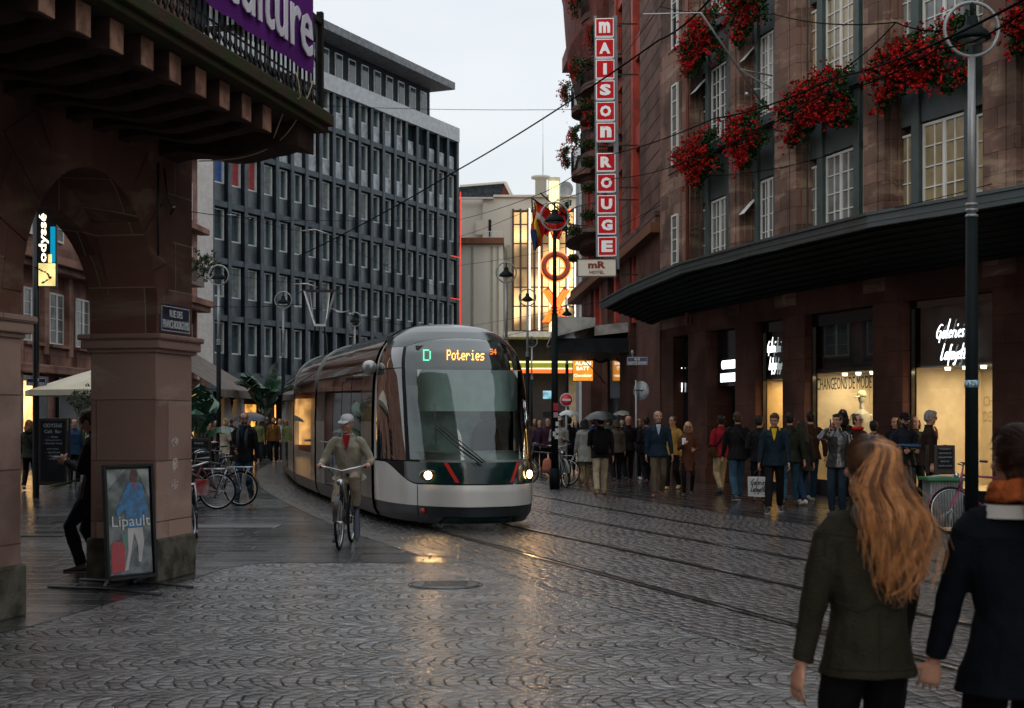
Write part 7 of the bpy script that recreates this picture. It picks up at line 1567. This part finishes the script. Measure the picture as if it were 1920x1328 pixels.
# mannequin parts
Lm = mq.location; q = MB(Matrix.Translation((Lm.x, Lm.y, 0)))
q.ell((0, 0, 2.12), (.085, .10, .12), 8); q.tube([(0, 0, 1.86), (0, 0, 2.04)], .05, 10); q.loft([ring((0, 0, z_), a, b_, 14) for z_, a, b_ in ((1.0, .16, .11), (1.15, .17, .12), (1.35, .14, .10), (1.6, .19, .12), (1.78, .17, .09), (1.86, .07, .06))]); q.tube([(-.17, 0, 1.76), (-.26, .02, 1.5), (-.2, -.1, 1.3)], [.06, .05, .03], 10); q.tube([(.17, 0, 1.76), (.26, .02, 1.5), (.2, -.1, 1.3)], [.06, .05, .03], 10)
for s in (-1, 1): q.tube([(s*.08, 0, 1.05), (s*.09, 0, .35)], [.09, .05], 10)
remesh(q, 'figure', mat('mannequin_white', (.5, .5, .45), .4), mq, .014, wr=.008, wf=12).matrix_parent_inverse = mq.matrix_basis.inverted()
q = MB(Matrix.Translation((Lm.x, Lm.y, 0))); q.loft([ring((0, 0, z_), a, b_, 16) for z_, a, b_ in ((2.14, .10, .115), (2.2, .10, .115), (2.27, .06, .07), (2.28, .01, .01))]); q.loft([ring((-.10-x, -.08-x*.5, 2.15-x*.2), a, .01, 10, (-.9, -.5, 0)) for x, a in ((0, .07), (.05, .07), (.09, .03))]); q.build('cap', mat('cap_cream', (.5, .46, .3), .7), mq, True)
# ================================================================ BICYCLES
m_tyre = mat('tyre', (.010, .010, .011), .75, var=.2); m_chr = mat('chrome', (.45, .46, .48), .18, .9, var=.1); m_sad = mat('saddle_black', (.012, .014, .018), .45)
def bicycle(label, loc, rz, frame=(.02, .02, .022), lean=0, steer=0, rack=True, wr_=.34, low=False, fm=None):
    t = thing('bicycle', label, 'bicycle', loc, rz); t.rotation_euler = (0, lean, rz); fm = fm or mat('bike_%.2f_%.2f_%.2f' % frame, frame, .3, .3, var=.1)      # rides along +y
    yr, yf = -.53, .53; hd_t, hd_b = V((0, .36, .88)), V((0, .41, .66)); bb = V((0, -.06, .29)); st = V((0, -.24, .80)); Ms = Matrix.Translation(hd_b) @ Matrix.Rotation(steer, 4, 'Z') @ Matrix.Translation(-hd_b)
    for y, MM in ((yr, Matrix.Identity(4)), (yf, Ms)):
        q = MB(MM); q.torus((0, y, wr_), wr_-.018, .019, (1, 0, 0), 44, 7); w_ = q.build('wheel', m_tyre, t)
        q = MB(MM); q.torus((0, y, wr_), wr_-.040, .011, (1, 0, 0), 44, 5); q.tube([(-.05, y, wr_), (.05, y, wr_)], .022, 8); q.build('rim', m_chr, w_)
        q = MB(MM)
        for k in range(28): a = 2*math.pi*k/28; q.tube([((-1)**k*.028, y, wr_), (0, y+(wr_-.045)*math.cos(a+.15*(-1)**(k//2)), wr_+(wr_-.045)*math.sin(a+.15*(-1)**(k//2)))], .0016, 3, cap=False)
        q.build('spokes', m_chr, w_)
        q = MB(MM); q.loft([[V((x*1.0, y+(wr_+.022)*math.cos(a), wr_+(wr_+.022)*math.sin(a))) for x in (-.028, -.015, .015, .028)] for a in [R(5 if y > 0 else -8)+(R(150) if y > 0 else R(185))*i/14 for i in range(15)]], closed=False); q.build('mudguard', fm, w_, fix=False)
    q = MB(); r = .016
    if low: q.tube([hd_b+V((0, -.02, .05)), V((0, .15, .38)), bb], r*1.2, 8); q.tube([hd_t-V((0, 0, .08)), V((0, .1, .55)), bb.lerp(st, .25)], r, 8)
    else: q.tube([hd_t-V((0, 0, .03)), st], r, 8); q.tube([hd_b, bb], r*1.1, 8)
    q.tube([bb, st+V((0, -.02, .04))], r, 8); q.tube([hd_t, hd_b], r*1.2, 8)
    for s in (-1, 1): q.tube([bb+V((s*.03, 0, 0)), (s*.05, yr, wr_)], .010, 6); q.tube([st+V((s*.01, 0, -.02)), (s*.05, yr, wr_)], .009, 6)
    q.build('frame', fm, t)
    q = MB(Ms)
    for s in (-1, 1): q.tube([hd_b+V((s*.035, .0, 0)), (s*.05, yf-.02, wr_+.1), (s*.05, yf, wr_)], .012, 6)
    q.tube([hd_b, hd_t+V((0, -.02, .10))], .013, 8); q.build('fork', fm, t)
    q = MB(Ms); hc = hd_t+V((0, -.02, .11)); q.tube([hc+V((-.30, -.20, .04)), hc+V((-.27, -.08, .06)), hc+V((-.12, .03, .03)), hc, hc+V((.12, .03, .03)), hc+V((.27, -.08, .06)), hc+V((.30, -.20, .04))], .011, 7); hb_ = q.build('handlebar', m_chr, t)
    for s in (-1, 1): q = MB(Ms); q.tube([hc+V((s*.29, -.12, .05)), hc+V((s*.305, -.23, .038))], .017, 7); q.build('grip', m_sad, hb_)
    q = MB(Ms); q.tube([hd_t+V((0, .06, -.04)), hd_t+V((0, .11, -.03))], [.035, .045], 12); q.build('headlamp', m_chr, t)
    q = MB(); q.loft([ring((0, y, .93+z_), a, b_, 10, (0, 1, 0)) for y, z_, a, b_ in ((-.40, .01, .05, .02), (-.37, .015, .09, .028), (-.30, .01, .08, .025), (-.2, 0, .035, .02), (-.12, -.005, .015, .012))]); sdl = q.build('saddle', m_sad, t)
    q = MB(); q.tube([st, (0, -.28, .92)], .012, 6); q.build('seat_post', m_chr, sdl)
    q = MB(); q.torus(bb+V((.05, 0, 0)), .085, .008, (1, 0, 0), 24, 5)
    for s in (-1, 1): q.tube([bb+V((s*.06, 0, 0)), bb+V((s*.07, s*.08, -s*.14))], .010, 6); q.box(s*.07 if s > 0 else -.16, .16 if s > 0 else -.07, bb.y+s*.08-.03, bb.y+s*.08+.03, bb.z-s*.14-.01, bb.z-s*.14+.01)
    q.tube([bb+V((.05, 0, .085)), (.05, yr, wr_+.04)], .005, 4); q.tube([bb+V((.05, 0, -.085)), (.05, yr, wr_-.04)], .005, 4); q.build('crankset', m_black, t)
    if rack:
        q = MB(); z_ = wr_*2+.07
        for s in (-1, 1): q.tube([(s*.06, -.28, z_), (s*.06, -.80, z_)], .007, 5); q.tube([(s*.06, -.70, z_), (s*.055, yr, wr_)], .006, 5); q.tube([(s*.06, -.42, z_), (s*.055, yr, wr_)], .006, 5)
        for k in range(5): q.tube([(-.06, -.32-.11*k, z_), (.06, -.32-.11*k, z_)], .005, 5)
        q.build('rack', m_chr, t)
        q = MB(); q.box(-.025, .025, -.84, -.82, z_-.06, z_-.01); q.build('rear_lamp', mat('marker_red', (.25, .02, .01), .3), t)
    return t
g1 = G(440, 952); bicycle('brown bicycle parked side on with its rear wheel towards the walking man', (X(402, 27.2), 27.2, 0), R(90-8), (.07, .035, .02), lean=R(-3), steer=R(25))
bicycle('dark red bicycle parked behind the brown one against the pillar', (X(352, 26.0), 26.0, 0), R(104), (.15, .012, .02), lean=R(-4))
bicycle('bicycle seen nearly end on just right of the pillar', (X(366, 19.4), 19.4, 0), R(190), (.03, .032, .035), lean=R(7), steer=R(-14))
bicycle('small distant bicycle behind the menu board', (X(402, 38), 38, 0), R(60), (.05, .055, .06))
bicycle('silver bicycle parked facing the camera by the stickered lamp pole', (X(1056, 34.8), 34.8, 0), R(184), (.12, .12, .12), lean=R(5), steer=R(10))
bicycle('bicycle side on against the lamp pole with a pink bag', (X(1024, 35.6), 35.6, 0), R(75), (.06, .06, .06), lean=R(4))
bicycle('pink purple bicycle parked in front of the zinc counter', (X(1787, 20.5)+.52, 20.5, 0), R(84), (.22, .03, .10), lean=R(5), steer=R(12), wr_=.34)
q = MB(); c = P(380, 912, 25.7); q.box(c.x-.12, c.x+.10, 25.6, 25.75, c.z-.16, c.z+.12); o = q.build('saddle_bag', mat('bag_white_red', (.45, .45, .47), .7, col2=(.3, .02, .02), var=.1, vs=3)); tag(o, 'white and red bag hanging on the dark red bicycle', 'bag')
q = MB(); c = P(1026, 872, 35.2); q.loft([ring((c.x, c.y, c.z+z_), a, .05, 10) for z_, a in ((-.18, .11), (-.1, .13), (.1, .10), (.16, .05))]); o = q.build('shopping_bag', mat('bag_pink', (.45, .16, .10), .6)); tag(o, 'pink orange bag hanging on the bicycle by the lamp pole', 'bag')
# ---- cyclist riding towards the camera
dB = 18.6; xB = X(648, dB); rB = R(178)
bk_ = bicycle('dark town bicycle ridden by the man in the white cap', (xB, dB, 0), rB, (.012, .013, .015), rack=True, wr_=.34, low=True)
p, j = person('cyclist in a white cap, khaki rain jacket and beige trousers riding towards the camera', 648, 1020, 178, 1.74, (.26, .24, .185), (.24, .20, .155), (.012, .016, .018), 'grey', 'short', hips=.92, lean=.32, hat=(.42, .43, .45), shirt=(.28, .012, .02), hoodie=(.25, .23, .18), loc=V((xB, dB, 0))+Matrix.Rotation(rB, 3, 'Z') @ V((0, -.32, 0)), d=18.6, lh=D2(-.31, .43, 1.07), rh=D2(.31, .43, 1.07), curl=(1.3, 1.3), palms={-1: (.1, .2, -1), 1: (-.1, .2, -1)}, legs_=[V((-.13, .24, .52)), V((.13, .10, .20))], vox=.0075, elb={-1: (-.45, -.7, -.8), 1: (.45, -.7, -.8)}, build=1.05, coat=.05)
# ================================================================ THE TWO WOMEN IN FRONT
from mathutils.bvhtree import BVHTree
d1 = 5.03; X1 = X(1628, d1)
m_olive = mat('olive_jacket', (.020, .019, .0125), .8, spec=.08, var=.25, vs=5, bump=.45, bs=90)
fp, fj = person('woman in the foreground from behind with a long wavy ginger ponytail and olive jacket', 1640, 1900, 8, 1.585, (.03, .029, .019), (.006, .006, .008), hair='brown', style='short', female=True, loc=(X1, d1, 0), d=5.03, vox=.0055, stride=.05, head=(.38, -.02), topm=m_olive, build=.98, eyes=False, lh=D2(-.25, .02, .735), rh=D2(.20, .20, .80), curl=(.45, .5), hoodie=(.13, .12, .11))
def surf(parent, name='jacket'):
    o = [c for c in parent.children if c.name.startswith(name)][0]; M = Matrix.Translation(parent.location) @ Matrix.Rotation(parent.rotation_euler.z, 4, 'Z'); me = o.data
    return BVHTree.FromPolygons([M @ v.co for v in me.vertices], [p.vertices[:] for p in me.polygons])
def seam(tree, pts, r, m, name, parent):
    out = []
    for x, z in pts:
        h = tree.ray_cast(V((x, 3.5, z)), V((0, 1, 0)))
        if h[0] is not None: out.append(h[0]+V((0, -.001, 0)))
    if len(out) > 1: q = MB(); q.tube(out, r, 6); q.build(name, m, parent, True)
tr1 = surf(fp); m_seam2 = mat('olive_seam', (.017, .016, .011), .8)
seam(tr1, [(X1-.17+.34*i/30, 1.0+.012*math.sin(i*.5)) for i in range(31)], .0035, m_seam2, 'waist_seam', fp)
seam(tr1, [(X1-.20+.40*i/30, 1.245+.01*math.cos(i*.2)) for i in range(31)], .003, m_seam2, 'yoke_seam', fp)
seam(tr1, [(X1+.01, .98-.2*i/16) for i in range(17)], .003, m_seam2, 'back_vent', fp)
seam(tr1, [(X1-.17+.34*i/30, .785) for i in range(31)], .003, m_seam2, 'hem_stitching', fp)
for s in (-1, 1): seam(tr1, [(X1+s*(.165-.006*math.sin(i*.4)), 1.33-.012*i) for i in range(14)], .003, m_seam2, 'armhole_seam', fp)
# hair
hcw = Matrix.Translation(fp.location) @ Matrix.Rotation(fp.rotation_euler.z, 4, 'Z') @ fj['Mh']; HC = hcw.translation
T = HC+V((.005, -.062, .088))
rnd = random.Random(12)
hm = [mat('ponytail_gold', (.46, .20, .07), .38, var=.2, vs=30), mat('ponytail_ginger', (.30, .125, .045), .38, var=.2, vs=30), mat('ponytail_dark', (.12, .045, .016), .42, var=.2, vs=30), mat('crown_brown', (.075, .034, .016), .4, var=.3, vs=30)]  # strand tones: gold, ginger, a darker one, and brown for the crown
PT = [T, T+V((.03, -.045, -.03)), V((X1+.012, 4.89, 1.43)), V((X1+.055, 4.86, 1.32)), V((X1+.075, 4.85, 1.20)), V((X1+.075, 4.845, 1.11)), V((X1+.055, 4.84, 1.02))]
WD = [.012, .035, .075, .098, .10, .082, .05]; TH = [.012, .028, .045, .045, .035, .028, .02]
def cat_(P_, t):
    n = len(P_)-1; x = min(n-1e-6, max(0, t*n)); i = int(x); f = x-i; g_ = lambda k: P_[min(n, max(0, k))]
    return .5*((2*g_(i))+(g_(i+1)-g_(i-1))*f+(2*g_(i-1)-5*g_(i)+4*g_(i+1)-g_(i+2))*f*f+(3*g_(i)-g_(i-1)-3*g_(i+1)+g_(i+2))*f**3)
q = MB()
for c in range(170):      # locks
    u0 = rnd.uniform(-1, 1); v0 = rnd.uniform(-1, 1)*math.sqrt(max(0, 1-u0*u0)); ph = rnd.uniform(0, 6.28); fr = rnd.uniform(2.2, 3.4); am_ = rnd.uniform(.014, .040); Lk = rnd.uniform(.62, 1.0) if rnd.random() < .7 else rnd.uniform(.4, .7); mi = rnd.choice((0, 0, 0, 1, 1, 2)); kick = rnd.uniform(-.03, .03)
    if v0 > .3: mi = rnd.choice((1, 2))
    for s_ in range(11):
        du, dv = rnd.gauss(0, .075), rnd.gauss(0, .08); pts = []; rs = []; N_ = 26; Ls = Lk*rnd.uniform(.9, 1.03); dp = rnd.uniform(-.5, .5)
        for i in range(N_):
            f = i/(N_-1)*Ls; cpt = cat_(PT, f); wv = cat_(WD, f); th = cat_(TH, f); g2 = f**1.3; end = max(0, (i/(N_-1)-.7)/.3)
            o_ = V(((u0*(1-.35*end)+du*(1-.6*end))*wv+am_*g2*math.sin(f*fr*6.28+ph+dp*.4)+kick*end, (v0+dv)*th+am_*g2*.7*math.cos(f*fr*6.28+ph+dp*.4), .4*am_*g2*math.sin(f*fr*9+ph)))
            pts.append(cpt+o_); rs.append(.0016*(1 if i < N_*.7 else 1.25-i/N_))
        q.tube(pts, rs, 3, mi, cap=False)
q.build('ponytail', hm, fp, True, fix=False)
# flyaways
q = MB()
for c in range(110):
    u0 = rnd.uniform(-1.25, 1.25); ph = rnd.uniform(0, 6); pts = []; f0 = rnd.uniform(.1, .5)
    for i in range(16): f = f0+i/15*rnd.uniform(.44, .46); g2 = i/15; pts.append(cat_(PT, min(1, f))+V((u0*cat_(WD, min(1, f))*(1+.25*g2)+.012*math.sin(f*14+ph), -.02+.02*math.sin(ph+i*.3), .006*math.sin(i*.7+ph))))
    q.tube(pts, .0007, 3, 0, cap=False)
q.build('flyaway_hair', hm, fp, True, fix=False)
q = MB()          # hair drawn up over the skull to the tie
for c in range(900):
    th0 = rnd.uniform(0, 6.283); el = rnd.uniform(-.75, .55); S0_ = hcw @ V((.083*math.cos(th0)*math.cos(el), -.018+.098*math.sin(th0)*math.cos(el), .026+.098*math.sin(el)))
    if math.sin(th0) > .55 and el < .2: continue
    pts = []
    c0 = hcw @ V((0, -.015, .028)); jt = rnd.uniform(0, .004)
    for i in range(12):
        f = i/11; p = S0_.lerp(T, f); dv = (p-c0); Rr = lerp((S0_-c0).length, (T-c0).length, f); p = c0+dv.normalized()*(Rr*(.99+.03*math.sin(f*3.14))+jt+.001); pts.append(p)
    q.tube(pts, .0014, 3, 3 if (S0_.x < HC.x+.03 or rnd.random() < .4) else rnd.choice((1, 2, 0)), cap=False)
q.build('pulled_back_hair', hm, fp, True, fix=False)
q = MB(); q.torus(T+V((0, .004, -.004)), .022, .008, (.2, -1, .6), 18, 7); q.build('hair_tie', m_black, fp, True)
# second woman
d2 = 4.9; X2 = X(1903, d2)
m_navy2 = mat('navy_coat', (.0035, .0045, .007), .85, spec=.06, var=.25, vs=5, bump=.4, bs=110)
fp2, fj2 = person('woman in the foreground at the right edge in a navy coat with an orange scarf', 1912, 1950, 358, 1.615, (.008, .010, .015), (.004, .004, .006), hair='brown', style='short', female=True, loc=(X2, d2, 0), d=4.9, vox=.0055, stride=.05, head=(.25, .01), topm=m_navy2, build=1.05, eyes=False, coat=.16, lh=D2(-.27, .10, .72), rh=D2(.27, .0, .75), curl=(.7, .5), palms={-1: (.2, 1, 0), 1: (-1, .3, 0)})
tr2 = surf(fp2); seam(tr2, [(X2, 1.2-.5*i/30) for i in range(31)], .003, mat('navy_seam', (.004, .005, .008), .8), 'back_seam', fp2)
nkw = Matrix.Translation(fp2.location) @ fj2['nk']
q = MB(); 
for k in range(3): q.torus(nkw+V((0, .0, -.01+.024*k)), .080-.006*k, .019, (.12*math.sin(k*2), .1, 1), 26, 8)
remesh(q, 'scarf', mat('rust_scarf', (.26, .062, .018), .8, var=.3, vs=12, bump=.5, bs=60), fp2, .008, wr=.012, wf=30, seed=3).matrix_parent_inverse = (Matrix.Translation(fp2.location) @ Matrix.Rotation(fp2.rotation_euler.z, 4, 'Z')).inverted()
q = MB(); q.loft([ring(nkw+V((0, .005, zz)), a, b_, 20) for zz, a, b_ in ((-.075, .128, .115), (-.045, .112, .102), (-.03, .10, .095))], cap=False); q.build('hoodie_edge', mat('pale_grey_jersey', (.30, .29, .28), .85, var=.1), fp2, True)
hc2 = Matrix.Translation(fp2.location) @ Matrix.Rotation(fp2.rotation_euler.z, 4, 'Z') @ fj2['Mh']; T2 = hc2.translation+V((.03, -.098, .035)); q = MB(); hb2 = HAIR['brown']; m_dkh = mat('dark_brown_hair', (.022, .009, .007), .5, spec=.2, var=.3, vs=30)
PT2 = [T2, T2+V((.01, -.045, -.02)), T2+V((.02, -.085, -.12)), T2+V((.02, -.10, -.22)), T2+V((.01, -.09, -.31))]
for c in range(520):
    u0, v0 = rnd.gauss(0, .5), rnd.gauss(0, .5); ph = rnd.uniform(0, 6); pts = []
    for i in range(16): f = i/15; wv = .014+.035*math.sin(f*2.6); pts.append(cat_(PT2, f)+V((u0*wv+.004*math.sin(f*12+ph), v0*wv, 0)))
    q.tube(pts, .0015, 3, 0, cap=False)
for c in range(800):
    th0 = rnd.uniform(0, 6.283); el = rnd.uniform(-.7, 1.3); S0_ = hc2 @ V((.083*math.cos(th0)*math.cos(el), -.018+.098*math.sin(th0)*math.cos(el), .026+.098*math.sin(el)))
    if math.sin(th0) > .55 and el < .2: continue
    pts = []; c0 = hc2 @ V((0, -.015, .028)); jt = rnd.uniform(0, .004)
    for i in range(12): f = i/11; p = S0_.lerp(T2, f); Rr = lerp((S0_-c0).length, (T2-c0).length, f); pts.append(c0+(p-c0).normalized()*(Rr*(.99+.03*math.sin(f*3.14))+jt+.001))
    q.tube(pts, .0014, 3, 0, cap=False)
q.build('ponytail', m_dkh, fp2, True, fix=False)
q = MB(); q.torus(T2+V((.0, -.006, 0)), .026, .012, (.1, -1, .4), 18, 7); q.build('pink_hair_tie', mat('tie_pink', (.42, .03, .06), .6), fp2, True)
bpy.data.scenes.remove(TMP)
